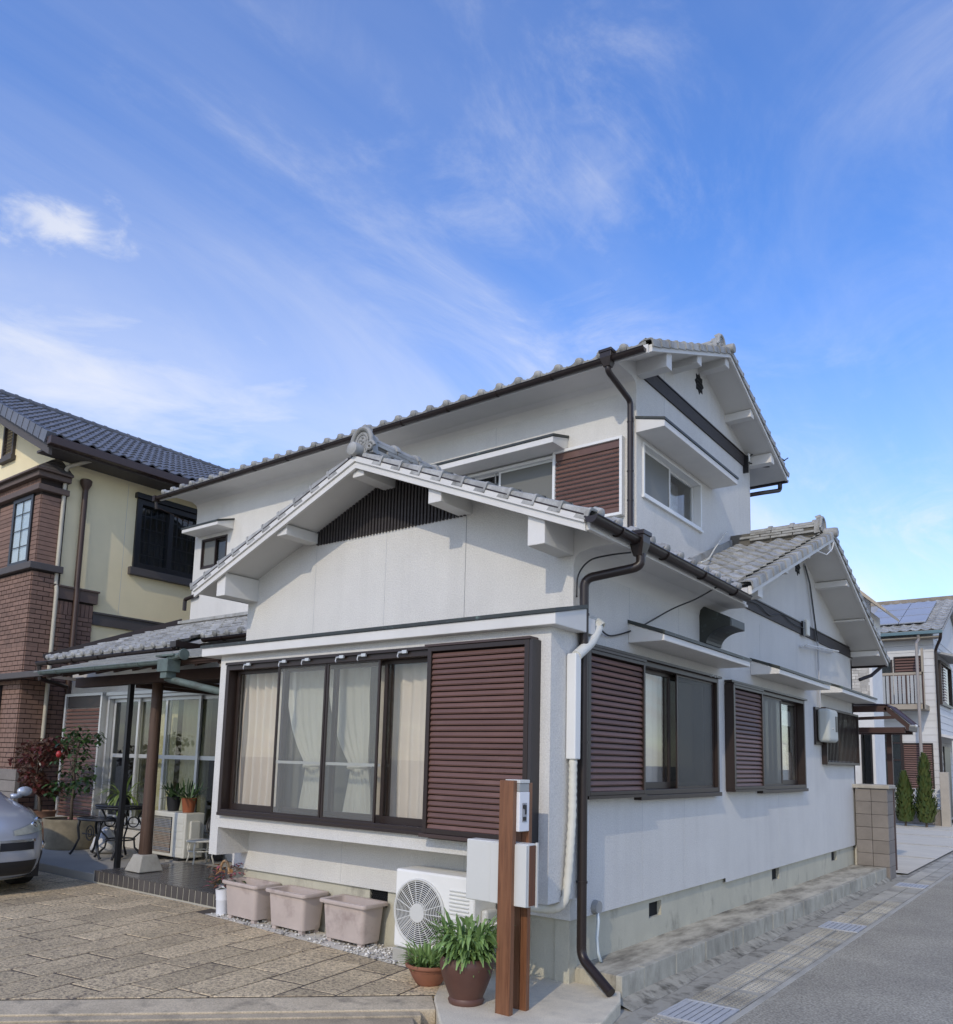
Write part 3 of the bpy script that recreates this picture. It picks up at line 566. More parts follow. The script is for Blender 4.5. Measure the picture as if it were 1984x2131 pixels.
for (a, c) in ((-2.975, -2.31), (-2.30, -1.645)):
    b = MB(); frame(b, f, a, c, 1.05, 2.43, 0.022, 0.0, 0.018); o = b.build('insect_screen', DBROWN, bw)
    b = MB(); mbox(b, f, a+0.022, c-0.022, 1.072, 2.408, 0.006, 0.009); b.build('mesh', MESH, bw)
    b = MB(); mbox(b, f, a, c, 1.52, 1.545, -0.03, 0.002); b.build('mid_rail', ALU, bw)
for x in (-3.40, -2.87, -2.55, -2.10, -1.83, -1.36):
    b = MB(); z = 2.452+0.008; b.tube([(x-0.05, BY-0.055, z), (x+0.05, BY-0.055, z+0.006)], 0.008, 6); b.tube([(x-0.05, BY-0.055, z), (x-0.055, BY-0.06, z-0.03), (x-0.04, BY-0.065, z-0.042)], 0.005, 5); b.box(x+0.0, x+0.05, BY-0.068, BY-0.05, z-0.01, z+0.016); b.build('hook', ALU, bw)
one = lambda k: (lambda t: k)
cd = 0.30
curtain('curtain', front(0), lambda t: -3.79+0.03*math.sin(3*t), one(-3.12), 1.02, 2.40, 0.16, 6, 0.05, CURT, bw, seed=1)
curtain('curtain', front(0), one(-1.86), one(-1.12), 1.02, 2.40, 0.16, 6, 0.045, CURT, bw, seed=2)
tie = 1.50
def pinch(a, b, w0):                                            # bounds of a tied-back curtain
    def L(t):
        z = 2.40-1.36*t
        if z > tie: k = ((2.40-z)/(2.40-tie)); return a+(b-w0-a)*k**2.2
        k = (tie-z)/(tie-1.04); return b-w0-0.09*k
    def R(t):
        z = 2.40-1.36*t
        if z > tie: return b+0.02*(2.40-z)
        return b+0.02+0.06*((tie-z)/(tie-1.04))
    return L, R
L, R = pinch(-3.16, -2.62, 0.19); curtain('curtain', front(0), L, R, 1.04, 2.40, 0.13, 5, 0.035, CURTW, bw, rows=22, seed=3)
L, R = pinch(-2.56, -2.02, 0.20); curtain('curtain', front(0), L, R, 1.04, 2.40, 0.13, 5, 0.035, CURTW, bw, rows=22, seed=4)
for x in (-2.70, -2.11):
    b = MB(); b.torus((x, -0.13, 1.505), (1, 0, 0.05), (0, 1, 0), 0.095, 0.018, 18, 6); b.build('tie_back', CURTW, bw)
b = MB(); b.box(-3.72, -0.4, 0.01, 0.02, 1.0, 2.5); b.build('room_screen', ROOM, bw)
# bay shutter
fs = front(BY); b = MB()
sh = shutter(fs, -1.035, -0.075, 1.03, 2.475, 31, 0.02, 0.12, w=0.038)
TRK = mat('track_brown', (0.06, 0.036, 0.030), 0.45, 0.1)
for z0, z1 in ((2.476, 2.496), (1.0, 1.028)): b = MB(); mbox(b, fs, -1.06, -0.06, z0, z1, 0.015, 0.13); b.build('track', TRK, sh, bev=0.002)
b = MB(); mbox(b, fs, -0.0735, -0.045, 1.03, 2.475, 0.002, 0.115); b.build('side_plate', mat('side_plate_dark', (0.035, 0.030, 0.030), 0.5, 0.1), sh)
# side windows
s0 = side(0.0)
def side_window(hole, ua, ub, n, glassR, shL):
    u0, u1, v0, v1 = hole; b = MB(); frame(b, s0, u0-0.03, u1+0.04, v0-0.035, v1+0.035, 0.045, -0.09, 0.05); mbox(b, s0, u0-0.1, u1+0.05, v0-0.075, v0-0.036, -0.01, 0.07); o = b.build('side_window', DBROWN, H, bev=0.003)
    b = MB(); mbox(b, s0, ua, u1+0.05, v1+0.036, v1+0.058, 0.0, 0.085); b.build('shutter_rail', DBROWN, o)
    return o
sw1 = side_window(SW1, 0.06, 1.06, 22, True, True)
mid = 1.86
sash(sw1, s0, 1.16, mid+0.04, 1.38, 2.45, -0.045); sash(sw1, s0, mid-0.02, 2.84, 1.38, 2.45, -0.08, gm=GLASSD)
b = MB(); frame(b, s0, mid+0.05, 2.84, 1.375, 2.455, 0.025, 0.0, 0.016); b.build('insect_screen', DBROWN, sw1); b = MB(); mbox(b, s0, mid+0.075, 2.815, 1.40, 2.43, 0.006, 0.009); b.build('mesh', MESHD, sw1)
curtain('curtain', lambda u, v, d: (-0.20+d*0.5, u, v), one(1.16), one(2.40), 1.36, 2.44, 0.05, 9, 0.03, CURT, sw1, seed=5)
curtain('curtain', lambda u, v, d: (-0.22+d*0.5, u, v), one(2.42), one(3.30), 1.36, 2.44, 0.05, 6, 0.03, mat('curtain_grey', (0.22, 0.20, 0.18), 0.9, 0.1), sw1, seed=6)
b = MB(); mbox(b, s0, 2.0, 2.9, 1.37, 2.44, -0.42, -0.40); b.build('room_screen', mat('room_dark', (0.05, 0.05, 0.05), 0.9), sw1)
sh1 = shutter(s0, 0.085, 1.06, 1.35, 2.465, 22, 0.004, 0.10, w=0.03); b = MB(); mbox(b, s0, 0.075, 1.07, 1.325, 1.349, 0.004, 0.108); mbox(b, s0, 0.075, 1.07, 2.466, 2.486, 0.004, 0.108); mbox(b, s0, 0.062, 0.084, 1.35, 2.465, 0.004, 0.104); b.build('track', DBROWN, sh1)
b = MB()
for q in (2.60, 2.72): b.tube([(0.06, q, 2.505), (0.09, q+0.06, 2.51)], 0.006, 5); b.tube([(0.08, q, 2.51), (0.085, q, 2.49)], 0.006, 5)
b.build('hook', ALU, sw1)
sw2 = side_window(SW2, 3.2, 4.2, 22, True, True)
sash(sw2, s0, 4.32, 5.20, 1.38, 2.45, -0.08, gm=GLASSD); sash(sw2, s0, 5.10, 6.0, 1.38, 2.45, -0.045)
b = MB(); frame(b, s0, 4.32, 5.14, 1.375, 2.455, 0.025, 0.0, 0.016); b.build('insect_screen', DBROWN, sw2); b = MB(); mbox(b, s0, 4.345, 5.115, 1.40, 2.43, 0.006, 0.009); b.build('mesh', MESHD, sw2)
b = MB(); mbox(b, s0, 4.3, 6.9, 1.37, 2.44, -0.22, -0.20); b.build('room_screen', mat('room_brown', (0.22, 0.18, 0.14), 0.9, 0.5, 3), sw2)
for k, (a, c, z0, z1, cc) in enumerate(((5.4, 5.8, 1.42, 1.62, (.5, .48, .44)), (5.5, 5.75, 1.62, 1.9, (.6, .52, .4)), (5.8, 6.1, 1.42, 1.8, (.4, .32, .26)), (5.4, 6.2, 2.15, 2.35, (.6, .6, .58)))):
    b = MB(); mbox(b, s0, a, c, z0, z1, -0.195, -0.12); b.build('shelf_item', mat('shelf_%d' % k, cc, 0.8, 0.2, 8), sw2)
sh2 = shutter(s0, 3.225, 4.17, 1.355, 2.465, 22, 0.004, 0.10, w=0.03); b = MB(); mbox(b, s0, 3.2, 4.18, 1.33, 1.354, 0.004, 0.108); mbox(b, s0, 3.2, 4.18, 2.466, 2.486, 0.004, 0.108); mbox(b, s0, 3.192, 3.224, 1.355, 2.465, 0.004, 0.104); b.build('track', DBROWN, sh2)
# barred small window
b = MB(); frame(b, s0, 7.04, 9.06, 1.66, 2.48, 0.035, 0.004, 0.08); sw3 = b.build('side_window', DBROWN, H, bev=0.003)
b = MB(); b.box(-0.01, -0.008, 7.10, 9.0, 1.72, 2.46); b.build('pane', GLASSD, sw3); b = MB(); b.box(-0.3, -0.28, 7.0, 9.05, 1.65, 2.5); b.build('room_screen', VOID, sw3)
for i in range(24):
    b = MB(); yy = 7.11+i*0.082; b.box(0.05, 0.062, yy, yy+0.016, 1.695, 2.445); b.build('bar', DBROWN, sw3)
hisashi('canopy', s0, 0.93, 3.06, 2.625, 0.33, 0.055, 0.16); hisashi('canopy', s0, 4.05, 6.28, 2.655, 0.33, 0.055, 0.16); hisashi('canopy', s0, 6.95, 9.22, 2.675, 0.33, 0.055, 0.16)
# upper windows
f2 = front(YU)
hisashi('canopy', f2, -4.4, -1.83, 5.40, 0.36, 0.075, 0.12); hisashi('canopy', f2, -9.57, -8.52, 5.45, 0.33, 0.06, 0.14)
su = side(XU); hisashi('canopy', su, 2.93, 5.32, 5.42, 0.36, 0.075, 0.12)
b = MB(); frame(b, f2, -3.57, -1.99, 4.50, 5.375, 0.035, -0.05, 0.05); w2 = b.build('upper_window', WHITEM, H, bev=0.002)
sash(w2, f2, -2.88, -2.02, 4.54, 5.35, 0.0, w=0.03, wb=0.03, m=WHITEM, gm=FROST); sash(w2, f2, -3.54, -2.86, 4.54, 5.35, -0.04, w=0.03, wb=0.03, m=WHITEM, gm=GLASSD)
b = MB(); b.tube([(-3.9, YU-0.10, 5.425), (-2.0, YU-0.10, 5.425)], 0.012, 6); b.build('rail', ALU, w2)
for x in (-3.0, -2.55, -2.15): b = MB(); b.tube([(x, YU-0.02, 5.42), (x, YU-0.12, 5.43)], 0.012, 6); b.ball((x, YU-0.12, 5.43), 0.018, 8, 6); b.build('hook', ALU, w2)
b = MB(); b.box(-3.6, -1.95, YU+0.22, YU+0.23, 4.4, 5.5); b.build('room_screen', mat('blind', (0.45, 0.45, 0.42), 0.9), w2)
b = MB(); frame(b, f2, -2.005, -1.055, 4.45, 5.405, 0.035, 0.003, 0.085); mbox(b, f2, -1.97, -1.09, 4.48, 5.37, 0.003, 0.02); ush = b.build('shutter', WHITEM, H, bev=0.003)
for z0, z1 in ((5.28, 5.37), (4.485, 4.56)): b = MB(); mbox(b, f2, -1.97, -1.09, z0, z1, 0.02, 0.06); b.build('panel', BROWN, ush)
slats(ush, f2, -1.968, -1.092, 4.56, 5.28, 13, 0.07, BROWN)
b = MB(); frame(b, f2, LW2[0], LW2[1], LW2[2], LW2[3], 0.03, -0.06, 0.012); w3 = b.build('upper_window', DBROWN, H)
sash(w3, f2, -9.39, -9.03, 4.87, 5.35, -0.01, w=0.02, wb=0.03, gm=FROST); sash(w3, f2, -9.05, -8.71, 4.87, 5.35, -0.035, w=0.02, wb=0.03, gm=GLASSD); b = MB(); b.box(-9.5, -8.6, YU+.15, YU+.16, 4.8, 5.5); b.build('room_screen', mat('blind_grey', (0.35, 0.35, 0.36), 0.9), w3)
b = MB(); frame(b, su, UW2[0]-.02, UW2[1]+.02, UW2[2]-.02, UW2[3]+.02, 0.03, -0.11, 0.02); mbox(b, su, UW2[0]-.04, UW2[1]+.04, 4.69, 4.72, 0, 0.035); w4 = b.build('upper_window', WHITEM, H)
sash(w4, su, 3.15, 4.02, 4.75, 5.34, -0.05, w=0.025, wb=0.025, m=WHITEM, gm=FROST); sash(w4, su, 3.99, 4.84, 4.75, 5.34, -0.085, w=0.025, wb=0.025, m=WHITEM, gm=GLASS)
b = MB(); b.box(XU-0.34, XU-0.33, 3.1, 4.9, 4.7, 5.4); b.build('room_screen', mat('creased_sheet', (0.50, 0.53, 0.56), 0.6, 0.55, 5, 1.0, 14, stretch=(1, 1, 1.6)), w4)
# ---- beams, bargeboards, soffits
def beam(x0, x1, y0, y1, z0, z1): b = MB(); b.box(x0, x1, y0, y1, z0, z1); return b.build('purlin_end', TRIM, H, bev=0.006)
for i, x in enumerate((-4.0, -3.08, -2.06, -1.15, -0.154)):
    x1 = x+0.14 if i < 4 else -0.002; zt = min(ZA(x), ZA(x1))-0.03
    beam(x, x1, -0.42, 0.02, {0: 3.20, 1: 3.70, 2: 4.09, 3: 3.69, 4: 3.19}[i], zt)
for i, (y, y1, zb) in enumerate(((3.02, 3.17, 3.36), (3.97, 4.11, 3.81), (4.93, 5.06, 4.20), (5.99, 6.13, 4.52), (6.95, 7.09, 4.21), (7.98, 8.12, 3.86), (8.93, 9.07, 3.43))):
    beam(-0.02, 0.44, y, y1, zb, min(ZB(y), ZB(y1))-0.03)
for i, (y, y1, zb) in enumerate(((YU+.002, YU+0.15, 6.14), (3.88, 4.02, 6.58), (4.865, 5.005, 6.96), (5.86, 6.0, 6.60), (6.76, 6.908, 6.20))):
    beam(XU-0.02, -0.53, y, y1, zb, min(ZC(y), ZC(y1))-0.03)
def slabq(name, m, A, B, C, D, th, bev=0.0, dn=0.0):             # sloping slab from its top corners, dropped by dn
    b = MB(); t = [Vector(p)-Vector((0, 0, dn)) for p in (A, B, C, D)]; u = [p-Vector((0, 0, th)) for p in t]
    b.add(t+u, [(0, 1, 2, 3), (7, 6, 5, 4), (0, 4, 5, 1), (1, 5, 6, 2), (2, 6, 7, 3), (3, 7, 4, 0)]); return b.build(name, m, H, bev=bev)
# front gable roof deck (soffit below)
ER, ELx = 0.36, -4.34
RA = slabq('roof', SOFFIT, (-1.99, -0.44, ZA(-1.99)), (ER, -0.44, ZA(ER)), (ER, 2.80, ZA(ER)), (-1.99, 2.95, ZA(-1.99)), 0.055, dn=0.012)
RA2 = slabq('roof', SOFFIT, (ELx, -0.44, ZA(ELx)), (-1.99, -0.44, ZA(-1.99)), (-1.99, 2.95, ZA(-1.99)), (ELx, 2.95, ZA(ELx)), 0.055, dn=0.012)
def barge(pts, ax, f0, f1, h, name='bargeboard', m=TRIM, drop=0.0):
    for i in range(len(pts)-1):
        (a, za), (c, zc) = pts[i], pts[i+1]; b = MB(); b.prism([(a, za-drop), (c, zc-drop), (c, zc-h-drop), (a, za-h-drop)], ax, f0, f1); b.build(name, m, H, bev=0.002)
PA = [(ELx-0.0, ZA(ELx)), (-1.99, ZA(-1.99)), (ER, ZA(ER))]
barge(PA, 'y', -0.475, -0.44, 0.052); barge(PA, 'y', -0.458, -0.43, 0.058, drop=0.052)
barge(PA, 'y', -0.479, -0.45, 0.012, 'drip_strip', DBROWN, drop=-0.012)
RB = slabq('roof', SOFFIT, (-1.0, 2.66, ZB(2.66)), (0.45, 2.66, ZB(2.66)), (0.45, 6.06, ZB(6.06)), (-1.0, 6.06, ZB(6.06)), 0.055, dn=0.012)
RB2 = slabq('roof', SOFFIT, (-1.0, 6.06, ZB(6.06)), (0.45, 6.06, ZB(6.06)), (0.45, 9.44, ZB(9.44)), (-1.0, 9.44, ZB(9.44)), 0.055, dn=0.012)
PB = [(2.68, ZB(2.68)), (6.06, ZB(6.06)), (9.44, ZB(9.44))]
barge(PB, 'x', 0.45, 0.485, 0.085); barge([(6.06, ZB(6.06)), (9.46, ZB(9.46))], 'x', 0.462, 0.495, 0.03, 'drip_strip', DBROWN, drop=-0.030)
XE, XW = -0.52, -10.05
RC = slabq('roof', SOFFIT, (XW, 2.47, ZC(2.47)), (XE, 2.47, ZC(2.47)), (XE, 4.935, ZC(4.935)), (XW, 4.935, ZC(4.935)), 0.06, dn=0.012)
RC2 = slabq('roof', SOFFIT, (XW, 4.935, ZC(4.935)), (XE, 4.935, ZC(4.935)), (XE, 7.42, ZC(7.42)), (XW, 7.42, ZC(7.42)), 0.06, dn=0.012)
PC = [(2.47, ZC(2.47)), (4.935, ZC(4.935)), (7.42, ZC(7.42))]
barge(PC, 'x', XE, XE+0.035, 0.085); barge([(4.935, ZC(4.935)), (7.44, ZC(7.44))], 'x', XE+0.012, XE+0.045, 0.035, 'drip_strip', DBROWN, drop=-0.035)
# eave fascias and plaster coves
def cove(a, c, dirv, r, m=SOFFIT):                              # quarter-round plaster cove between fascia and wall
    return None
b = MB(); b.box(XW, XE, 2.44, 2.475, ZC(2.47)-0.10, ZC(2.47)-0.002); b.build('fascia', TRIM, H, bev=0.003)
b = MB(); b.box(0.355, 0.39, -0.44, 2.80, ZA(ER)-0.10, ZA(ER)-0.002); b.build('fascia', TRIM, H, bev=0.003)
P = []
for x in (XL, XU):
    row = []
    for i in range(9):
        t = i/8; a = math.pi/2*t; row.append((x, 2.50+0.454*math.sin(a)**1.0, ZC(2.50)-0.10-0.02+0.10*(1-math.cos(a))*0.3-0.02*t))
    P.append(row)
for (x0, x1, y0, y1, z0, z1) in ((XL, XU, 2.475, YU-0.002, ZC(2.47)-0.095, ZC(2.47)-0.07),):
    b = MB(); b.box(x0, XU-0.021, y0, y1, z0, z1); b.build('eave_soffit', SOFFIT, H)
b = MB(); b.prism([(2.475, ZC(2.47)-0.096), (YU+0.01, ZC(2.47)-0.096), (YU+0.01, ZC(YU)-0.06), (2.475, ZC(2.475)-0.06)], 'x', XU-0.02, XU-0.001); b.build('eave_stop', SOFFIT, H)
b = MB(); b.prism([(YU-0.001, 6.10), (YU-0.13, 6.10), (YU-0.10, 6.078), (YU-0.04, 6.055), (YU-0.012, 6.02), (YU-0.001, 5.96)], 'x', XL, XU); b.build('cove', SOFFIT, H, smooth=30)
b = MB(); b.box(0.002, 0.355, 0.021, 2.95, ZA(ER)-0.095, ZA(ER)-0.07); b.build('eave_soffit', SOFFIT, H)
b = MB(); b.prism([(0.001, ZA(ER)-0.096), (0.356, ZA(ER)-0.096), (0.356, ZA(0.356)-0.06), (0.001, ZA(0.001)-0.06)], 'y', 0.001, 0.02); b.build('eave_stop', SOFFIT, H)
b = MB(); b.prism([(0.001, ZA(ER)-0.096), (0.16, ZA(ER)-0.096), (0.05, ZA(ER)-0.125), (0.012, ZA(ER)-0.16), (0.001, ZA(ER)-0.22)], 'y', -0.0, 2.95); b.build('cove', SOFFIT, H, smooth=60)
# ---- belt boards and vents on the gables
b = MB(); b.box(0.001, 0.022, 3.16, 9.065, 3.42, 3.565); b.build('belt_board', BLACKW, H, bev=0.002); b = MB(); b.box(0.001, 0.034, 3.16, 9.065, 3.566, 3.582); b.build('belt_cap', DBROWN, H)
b = MB(); b.box(XU+0.001, XU+0.022, YU+0.15, YV-0.25, 6.16, 6.33); b.build('belt_board', BLACKW, H, bev=0.002); b = MB(); b.box(XU+0.001, XU+0.034, YU+0.15, YV-0.25, 6.331, 6.347); b.build('belt_cap', DBROWN, H)
def star(x, y, z, R):
    b = MB(); pts = [(y+(R if i % 2 == 0 else R*0.72)*math.sin(math.pi*i/8), z+(R if i % 2 == 0 else R*0.72)*math.cos(math.pi*i/8)) for i in range(16)]; b.prism(pts, 'x', x+0.001, x+0.006); b.build('gable_vent', VOID, H)
    for k in range(4): b = MB(); b.box(x+0.006, x+0.012, y-R*0.6, y+R*0.6, z-R*0.5+k*R*0.33, z-R*0.5+k*R*0.33+0.008); b.build('louvre', BLACKM, H)
star(XU, 4.88, 6.80, 0.155); star(0.0, 6.06, 4.37, 0.14)
# lattice in the front gable
b = MB(); b.prism([(-2.98, 3.71), (-1.05, 3.71), (-1.05, ZA(-1.05)-.02), (-1.99, ZA(-1.99)-.02), (-2.98, ZA(-2.98)-.02)], 'y', 0.045, 0.06); lat = b.build('lattice', VOID, H)
for i in range(47):
    x = -2.955+i*0.0405; b = MB(); b.box(x, x+0.021, -0.022, 0.02, 3.685, ZA(x+0.01)-0.06); b.build('slat', BLACKW, lat)
b = MB(); b.box(-2.96, -1.02, -0.004, 0.0445, 3.708, 3.722); b.build('bottom_rail', BLACKW, lat)
# ---- gutters and downpipes
gz = ZA(ER)-0.035; gA = gutter('gutter', (0.430, -0.50, gz+0.015), (0.430, 2.70, gz-0.0), 0.050, GUT, H)
def collector(c, w, h):
    b = MB(); x, y, z = c; t = [(-w, -w, 0), (w, -w, 0), (w, w, 0), (-w, w, 0)]; s = 0.55
    b.add([(x+p[0], y+p[1], z) for p in t]+[(x+p[0]*0.95, y+p[1]*0.95, z-h*0.45) for p in t]+[(x+p[0]*s, y+p[1]*s, z-h) for p in t], [(0, 1, 2, 3), (11, 10, 9, 8)]+[(k*4+i, k*4+(i+1) % 4, k*4+4+(i+1) % 4, k*4+4+i) for k in (0, 1) for i in range(4)])
    b.fr((x, y, z), (1, 0, 0), (0, 1, 0), (0, 0, 1), -w*1.12, w*1.12, -w*1.12, w*1.12, -0.022, 0.012); return b.build('rain_head', GUT, H, bev=0.003)
collector((0.44, 0.24, gz+0.06), 0.064, 0.18)
b = MB(); b.tube(elbow([(0.45, 0.24, gz-0.10), (0.45, 0.24, gz-0.20), (0.085, 0.02, 3.0), (0.085, 0.02, 0.20), (0.385, -0.095, 0.03)], 0.07, 5), 0.036, 12)
dp = b.build('downpipe', GUT, H, smooth=40)
for z in (2.72, 1.75, 0.73): b = MB(); b.lathe([(0.041, -0.008), (0.041, 0.008)], 14, (0.085, 0.02, z)); b.box(0.0, 0.05, 0.012, 0.028, z-.006, z+.006); b.build('clamp', GUT, dp)
gC = gutter('gutter', (-10.08, 2.40, 6.13), (-0.54, 2.40, 6.13), 0.045, GUT, H)
collector((-0.99, 2.40, 6.205), 0.072, 0.18)
b = MB(); b.tube(elbow([(-0.99, 2.40, 6.05), (-0.99, 2.40, 5.98), (-0.955, 2.885, 5.80), (-0.955, 2.885, 3.75)], 0.06, 5), 0.034, 12); d2 = b.build('downpipe', GUT, H, smooth=40)
for z in (5.55, 4.95, 4.6): b = MB(); b.lathe([(0.039, -0.007), (0.039, 0.007)], 14, (-0.955, 2.885, z)); b.build('clamp', GUT, d2)
gutter('gutter', (-10.95, 2.40, 6.13), (-10.1, 2.40, 6.13), 0.05, GUT, H, brk=False) if False else None
b = MB(); b.box(-10.13, -10.05, 2.34, 2.46, 6.06, 6.16); b.tube([(-10.09, 2.40, 6.06), (-10.09, 2.42, 5.93)], 0.03, 8); b.build('gutter_end', GUT, H)
b = MB(); b.tube([(-10.06, 2.44, 5.95), (-9.66, 2.93, 5.68)], 0.007, 5); b.build('stay', GUT, H)
gutter('gutter', (-0.5, 7.48, ZC(7.42)-0.05), (-9.9, 7.48, ZC(7.42)-0.05), 0.05, GUT, H, brk=False)
b = MB(); b.tube(elbow([(-0.62, 7.48, ZC(7.42)-0.08), (-0.62, 7.48, ZC(7.42)-0.2), (-0.8, 7.1, ZC(7.42)-0.32), (-0.98, 6.98, ZC(7.42)-.36)], 0.05), 0.035, 8); b.build('downpipe', GUT, H, smooth=40)
gutter('gutter', (0.47, 9.49, ZB(9.44)-0.05), (-3, 9.49, ZB(9.44)-0.05), 0.05, GUT, H, brk=False)
b = MB(); b.tube([(0.38, 9.5, ZB(9.44)-0.08), (0.25, 9.3, ZB(9.44)-0.25), (0.10, 9.14, ZB(9.44)-0.33)], 0.03, 8); b.build('downpipe', GUT, H, smooth=40)
# ================================================================ ROOF TILES
TW, TL = 0.285, 0.245
def prof(u, w=TW): return 0.024*math.cos(2*math.pi*u/w+0.55*math.sin(2*math.pi*u/w))
def tile_geo(mb, M, w=TW, l=TL, t=0.016, seg=9, eave=False):
    us = [w*i/seg for i in range(seg+1)]; top0 = []; top1 = []; bot0 = []
    for u in us:
        h = prof(u, w); top0.append((u, 0, h+t*1.6)); top1.append((u, l*1.12, h+0.002)); bot0.append((u, 0, h+t*0.1 if not eave else min(h, 0.0)-0.030))
    mid = [(u, l*0.04, z+0.002) for u, _, z in top0]
    vs = [M @ Vector(p) for p in top0+mid+top1+bot0]; n = seg+1; fs = []
    for i in range(seg): fs += [(i, i+1, n+i+1, n+i), (n+i, n+i+1, 2*n+i+1, 2*n+i), (3*n+i, 3*n+i+1, i+1, i)]
    mb.add(vs, fs)
    if eave:                                                    # rounded end of the roll
        for uc in (0.0,):
            c = (uc+0.012, -0.002, 0.018); k = 10; r = 0.046
            ring0 = [M @ Vector((c[0]+r*math.cos(2*math.pi*j/k), 0.05, c[2]+r*math.sin(2*math.pi*j/k)*1.0)) for j in range(k)]
            ring1 = [M @ Vector((c[0]+r*math.cos(2*math.pi*j/k), -0.014, c[2]+r*math.sin(2*math.pi*j/k))) for j in range(k)]
            ring2 = [M @ Vector((c[0]+r*0.72*math.cos(2*math.pi*j/k), -0.024, c[2]+r*0.72*math.sin(2*math.pi*j/k))) for j in range(k)]
            mb.add(ring0+ring1+ring2, [(j, (j+1) % k, k+(j+1) % k, k+j) for j in range(k)]+[(k+j, k+(j+1) % k, 2*k+(j+1) % k, 2*k+j) for j in range(k)]+[tuple(2*k+j for j in range(k))])
I4 = Matrix.Identity(4)
m_ = MB(); tile_geo(m_, I4); TILE_ME = m_.mesh('roof_tile', TILE, smooth=40)
m_ = MB(); tile_geo(m_, I4, eave=True); EAVE_ME = m_.mesh('eave_tile', TILE, smooth=40)
def verge_geo(sgn):
    """verge tile: apron on the outer side (sgn=+1: outer at +u); v along slope"""
    mb = MB(); sec = [(-0.13, 0.022), (-0.10, 0.034), (-0.05, 0.039), (0.004, 0.037), (0.022, 0.030), (0.028, 0.014), (0.029, -0.052)]
    for (v0, v1, g0, g1) in ((0.0, TL*1.10, 0.013, 0.0), (-0.005, 0.016, 0.018, 0.017)):
        P = [[(sgn*(u+g*0.8), v, n+g) for u, n in sec] for v, g in ((v0, g0), (v1, g1))]; mb.grid(P)
        Q = [[(sgn*(u+g*0.8), v, n+g) for u, n in sec], [(sgn*(u-0.012), v, n-0.012) for u, n in sec]] if False else None
        e = [(sgn*(u+g0*0.8), v0, n+g0) for u, n in sec]+[(sgn*(u+g0*0.8-0.014), v0, n+g0-0.014) for u, n in sec][::-1]
        n_ = len(sec); mb.add(e, [(i, i+1, 2*n_-2-i, 2*n_-1-i) for i in range(n_-1)])
        e1 = [(sgn*(sec[-1][0]+g*0.8), v, sec[-1][1]+g) for v, g in ((v0, g0), (v1, g1))]+[(sgn*(sec[-1][0]+g*0.8-0.014), v, sec[-1][1]+g) for v, g in ((v1, g1), (v0, g0))]; mb.add(e1, [(0, 1, 2, 3)])
    return mb.mesh('verge_tile', TILE, smooth=45, fix=False)
VERGE_R, VERGE_L = verge_geo(1), verge_geo(-1)
def fmat(o, U, V):
    U, V = Vector(U).normalized(), Vector(V).normalized(); N = U.cross(V); o = Vector(o)
    return Matrix(((U.x, V.x, N.x, o.x), (U.y, V.y, N.y, o.y), (U.z, V.z, N.z, o.z), (0, 0, 0, 1)))
REST = MB(); NT = [0]
def field(part, o, U, V, cols, rows, indiv=lambda c, r: False, keep=lambda p: True, w=TW, l=TL, eave=True):
    U, V = Vector(U).normalized(), Vector(V).normalized(); N = U.cross(V); o = Vector(o)
    for r in range(rows):
        for c in range(cols):
            p = o+U*(c*w)+V*(r*l)+N*0.030
            if not keep(p+U*w*0.5+V*l*0.4): continue
            M = fmat(p, U, V)
            if indiv(c, r):
                j = Matrix.Rotation(random.uniform(-.012, .012), 4, 'Z') @ Matrix.Translation((0, 0, random.uniform(-.002, .002)))
                link('eave_tile' if (r == 0 and eave) else 'roof_tile', EAVE_ME if (r == 0 and eave) else TILE_ME, part, M @ j); NT[0] += 1
            else: tile_geo(REST, M, w, l, eave=(r == 0 and eave), seg=7)
def verges(part, o, U, V, rows, me, l=TL, r0=0):
    U, V = Vector(U).normalized(), Vector(V).normalized(); N = U.cross(V); o = Vector(o)
    for r in range(r0, rows): link('verge_tile', me, part, fmat(o+V*(r*l)+N*0.012, U, V)); NT[0] += 1
c4, s4 = 1/math.sqrt(1.16), 0.4/math.sqrt(1.16)
# upper roof, front slope: from its eave at y=2.45
o = Vector((XW+0.1, 2.45, ZC(2.45))); field(RC, o, (1, 0, 0), (0, c4, s4), 33, 11, lambda c, r: r == 0)
verges(RC, (XE+0.02, 2.45, ZC(2.45)), (1, 0, 0), (0, c4, s4), 11, VERGE_R)
field(RC2, (XE-0.1, 7.43, ZC(7.43)), (-1, 0, 0), (0, -c4, s4), 33, 11)
verges(RC2, (XE+0.02, 7.43, ZC(7.43)), (-1, 0, 0), (0, -c4, s4), 11, VERGE_L)
# front gable: right slope eave runs along +Y
sA = 0.4; o = Vector((ER+0.03, -0.35, ZA(ER+0.03)))
def keepA(p): return not (p.x < XU-0.02 and p.y > YU-0.1) and p.y < 2.70+max(0, (0.40-p.x))*1.0
field(RA, o, (0, 1, 0), (-c4, 0, s4), 18, 10, lambda c, r: (r == 0 and c < 11), keepA)
verges(RA, (ER+0.03, -0.44, ZA(ER+.03)), (0, 1, 0), (-c4, 0, s4), 10, VERGE_L)
field(RA2, (ELx-0.03, 2.85, ZA(ELx-.03)), (0, -1, 0), (c4, 0, s4), 11, 10)
verges(RA2, (ELx-0.03, -0.44, ZA(ELx-.03)), (0, -1, 0), (c4, 0, s4), 10, VERGE_R)
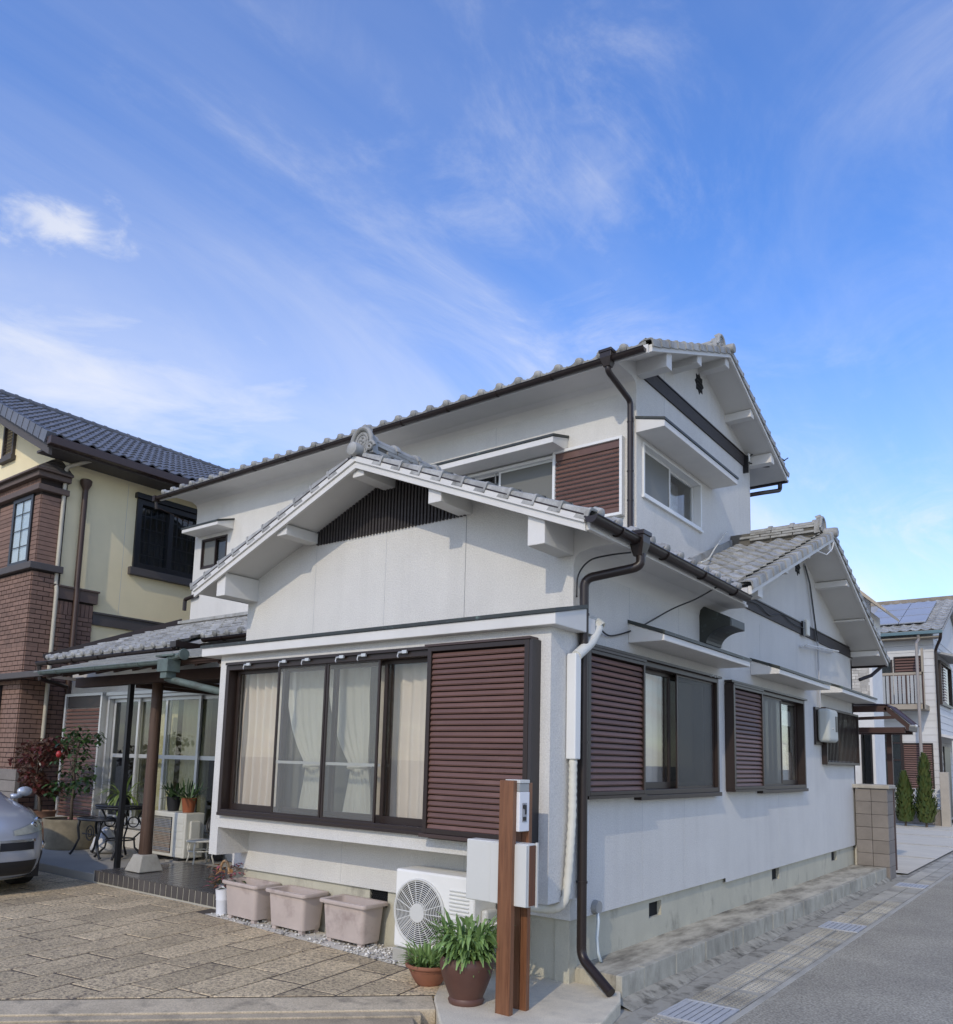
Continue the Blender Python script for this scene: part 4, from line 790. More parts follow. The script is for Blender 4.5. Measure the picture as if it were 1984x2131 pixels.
# side gable, front slope
cb, sb = 1/math.sqrt(1+.395**2), .395/math.sqrt(1+.395**2)
def keepB(p): return p.y > 2.66+max(0, (0.40-p.x))*1.0-0.05 and p.x > XU-0.1
field(RB, (0.37-TW*5, 2.66, ZB(2.66)), (1, 0, 0), (0, cb, sb), 5, 15, lambda c, r: True, keepB, eave=False)
verges(RB, (0.47, 2.66, ZB(2.66)), (1, 0, 0), (0, cb, sb), 15, VERGE_R)
field(RB2, (0.37, 9.45, ZB(9.45)), (-1, 0, 0), (0, -cb, sb), 12, 15); verges(RB2, (0.47, 9.45, ZB(9.45)), (-1, 0, 0), (0, -cb, sb), 15, VERGE_L)
# valley sheet between the two roofs, flashing along the upper wall
b = MB(); p0 = Vector((0.42, 2.66, ZB(2.66)+0.035)); p1 = Vector((XU, 3.98, ZB(3.98)+0.045)); b.bar(p0, p1, 0.16, 0.012, (0.3, -0.3, 1)); b.build('valley', HISM, H)
b = MB(); b.bar((XU+0.02, 3.95, ZB(3.95)+0.09), (XU+0.02, 6.0, ZB(6.0)+0.09), 0.03, 0.10); b.build('flashing', RIDGE, H)
# ---- ridges
def ridge(part, a, b_, courses=3, wid=0.22, cap=0.058, seg=0.30, h=0.042):
    a, b_ = Vector(a), Vector(b_); d = (b_-a).normalized(); Lr = (b_-a).length; u = d.cross(Vector((0, 0, 1))).normalized(); n = int(Lr/seg)
    m1 = MB(); m1.fr((0, 0, 0), (1, 0, 0), (0, 1, 0), (0, 0, 1), -0.5, 0.5, 0, 1, 0, 1)
    for c in range(courses):
        w = wid-0.03*c
        mm = MB(); mm.fr((0, 0, 0), (1, 0, 0), (0, 1, 0), (0, 0, 1), -w/2, w/2, 0.008, seg-0.008, 0.0, h*0.70); me = mm.mesh('ridge_course_tile', RIDGE)
        for i in range(-1, n):
            t = (i+(0.5 if c % 2 else 0))*seg
            if t < 0 or t+seg > Lr+0.1: continue
            link('ridge_course_tile', me, part, fmat(a+d*t+Vector((0, 0, c*h)), u, d) @ Matrix.Translation((random.uniform(-.003, .003), 0, 0)))
    mm = MB(); k = 9; zc = 0.0
    ringA = [(cap*math.cos(math.pi*j/k), 0.0, cap*math.sin(math.pi*j/k)) for j in range(k+1)]; P = [[(x, y, z) for x, _, z in ringA] for y in (0.0, seg)]; mm.grid(P)
    for y, r in ((0.0, 1.22), (0.05, 1.22)): pass
    Q = [[(x*r, y, z*r) for x, _, z in ringA] for y, r in ((-0.004, 0.9), (-0.002, 1.36), (0.050, 1.36), (0.054, 0.9))]; mm.grid(Q); me = mm.mesh('ridge_cap_tile', RIDGE, smooth=50, fix=False)
    for i in range(n): link('ridge_cap_tile', me, part, fmat(a+d*(i*seg)+Vector((0, 0, courses*h-0.006)), u, d))
    m2 = MB(); m2.fr(a, u, d, (0, 0, 1), -wid*0.30, wid*0.30, 0, Lr, -0.05, courses*h-0.004); m2.build('ridge_core', mat('ridge_mortar', (0.13, 0.12, 0.10), .9) if 'ridge_mortar' not in MATS else MATS['ridge_mortar'], part)
def ornament(part, c, F, U, s=1.0):
    """ridge-end tile: arched plate with rim, boss and side scrolls. c base centre, F facing, U sideways"""
    c, F, U = Vector(c), Vector(F), Vector(U); Z = Vector((0, 0, 1)); mb = MB(); n = 16
    pts = [(-0.15, 0), (-0.135, 0.09)]+[(0.125*math.cos(math.pi-math.pi*i/n), 0.12+0.135*math.sin(math.pi*i/n)) for i in range(n+1)]+[(0.135, 0.09), (0.15, 0)]
    f = [c+U*x*s+Z*z*s+F*0.03*s for x, z in pts]; k = len(pts); bk = [c+U*x*s*0.9+Z*z*s*0.92-F*0.06*s for x, z in pts]
    mb.add(f+bk, [tuple(range(k)), tuple(range(k, 2*k))[::-1]]+[(i, (i+1) % k, k+(i+1) % k, k+i) for i in range(k)])
    mb.tube([c+U*x*s+Z*z*s+F*0.035*s for x, z in pts[1:-1]], 0.024*s, 8)
    cc = c+Z*0.13*s+F*0.03*s; mb.torus(cc, U, Z, 0.075*s, 0.014*s, 18, 6); mb.torus(cc, U, Z, 0.045*s, 0.012*s, 16, 6)
    for a in range(3):
        q = 2*math.pi*a/3; mb.ball(cc+(U*math.cos(q)+Z*math.sin(q))*0.02*s, 0.018*s, 8, 6)
    for sg in (-1, 1):
        sp = [c+U*sg*(0.125+0.052*(1-t/16)*math.cos(0.6*t))*s+Z*(0.055+0.052*(1-t/16)*math.sin(0.6*t))*s+F*(0.04+0.001*t)*s for t in range(15)]; mb.tube(sp, [0.018*s*(1-0.02*t) for t in range(15)], 6)
        sp = [c+U*sg*(0.07+0.035*(1-t/14)*math.cos(0.7*t+2))*s+Z*(0.03+0.035*(1-t/14)*math.sin(0.7*t+2))*s+F*0.05*s for t in range(12)]; mb.tube(sp, 0.011*s, 6)
    mb.tube([c+Z*0.25*s-F*0.05*s, c+Z*0.285*s+F*0.02*s], [0.05*s, 0.03*s], 10)
    return mb.build('ridge_ornament', RIDGE, part, smooth=45)
zr = 4.27+0.055
ridge(RA, (-1.99, -0.30, zr), (-1.99, 2.94, zr)); ornament(RA, (-1.99, -0.36, zr-0.02), (0, -1, 0), (1, 0, 0), 0.95)
b = MB(); b.tube([(-1.99, -0.40, zr+0.005), (-1.99, -0.475, zr-0.0), (-1.99, -0.515, zr-0.0), (-1.99, -0.53, zr)], [0.060, 0.066, 0.060, 0.03], 16); b.build('round_end_tile', RIDGE, RA, smooth=50)
b = MB(); b.tube([(-1.99, -0.42, zr-0.04), (-1.99, -0.20, zr-0.04)], 0.085, 14); b.build('saddle_tile', RIDGE, RA, smooth=50)
zr = 4.735+0.055
ridge(RB, (0.28, 6.06, zr), (-0.90, 6.06, zr)); ornament(RB, (0.32, 6.06, zr-0.02), (1, 0, 0), (0, 1, 0), 0.9)
b = MB(); b.tube([(0.36, 6.06, zr-0.01), (0.50, 6.06, zr-0.02), (0.54, 6.06, zr-.02), (0.55, 6.06, zr-.02)], [0.065, 0.07, 0.062, 0.03], 16); b.build('round_end_tile', RIDGE, RB, smooth=50)
zr = 7.17+0.055
ridge(RC, (-0.68, 4.935, zr), (-9.9, 4.935, zr)); ornament(RC, (-0.64, 4.935, zr-0.02), (1, 0, 0), (0, 1, 0), 0.9)
b = MB(); b.tube([(-0.6, 4.935, zr-.01), (-0.47, 4.935, zr-0.02), (-0.43, 4.935, zr-.02), (-0.42, 4.935, zr-.02)], [0.065, 0.07, 0.062, 0.03], 16); b.build('round_end_tile', RIDGE, RC, smooth=50)
# ================================================================ LOWER RANGE AND PORCH
YE = 1.80
ZD = lambda y: 3.03+0.4*(y-1.0)+0.02
RD = slabq('roof', SOFFIT, (-10.72, 1.05, ZD(1.05)), (-6.92, 1.05, ZD(1.05)), (-6.92, YU-.004, ZD(YU)), (-9.85, YU-.004, ZD(YU)), 0.06, dn=0.012)
RD2 = slabq('roof', SOFFIT, (-6.915, 1.44, ZD(1.44)), (-4.03, 1.44, ZD(1.44)), (-4.03, YU-.004, ZD(YU)), (-6.915, YU-.004, ZD(YU)), 0.06, dn=0.012)
hip = lambda y: -10.72+(y-1.05)*0.457
field(RD, (-6.92-TW*13, 1.02, ZD(1.02)), (1, 0, 0), (0, c4, s4), 13, 8, lambda c, r: NT[0] < 296, lambda p: p.x > hip(p.y)+0.06)
field(RD2, (-4.06-TW*10, 1.42, ZD(1.42)), (1, 0, 0), (0, c4, s4), 10, 6, lambda c, r: c < 7 and NT[0] < 299)
b = MB(); b.bar((-10.76, 1.0, ZD(1.0)+0.06), (-9.87, YU, ZD(YU)+0.10), 0.10, 0.10); b.build('hip_board', DBROWN, H)
b = MB(); b.bar((-9.9, YU-0.05, ZD(YU)+0.07), (-4.05, YU-0.05, ZD(YU)+0.07), 0.09, 0.05); b.build('flashing', RIDGE, H)
o = REST.build('roof_tiles', TILE, H, smooth=40, fix=False); o['kind'] = 'stuff'
gutter('gutter', (-10.85, 0.97, ZD(1.0)-0.03), (-6.87, 0.97, ZD(1.0)-0.03), 0.055, GUT, H); gutter('gutter', (-6.80, 1.36, ZD(1.4)-0.02), (-4.05, 1.36, ZD(1.4)-0.02), 0.05, GUT, H)
b = MB(); b.box(-6.93, -6.79, 0.92, 1.38, ZD(1.2)-0.10, ZD(1.2)-0.02); b.build('gutter_return', GUT, H)
b = MB(); b.tube(elbow([(-9.75, YU-.05, 4.12), (-9.75, YU-.05, 4.32), (-9.45, YU-.05, 4.36), (-9.40, YU-0.02, 4.36)], .04), 0.035, 8); b.build('downpipe', GUT, H, smooth=40)
b = MB(); b.tube([(-10.82, 0.97, ZD(1.0)-0.08), (-10.82, 1.0, 2.75), (-10.9, 1.5, 2.66)], 0.035, 8); b.build('downpipe', GUT, H, smooth=40)
# engawa wall with sliding doors
DO = (-9.95, -4.6, 0.42, 2.48)
mb = MB(); panel(mb, (0, YE, 0), (1, 0, 0), (0, 0, 1), (0, -1, 0), (-11.34, -4.03), (0.0, 3.10), [DO], 0.14); mb.box(-11.34, -11.2, YE+.15, 8.9, 0, 3.1); mb.build('porch_wall', STUCCO, H)
fe = front(YE); b = MB(); frame(b, fe, -9.97, -4.58, 0.40, 2.50, 0.05, -0.13, 0.05); mbox(b, fe, -9.97, -4.58, 2.501, 2.56, -0.0, 0.09); dw = b.build('sliding_doors', ALU, H, bev=0.003)
for i, (a, c, d, gm) in enumerate(((-9.90, -9.12, -0.03, GLASSD), (-9.18, -8.30, -0.07, GLASS), (-8.38, -7.46, -0.03, GLASS), (-7.54, -6.6, -0.07, GLASSD), (-6.68, -5.7, -0.03, GLASS), (-5.78, -4.65, -0.07, GLASS))):
    sash(dw, fe, a, c, 0.46, 2.45, d, w=0.055, wb=0.10, m=ALU, gm=gm); b = MB(); mbox(b, fe, a+.055, c-.055, 1.49, 1.55, d-0.028, d-0.003); b.build('mid_rail', ALU, dw)
for i, (a, c) in enumerate(((-9.85, -9.2), (-9.1, -8.45), (-8.3, -7.55), (-7.4, -6.7))):
    curtain('curtain', front(YE+0.30), one(a), one(c), 0.45, 2.42, 0.0, 6, 0.03, CURTY if i in (1, 2) else mat('curtain_dull_%d' % i, (0.24, 0.23, 0.15), 0.9, 0.1), dw, seed=20+i)
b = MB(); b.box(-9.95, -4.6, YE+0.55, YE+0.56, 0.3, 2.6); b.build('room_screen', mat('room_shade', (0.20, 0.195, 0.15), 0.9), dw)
b = MB(); frame(b, fe, -11.28, -10.02, 0.42, 2.56, 0.05, 0.004, 0.13); mbox(b, fe, -11.24, -10.06, 0.45, 2.52, 0.004, 0.03); es = b.build('shutter', ALU, H, bev=0.003)
b = MB(); mbox(b, fe, -11.23, -10.07, 2.32, 2.51, 0.03, 0.09); b.build('panel', DBROWN, es); slats(es, fe, -11.228, -10.072, 0.47, 2.32, 28, 0.11, BROWN)
# porch roof of slate boards
ZP = lambda y: 2.625+0.30*(y+0.22)
pr = slabq('porch_roof', OLDWOOD, (-8.1, -0.22, ZP(-.22)), (-4.16, -0.22, ZP(-.22)), (-4.16, 0.90, ZP(0.90)), (-8.3, 0.90, ZP(0.90)), 0.03, dn=0.016)
for r in range(6):
    y0 = -0.26+r*0.185; x = -8.25+0.13*(r % 2)
    while x < -4.16:
        l = min(0.42, -4.14-x); b = MB()
        if l > 0.05:
            b.add([(x+.003, y0, ZP(y0)+0.004), (x+l-.003, y0, ZP(y0)+0.004), (x+l-.003, y0+0.24, ZP(y0+.24)-0.004), (x+.003, y0+0.24, ZP(y0+.24)-0.004), (x+.003, y0, ZP(y0)+0.016), (x+l-.003, y0, ZP(y0)+0.016), (x+l-.003, y0+0.24, ZP(y0+.24)+0.004), (x+.003, y0+0.24, ZP(y0+.24)+0.004)],
                  [(0, 3, 2, 1), (4, 5, 6, 7), (0, 1, 5, 4), (1, 2, 6, 5), (2, 3, 7, 6), (3, 0, 4, 7)]); b.build('slate', SLATE, pr)
        x += 0.42
b = MB(); b.bar((-4.15, -0.26, ZP(-.26)), (-4.15, 0.9, ZP(0.9)), 0.025, 0.05); b.build('edge_board', OLDWOOD, pr)
b = MB(); b.box(-8.2, -4.05, 0.30, 0.42, 2.46, 2.59); b.build('beam', OLDWOOD, pr); b = MB(); b.box(-8.1, -4.2, -0.20, -0.17, 2.56, 2.635); b.build('fascia', OLDWOOD, pr)  # beam colour darkened to stand for the shade of gutter and eaves
for i in range(10):
    x = -8.0+i*0.42; b = MB(); b.bar((x, -0.18, ZP(-.18)-0.075), (x, 0.86, ZP(0.86)-0.075), 0.045, 0.05); b.build('rafter', OLDWOOD, pr)
for xx in (-6.8, -6.3): b = MB(); b.box(xx-.05, xx+.05, 0.42, 1.79, 2.42, 2.52); b.build('tie_beam', OLDWOOD, pr)
b = MB(); b.box(-8.2, -4.05, 0.45, 1.75, 2.60, 2.615); b.build('ceiling', OLDWOOD, pr)
b = MB(); b.lathe([(0.070, 0.30), (0.078, 0.32), (0.075, 0.9), (0.071, 1.6), (0.068, 2.2), (0.066, 2.47)], 18, (-6.26, 0.38, 0), wob=lambda a, z: 0.04*math.sin(2*a+z*1.7)+0.015*math.sin(7*a+z)); b.build('round_post', LOG, pr, smooth=True)
b = MB(); b.box(-6.875, -6.815, 0.33, 0.39, 0.10, 2.46); b.build('steel_post', BLACKM, pr)
b = MB(); s1, s2 = 0.165, 0.10; cc = (-6.26, 0.38)
b.add([(cc[0]+i*s, cc[1]+j*s, z) for s, z in ((s1, 0.146), (s2, 0.345)) for i, j in ((-1, -1), (1, -1), (1, 1), (-1, 1))], [(0, 3, 2, 1), (4, 5, 6, 7)]+[(i, (i+1) % 4, 4+(i+1) % 4, 4+i) for i in range(4)]); b.build('post_base', CONC, pr, bev=0.012)
gC2 = gutter('copper_gutter', (-7.95, -0.30, 2.605), (-5.05, -0.30, 2.60), 0.040, COPPER, pr)
b = MB(); b.box(-5.06, -4.86, -0.38, -0.22, 2.47, 2.61); b.box(-5.02, -4.90, -0.36, -0.24, 2.40, 2.47); b.tube([(-4.96, -0.30, 2.62), (-4.78, -0.30, 2.64), (-4.66, -0.31, 2.65)], 0.035, 10); b.tube([(-4.68, -0.31, 2.65), (-4.655, -0.31, 2.65)], 0.062, 14); b.box(-5.14, -4.80, -0.36, -0.24, 2.64, 2.665); b.build('copper_rain_head', COPPER, pr, bev=0.004)
b = MB(); b.tube([(-4.99, -0.30, 2.42), (-4.97, -0.27, 2.395), (-4.35, -0.06, 2.26), (-4.0, 0.05, 2.18)], [0.045, 0.04, 0.04, 0.04], 12); b.build('copper_pipe', COPPER, pr, smooth=40)
# tiled step
ST = thing('porch_step', 'low porch step paved with dark glossy tiles beside the bay window', 'step', (-5.3, 0.8, 0.0))
b = MB(); b.box(-6.72, -4.06, -0.004, 1.25, -0.05, 0.136); b.build('bed', GROUT, ST)
b = MB(); b.box(-7.2, -4.06, 1.26, 1.79, -0.05, 0.12); b.build('back_bed', SLABM, ST)
nx_, ny_ = 12, 14; twx = 2.64/nx_; twy = 1.22/ny_
bm_ = MB(); bm_.box(0.005, twx-.005, 0.006, twy-.006, 0, 0.006); tme = bm_.mesh('tile', DTILE)
for i in range(nx_):
    for j in range(ny_): link('tile', tme, ST, Matrix.Translation((-6.71+i*twx, 0.03+j*twy, 0.134)))
bm_ = MB(); bm_.box(0.008, 0.102, -0.006, 0.02, 0.0, 0.130); tme = bm_.mesh('edge_tile', DTILE)
for i in range(24): link('edge_tile', tme, ST, Matrix.Translation((-6.70+i*0.110, -0.004, 0.012)))
b = MB(); b.box(-13.5, -6.73, 0.0, 1.79, -0.05, 0.098); tag(b.build('patio', SLABM, None, bev=0.01), kind='structure')
# extractor hood, meter, conduits, cables, pipes on the side wall
poly = [(0.0, 3.20), (0.06, 3.20), (0.32, 3.07), (0.32, 2.985)]+[(0.32-0.25*math.sin(a), 2.985-0.16*(1-math.cos(a))) for a in [math.pi/2*i/8 for i in range(1, 9)]]+[(0.0, 2.825)]
def hprism(poly, y0, y1):
    q = MB(); n = len(poly); q.add([(x, y0, z) for x, z in poly]+[(x, y1, z) for x, z in poly], [tuple(range(n)), tuple(range(n, 2*n))[::-1]]+[(i, (i+1) % n, n+(i+1) % n, n+i) for i in range(n)]); return q
b = hprism(poly, 2.52, 2.94); hood = b.build('extractor_hood', HISM, H, bev=0.002)
# ================================================================ NEIGHBOUR ON THE LEFT
NB = thing('house', 'cream rendered house with brown brick corner and dark blue-grey tiled roof', 'house', (-15.0, 6.0, 0.0))
NX, NY = -12.0, 1.70
ND = 10.0
mb = MB(); panel(mb, (NX, 0, 0), (0, 1, 0), (0, 0, 1), (1, 0, 0), (NY, ND), (0, 7.25), [(3.14, 4.62, 5.28, 6.62)], 0.14)
panel(mb, (0, NY, 0), (1, 0, 0), (0, 0, 1), (0, -1, 0), (-20, NX), (0, 7.25), [], 0.14); NZ = lambda x: 7.12+0.55*(x+0.0-(NX+0.6))*-1 if x > -16 else 7.12+0.55*(16+NX+0.6)
ZN = lambda x: 7.12-0.50*(x-(NX+0.62))
mb.prism([(-20, 7.25), (NX, 7.25), (NX, ZN(NX)-.06), (-16, ZN(-16)-.06), (-20, ZN(-12.0)-.06)], 'y', NY, NY+0.14); mb.build('wall', CREAM, NB)
# roof: right slope
for (xa, xb, nm) in ((NX+0.62, -16.0, 'r'), (-20.6, -16.0, 'l')):
    za, zb = 7.12, ZN(-16.0); b = MB(); b.add([(xa, NY-0.72, za), (xb, NY-0.72, zb), (xb, ND+.5, zb), (xa, ND+.5, za), (xa, NY-0.72, za-.08), (xb, NY-0.72, zb-.08), (xb, ND+.5, zb-.08), (xa, ND+.5, za-.08)], [(0, 1, 2, 3), (7, 6, 5, 4), (0, 4, 5, 1), (1, 5, 6, 2), (2, 6, 7, 3), (3, 7, 4, 0)]); o = b.build('roof', NTRIM2, NB)
    if nm == 'r': NR = o
    else: NR2 = o
NW, NL = 0.30, 0.28
def nprof(u, w):
    t = (u/w) % 1.0; return 0.052*max(0.0, math.cos(2*math.pi*(t-0.5)))**0.8 if 0.25 < t < 0.75 else 0.0
def ntile(mb, M, w=NW, l=NL, seg=10):
    top0 = [(w*i/seg, 0, nprof(w*i/seg, w)+0.034) for i in range(seg+1)]; top1 = [(u, l*1.1, z-0.030) for u, _, z in top0]; bot = [(u, 0, z-0.026) for u, _, z in top0]; n = seg+1
    mb.add([M @ Vector(p) for p in top0+top1+bot], [f for i in range(seg) for f in ((i, i+1, n+i+1, n+i), (2*n+i, 2*n+i+1, i+1, i))])
q = MB(); ntile(q, I4); NT_ME = q.mesh('roof_tile', NTILE, smooth=35)
cn, sn = 1/math.sqrt(1.25), 0.5/math.sqrt(1.25); nrest = MB(); cnt = 0
for r in range(18):
    for c in range(27):
        M = fmat(Vector((NX+0.64, NY-0.66, 7.12))+Vector((0, 1, 0))*(c*NW)+Vector((-cn, 0, sn))*(r*NL)+Vector((sn, 0, cn))*0.01, (0, 1, 0), (-cn, 0, sn))
        if c < 16 and r < 18 and cnt < 285: link('roof_tile', NT_ME, NR, M); cnt += 1
        else: ntile(nrest, M)
o = nrest.build('roof_tiles', NTILE, NR, smooth=35); o['kind'] = 'stuff'
b = MB(); b.grid([[(-20.6, y, 7.16), (-16.0, y, ZN(-16)+.04)] for y in (NY-.7, ND+.5)]); b.build('roof_tiles', NTILE, NR2)
qv = MB(); qv.box(-0.10, 0.035, 0, NL*0.97, 0.02, 0.07); qv.box(0.0, 0.04, 0, NL*0.97, -0.13, 0.07); qv.box(-0.11, 0.048, -0.006, 0.035, -0.135, 0.078); nv = qv.mesh('verge_tile', NTILE)
for r in range(18): link('verge_tile', nv, NR, fmat(Vector((NX+0.64, NY-0.72, 7.12))+Vector((-cn, 0, sn))*(r*NL)+Vector((sn, 0, cn))*0.02, (0, -1, 0), (cn*-1, 0, sn)) if False else fmat(Vector((NX+0.64, NY-0.70, 7.12))+Vector((-cn, 0, sn))*(r*NL), (0, 1, 0), (-cn, 0, sn)) @ Matrix.Scale(-1, 4, (1, 0, 0)))
b = MB(); b.prism([(NX+0.60, 7.05), (-16, ZN(-16)-.07), (-16, ZN(-16)-.34), (NX+0.60, 6.80)], 'y', NY-0.66, NY-0.60); b.build('bargeboard', NTRIM2, NB)
qc = MB(); qc.tube([(0, -.005, 0), (0, 0.30, 0)], 0.075, 10); qc.tube([(0, -.01, 0), (0, 0.05, 0)], 0.088, 10); rc = qc.mesh('ridge_cap_tile', NTILE, smooth=45)
for i in range(32): link('ridge_cap_tile', rc, NR, Matrix.Translation((-16.0, NY-0.68+i*0.30, ZN(-16)+0.07)))
b = MB(); b.box(NX+0.62, NX+0.78, NY-0.72, ND+0.4, 6.95, 7.10); b.build('gutter', mat('neighbour_gutter', (0.05, 0.03, 0.026), 0.4, 0.1), NB, bev=0.012)
b = MB(); b.box(NX+0.0, NX+0.62, NY-0.60, ND+0.4, 6.96, 7.0); b.build('eave_soffit', NTRIM2, NB); b = MB(); b.box(NX+0.6, NX+0.62, NY-.7, ND+.4, 6.92, 7.06); b.build('fascia', NTRIM2, NB)
# side window
ns = side(NX); b = MB(); frame(b, ns, 3.10, 4.66, 5.24, 6.66, 0.11, -0.10, 0.05); mbox(b, ns, 3.84, 3.94, 5.30, 6.6, -0.08, 0.02); mbox(b, ns, 3.05, 4.71, 6.661, 6.77, -.02, 0.10); nwn = b.build('window', NBLACK, NB, bev=0.005)
b = MB(); mbox(b, ns, 3.02, 4.74, 5.08, 5.235, 0, 0.10); b.build('sill', NTRIM2, nwn, bev=0.01)
b = MB(); mbox(b, ns, 3.2, 4.6, 5.3, 6.6, -0.07, -0.065); b.build('pane', GLASSD, nwn)
for uu in (3.33, 3.46, 3.59, 3.72, 4.06, 4.19, 4.32, 4.45): b = MB(); mbox(b, ns, uu, uu+0.014, 5.3, 6.6, -0.064, -0.05); b.build('glazing_bar', NBLACK, nwn)
for vv in (5.55, 5.82, 6.09, 6.36): b = MB(); mbox(b, ns, 3.2, 3.84, vv, vv+.014, -0.0645, -0.049); mbox(b, ns, 3.94, 4.6, vv, vv+.014, -0.0645, -0.049); b.build('glazing_bar', NBLACK, nwn)
curtain('curtain', lambda u, v, d: (NX-0.25+d, u, v), one(3.2), one(4.6), 5.3, 6.6, 0.0, 12, 0.03, mat('curtain_blue', (0.16, 0.18, 0.21), 0.9), nwn, seed=31)
b = MB(); mbox(b, ns, 2.38, ND, 3.97, 4.18, 0.0, 0.05); mbox(b, ns, 2.38, ND, 4.181, 4.215, 0, 0.075); b.build('belt_course', NTRIM2, NB)
v = MB(); v.box(NX-.02, NX+0.0015, 2.9, 2.906, 4.25, 6.9); v.build('joint', JOINT, NB)
# brick corner and brick bay
BH, BL_ = 0.086, 0.215
bme = MB(); bme.box(0.004, BL_-0.010, -0.016, 0.03, 0.005, BH-0.009); brick_f = bme.mesh('brick', BRICK)
bme = MB(); bme.box(-0.03, 0.016, 0.004, BL_-0.010, 0.005, BH-0.009); brick_s = bme.mesh('brick', BRICK)
bst = MB(); bct = [0]
def bricks(mode, parent, u0, u1, z0, z1, pl, big):
    n = int(round((z1-z0)/BH)); w = BL_
    for r in range(n):
        u = u0-(w/2 if r % 2 else 0)
        while u < u1-0.03:
            a, c = max(u, u0), min(u+w, u1); z = z0+r*BH
            if c-a > 0.04:
                if c-a > w-0.01 and big and bct[0] < 298:
                    link('brick', brick_f if mode == 'f' else brick_s, parent, Matrix.Translation((a, pl, z) if mode == 'f' else (pl, a, z))); bct[0] += 1
                elif c-a <= w-0.01 and big and bct[0] < 298:
                    o = link('brick', brick_f if mode == 'f' else brick_s, parent, Matrix.Translation((a, pl, z) if mode == 'f' else (pl, a, z)) @ Matrix.Diagonal(((c-a)/w, 1, 1, 1) if mode == 'f' else (1, (c-a)/w, 1, 1))); bct[0] += 1
                else:
                    if mode == 'f': bst.box(a+.004, c-.010, pl-.016, pl+.03, z+.005, z+BH-.009)
                    else: bst.box(pl-.03, pl+.016, a+.004, c-.010, z+.005, z+BH-.009)
            u += w
PF = NY-0.05; PS = NX+0.05
b = MB(); b.box(-13.05, PS-0.006, PF+0.006, NY+0.3, 0, 4.35); b.box(NX-0.2, PS-0.006, NY+.3, 2.37, 0, 4.35); cor = b.build('brick_corner', MORTAR, NB)
# big, visible pieces first
bricks('s', cor, PF+0.0, 2.37, 3.3, 4.07, PS, True); bricks('f', cor, -13.05, PS, 3.3, 4.07, PF, True)
for i in range(9):
    z = 4.075; a = PF+i*0.08
    if a < 2.35: b = MB(); b.box(PS-.03, PS+.018, a+.004, a+.072, z, z+0.24); b.build('brick', BRICK, cor)
for i in range(13):
    a = -13.05+i*0.083
    if a < PS-.05: b = MB(); b.box(a+.004, a+.075, PF-.018, PF+.03, 4.075, 4.315); b.build('brick', BRICK, cor)
b = MB(); b.box(-13.10, PS+0.06, PF-0.06, PF+.2, 4.352, 4.57); b.box(PS-0.2, PS+0.06, PF+.2, 2.42, 4.352, 4.57); b.box(-13.12, PS+0.085, PF-0.085, PF+.2, 4.571, 4.60); b.box(PS-.2, PS+0.085, PF+.2, 2.44, 4.571, 4.60); b.build('trim', NTRIM, cor)
# bay with narrow windows
BF = 1.20; XR = -11.93; ZS = 4.80
b = MB(); b.box(-15.5, XR-0.006, BF+0.006, NY, 0.0, ZS); bay = b.build('brick_bay', MORTAR, NB)
bricks('f', bay, -13.3, XR, 3.4, ZS, BF, True)
bricks('s', bay, BF, NY-0.06, 3.4, ZS, XR, True)
bricks('f', bay, -15.5, -13.3, 3.4, ZS, BF, False); bricks('f', bay, -13.3, XR, 0.4, 3.4, BF, False); bricks('s', bay, BF, NY, .4, 3.4, XR, False); bricks('s', cor, PF, 2.37, 0.5, 3.3, PS, False); bricks('f', cor, -13.05, PS, .5, 3.3, PF, False)
b = MB(); b.box(-15.5, XR+0.10, BF-0.10, NY, ZS+.002, ZS+0.13); b.build('sill', NTRIM2, bay, bev=0.012)
ZT = 6.28
b = MB(); b.box(-15.5, XR-0.04, BF+0.046, NY, ZS+0.13, ZT); b.build('bay_core', MORTAR, bay)
for xa, xb in ((-12.19, XR-0.03), (-13.62, -13.03)):
    n = int((ZT-ZS-0.13)/BH)
    for r in range(n):
        q = MB(); q.box(xa, xb-.008, BF+0.03, BF+0.08, ZS+.135+r*BH+.004, ZS+.135+(r+1)*BH-.006); q.build('brick', BRICK, bay)
for r in range(int((ZT-ZS-.13)/BH)): bst.box(XR-0.07, XR-0.024, BF+0.05, NY-.05, ZS+.135+r*BH+.004, ZS+.135+(r+1)*BH-.006)
nf = front(BF+0.03); b = MB(); frame(b, nf, -13.0, -12.20, ZS+0.15, ZT-0.02, 0.075, -0.02, 0.03); wn1 = b.build('window', NBLACK, NB, bev=0.004)
LIT = mat('pale_blind', (0.55, 0.62, 0.62), 0.6, 0.10, 4); b = MB(); mbox(b, nf, -12.94, -12.26, ZS+.2, ZT-.08, -0.012, -0.006); b.build('blind', LIT, wn1); b = MB(); mbox(b, nf, -12.94, -12.26, ZS+.2, ZT-.08, 0.008, 0.012); b.build('pane', GLASS, wn1)
for uu in (-12.61,): b = MB(); mbox(b, nf, uu, uu+.016, ZS+.2, ZT-.08, 0.0125, 0.02); b.build('glazing_bar', NBLACK, wn1)
for vv in (5.3, 5.62, 5.93): b = MB(); mbox(b, nf, -12.94, -12.26, vv, vv+.014, 0.0128, 0.0205); b.build('glazing_bar', NBLACK, wn1)
b = MB(); b.box(-15.5, XR+0.07, BF-0.07, NY, ZT, ZT+0.11); b.build('lintel', NTRIM, bay, bev=0.01)
for i in range(24):
    a = XR-0.05-0.085*(i+1)
    q = MB(); q.box(a+.004, a+.079, BF+0.0, BF+.06, ZT+0.112, ZT+0.24); q.build('brick', BRICK, bay)
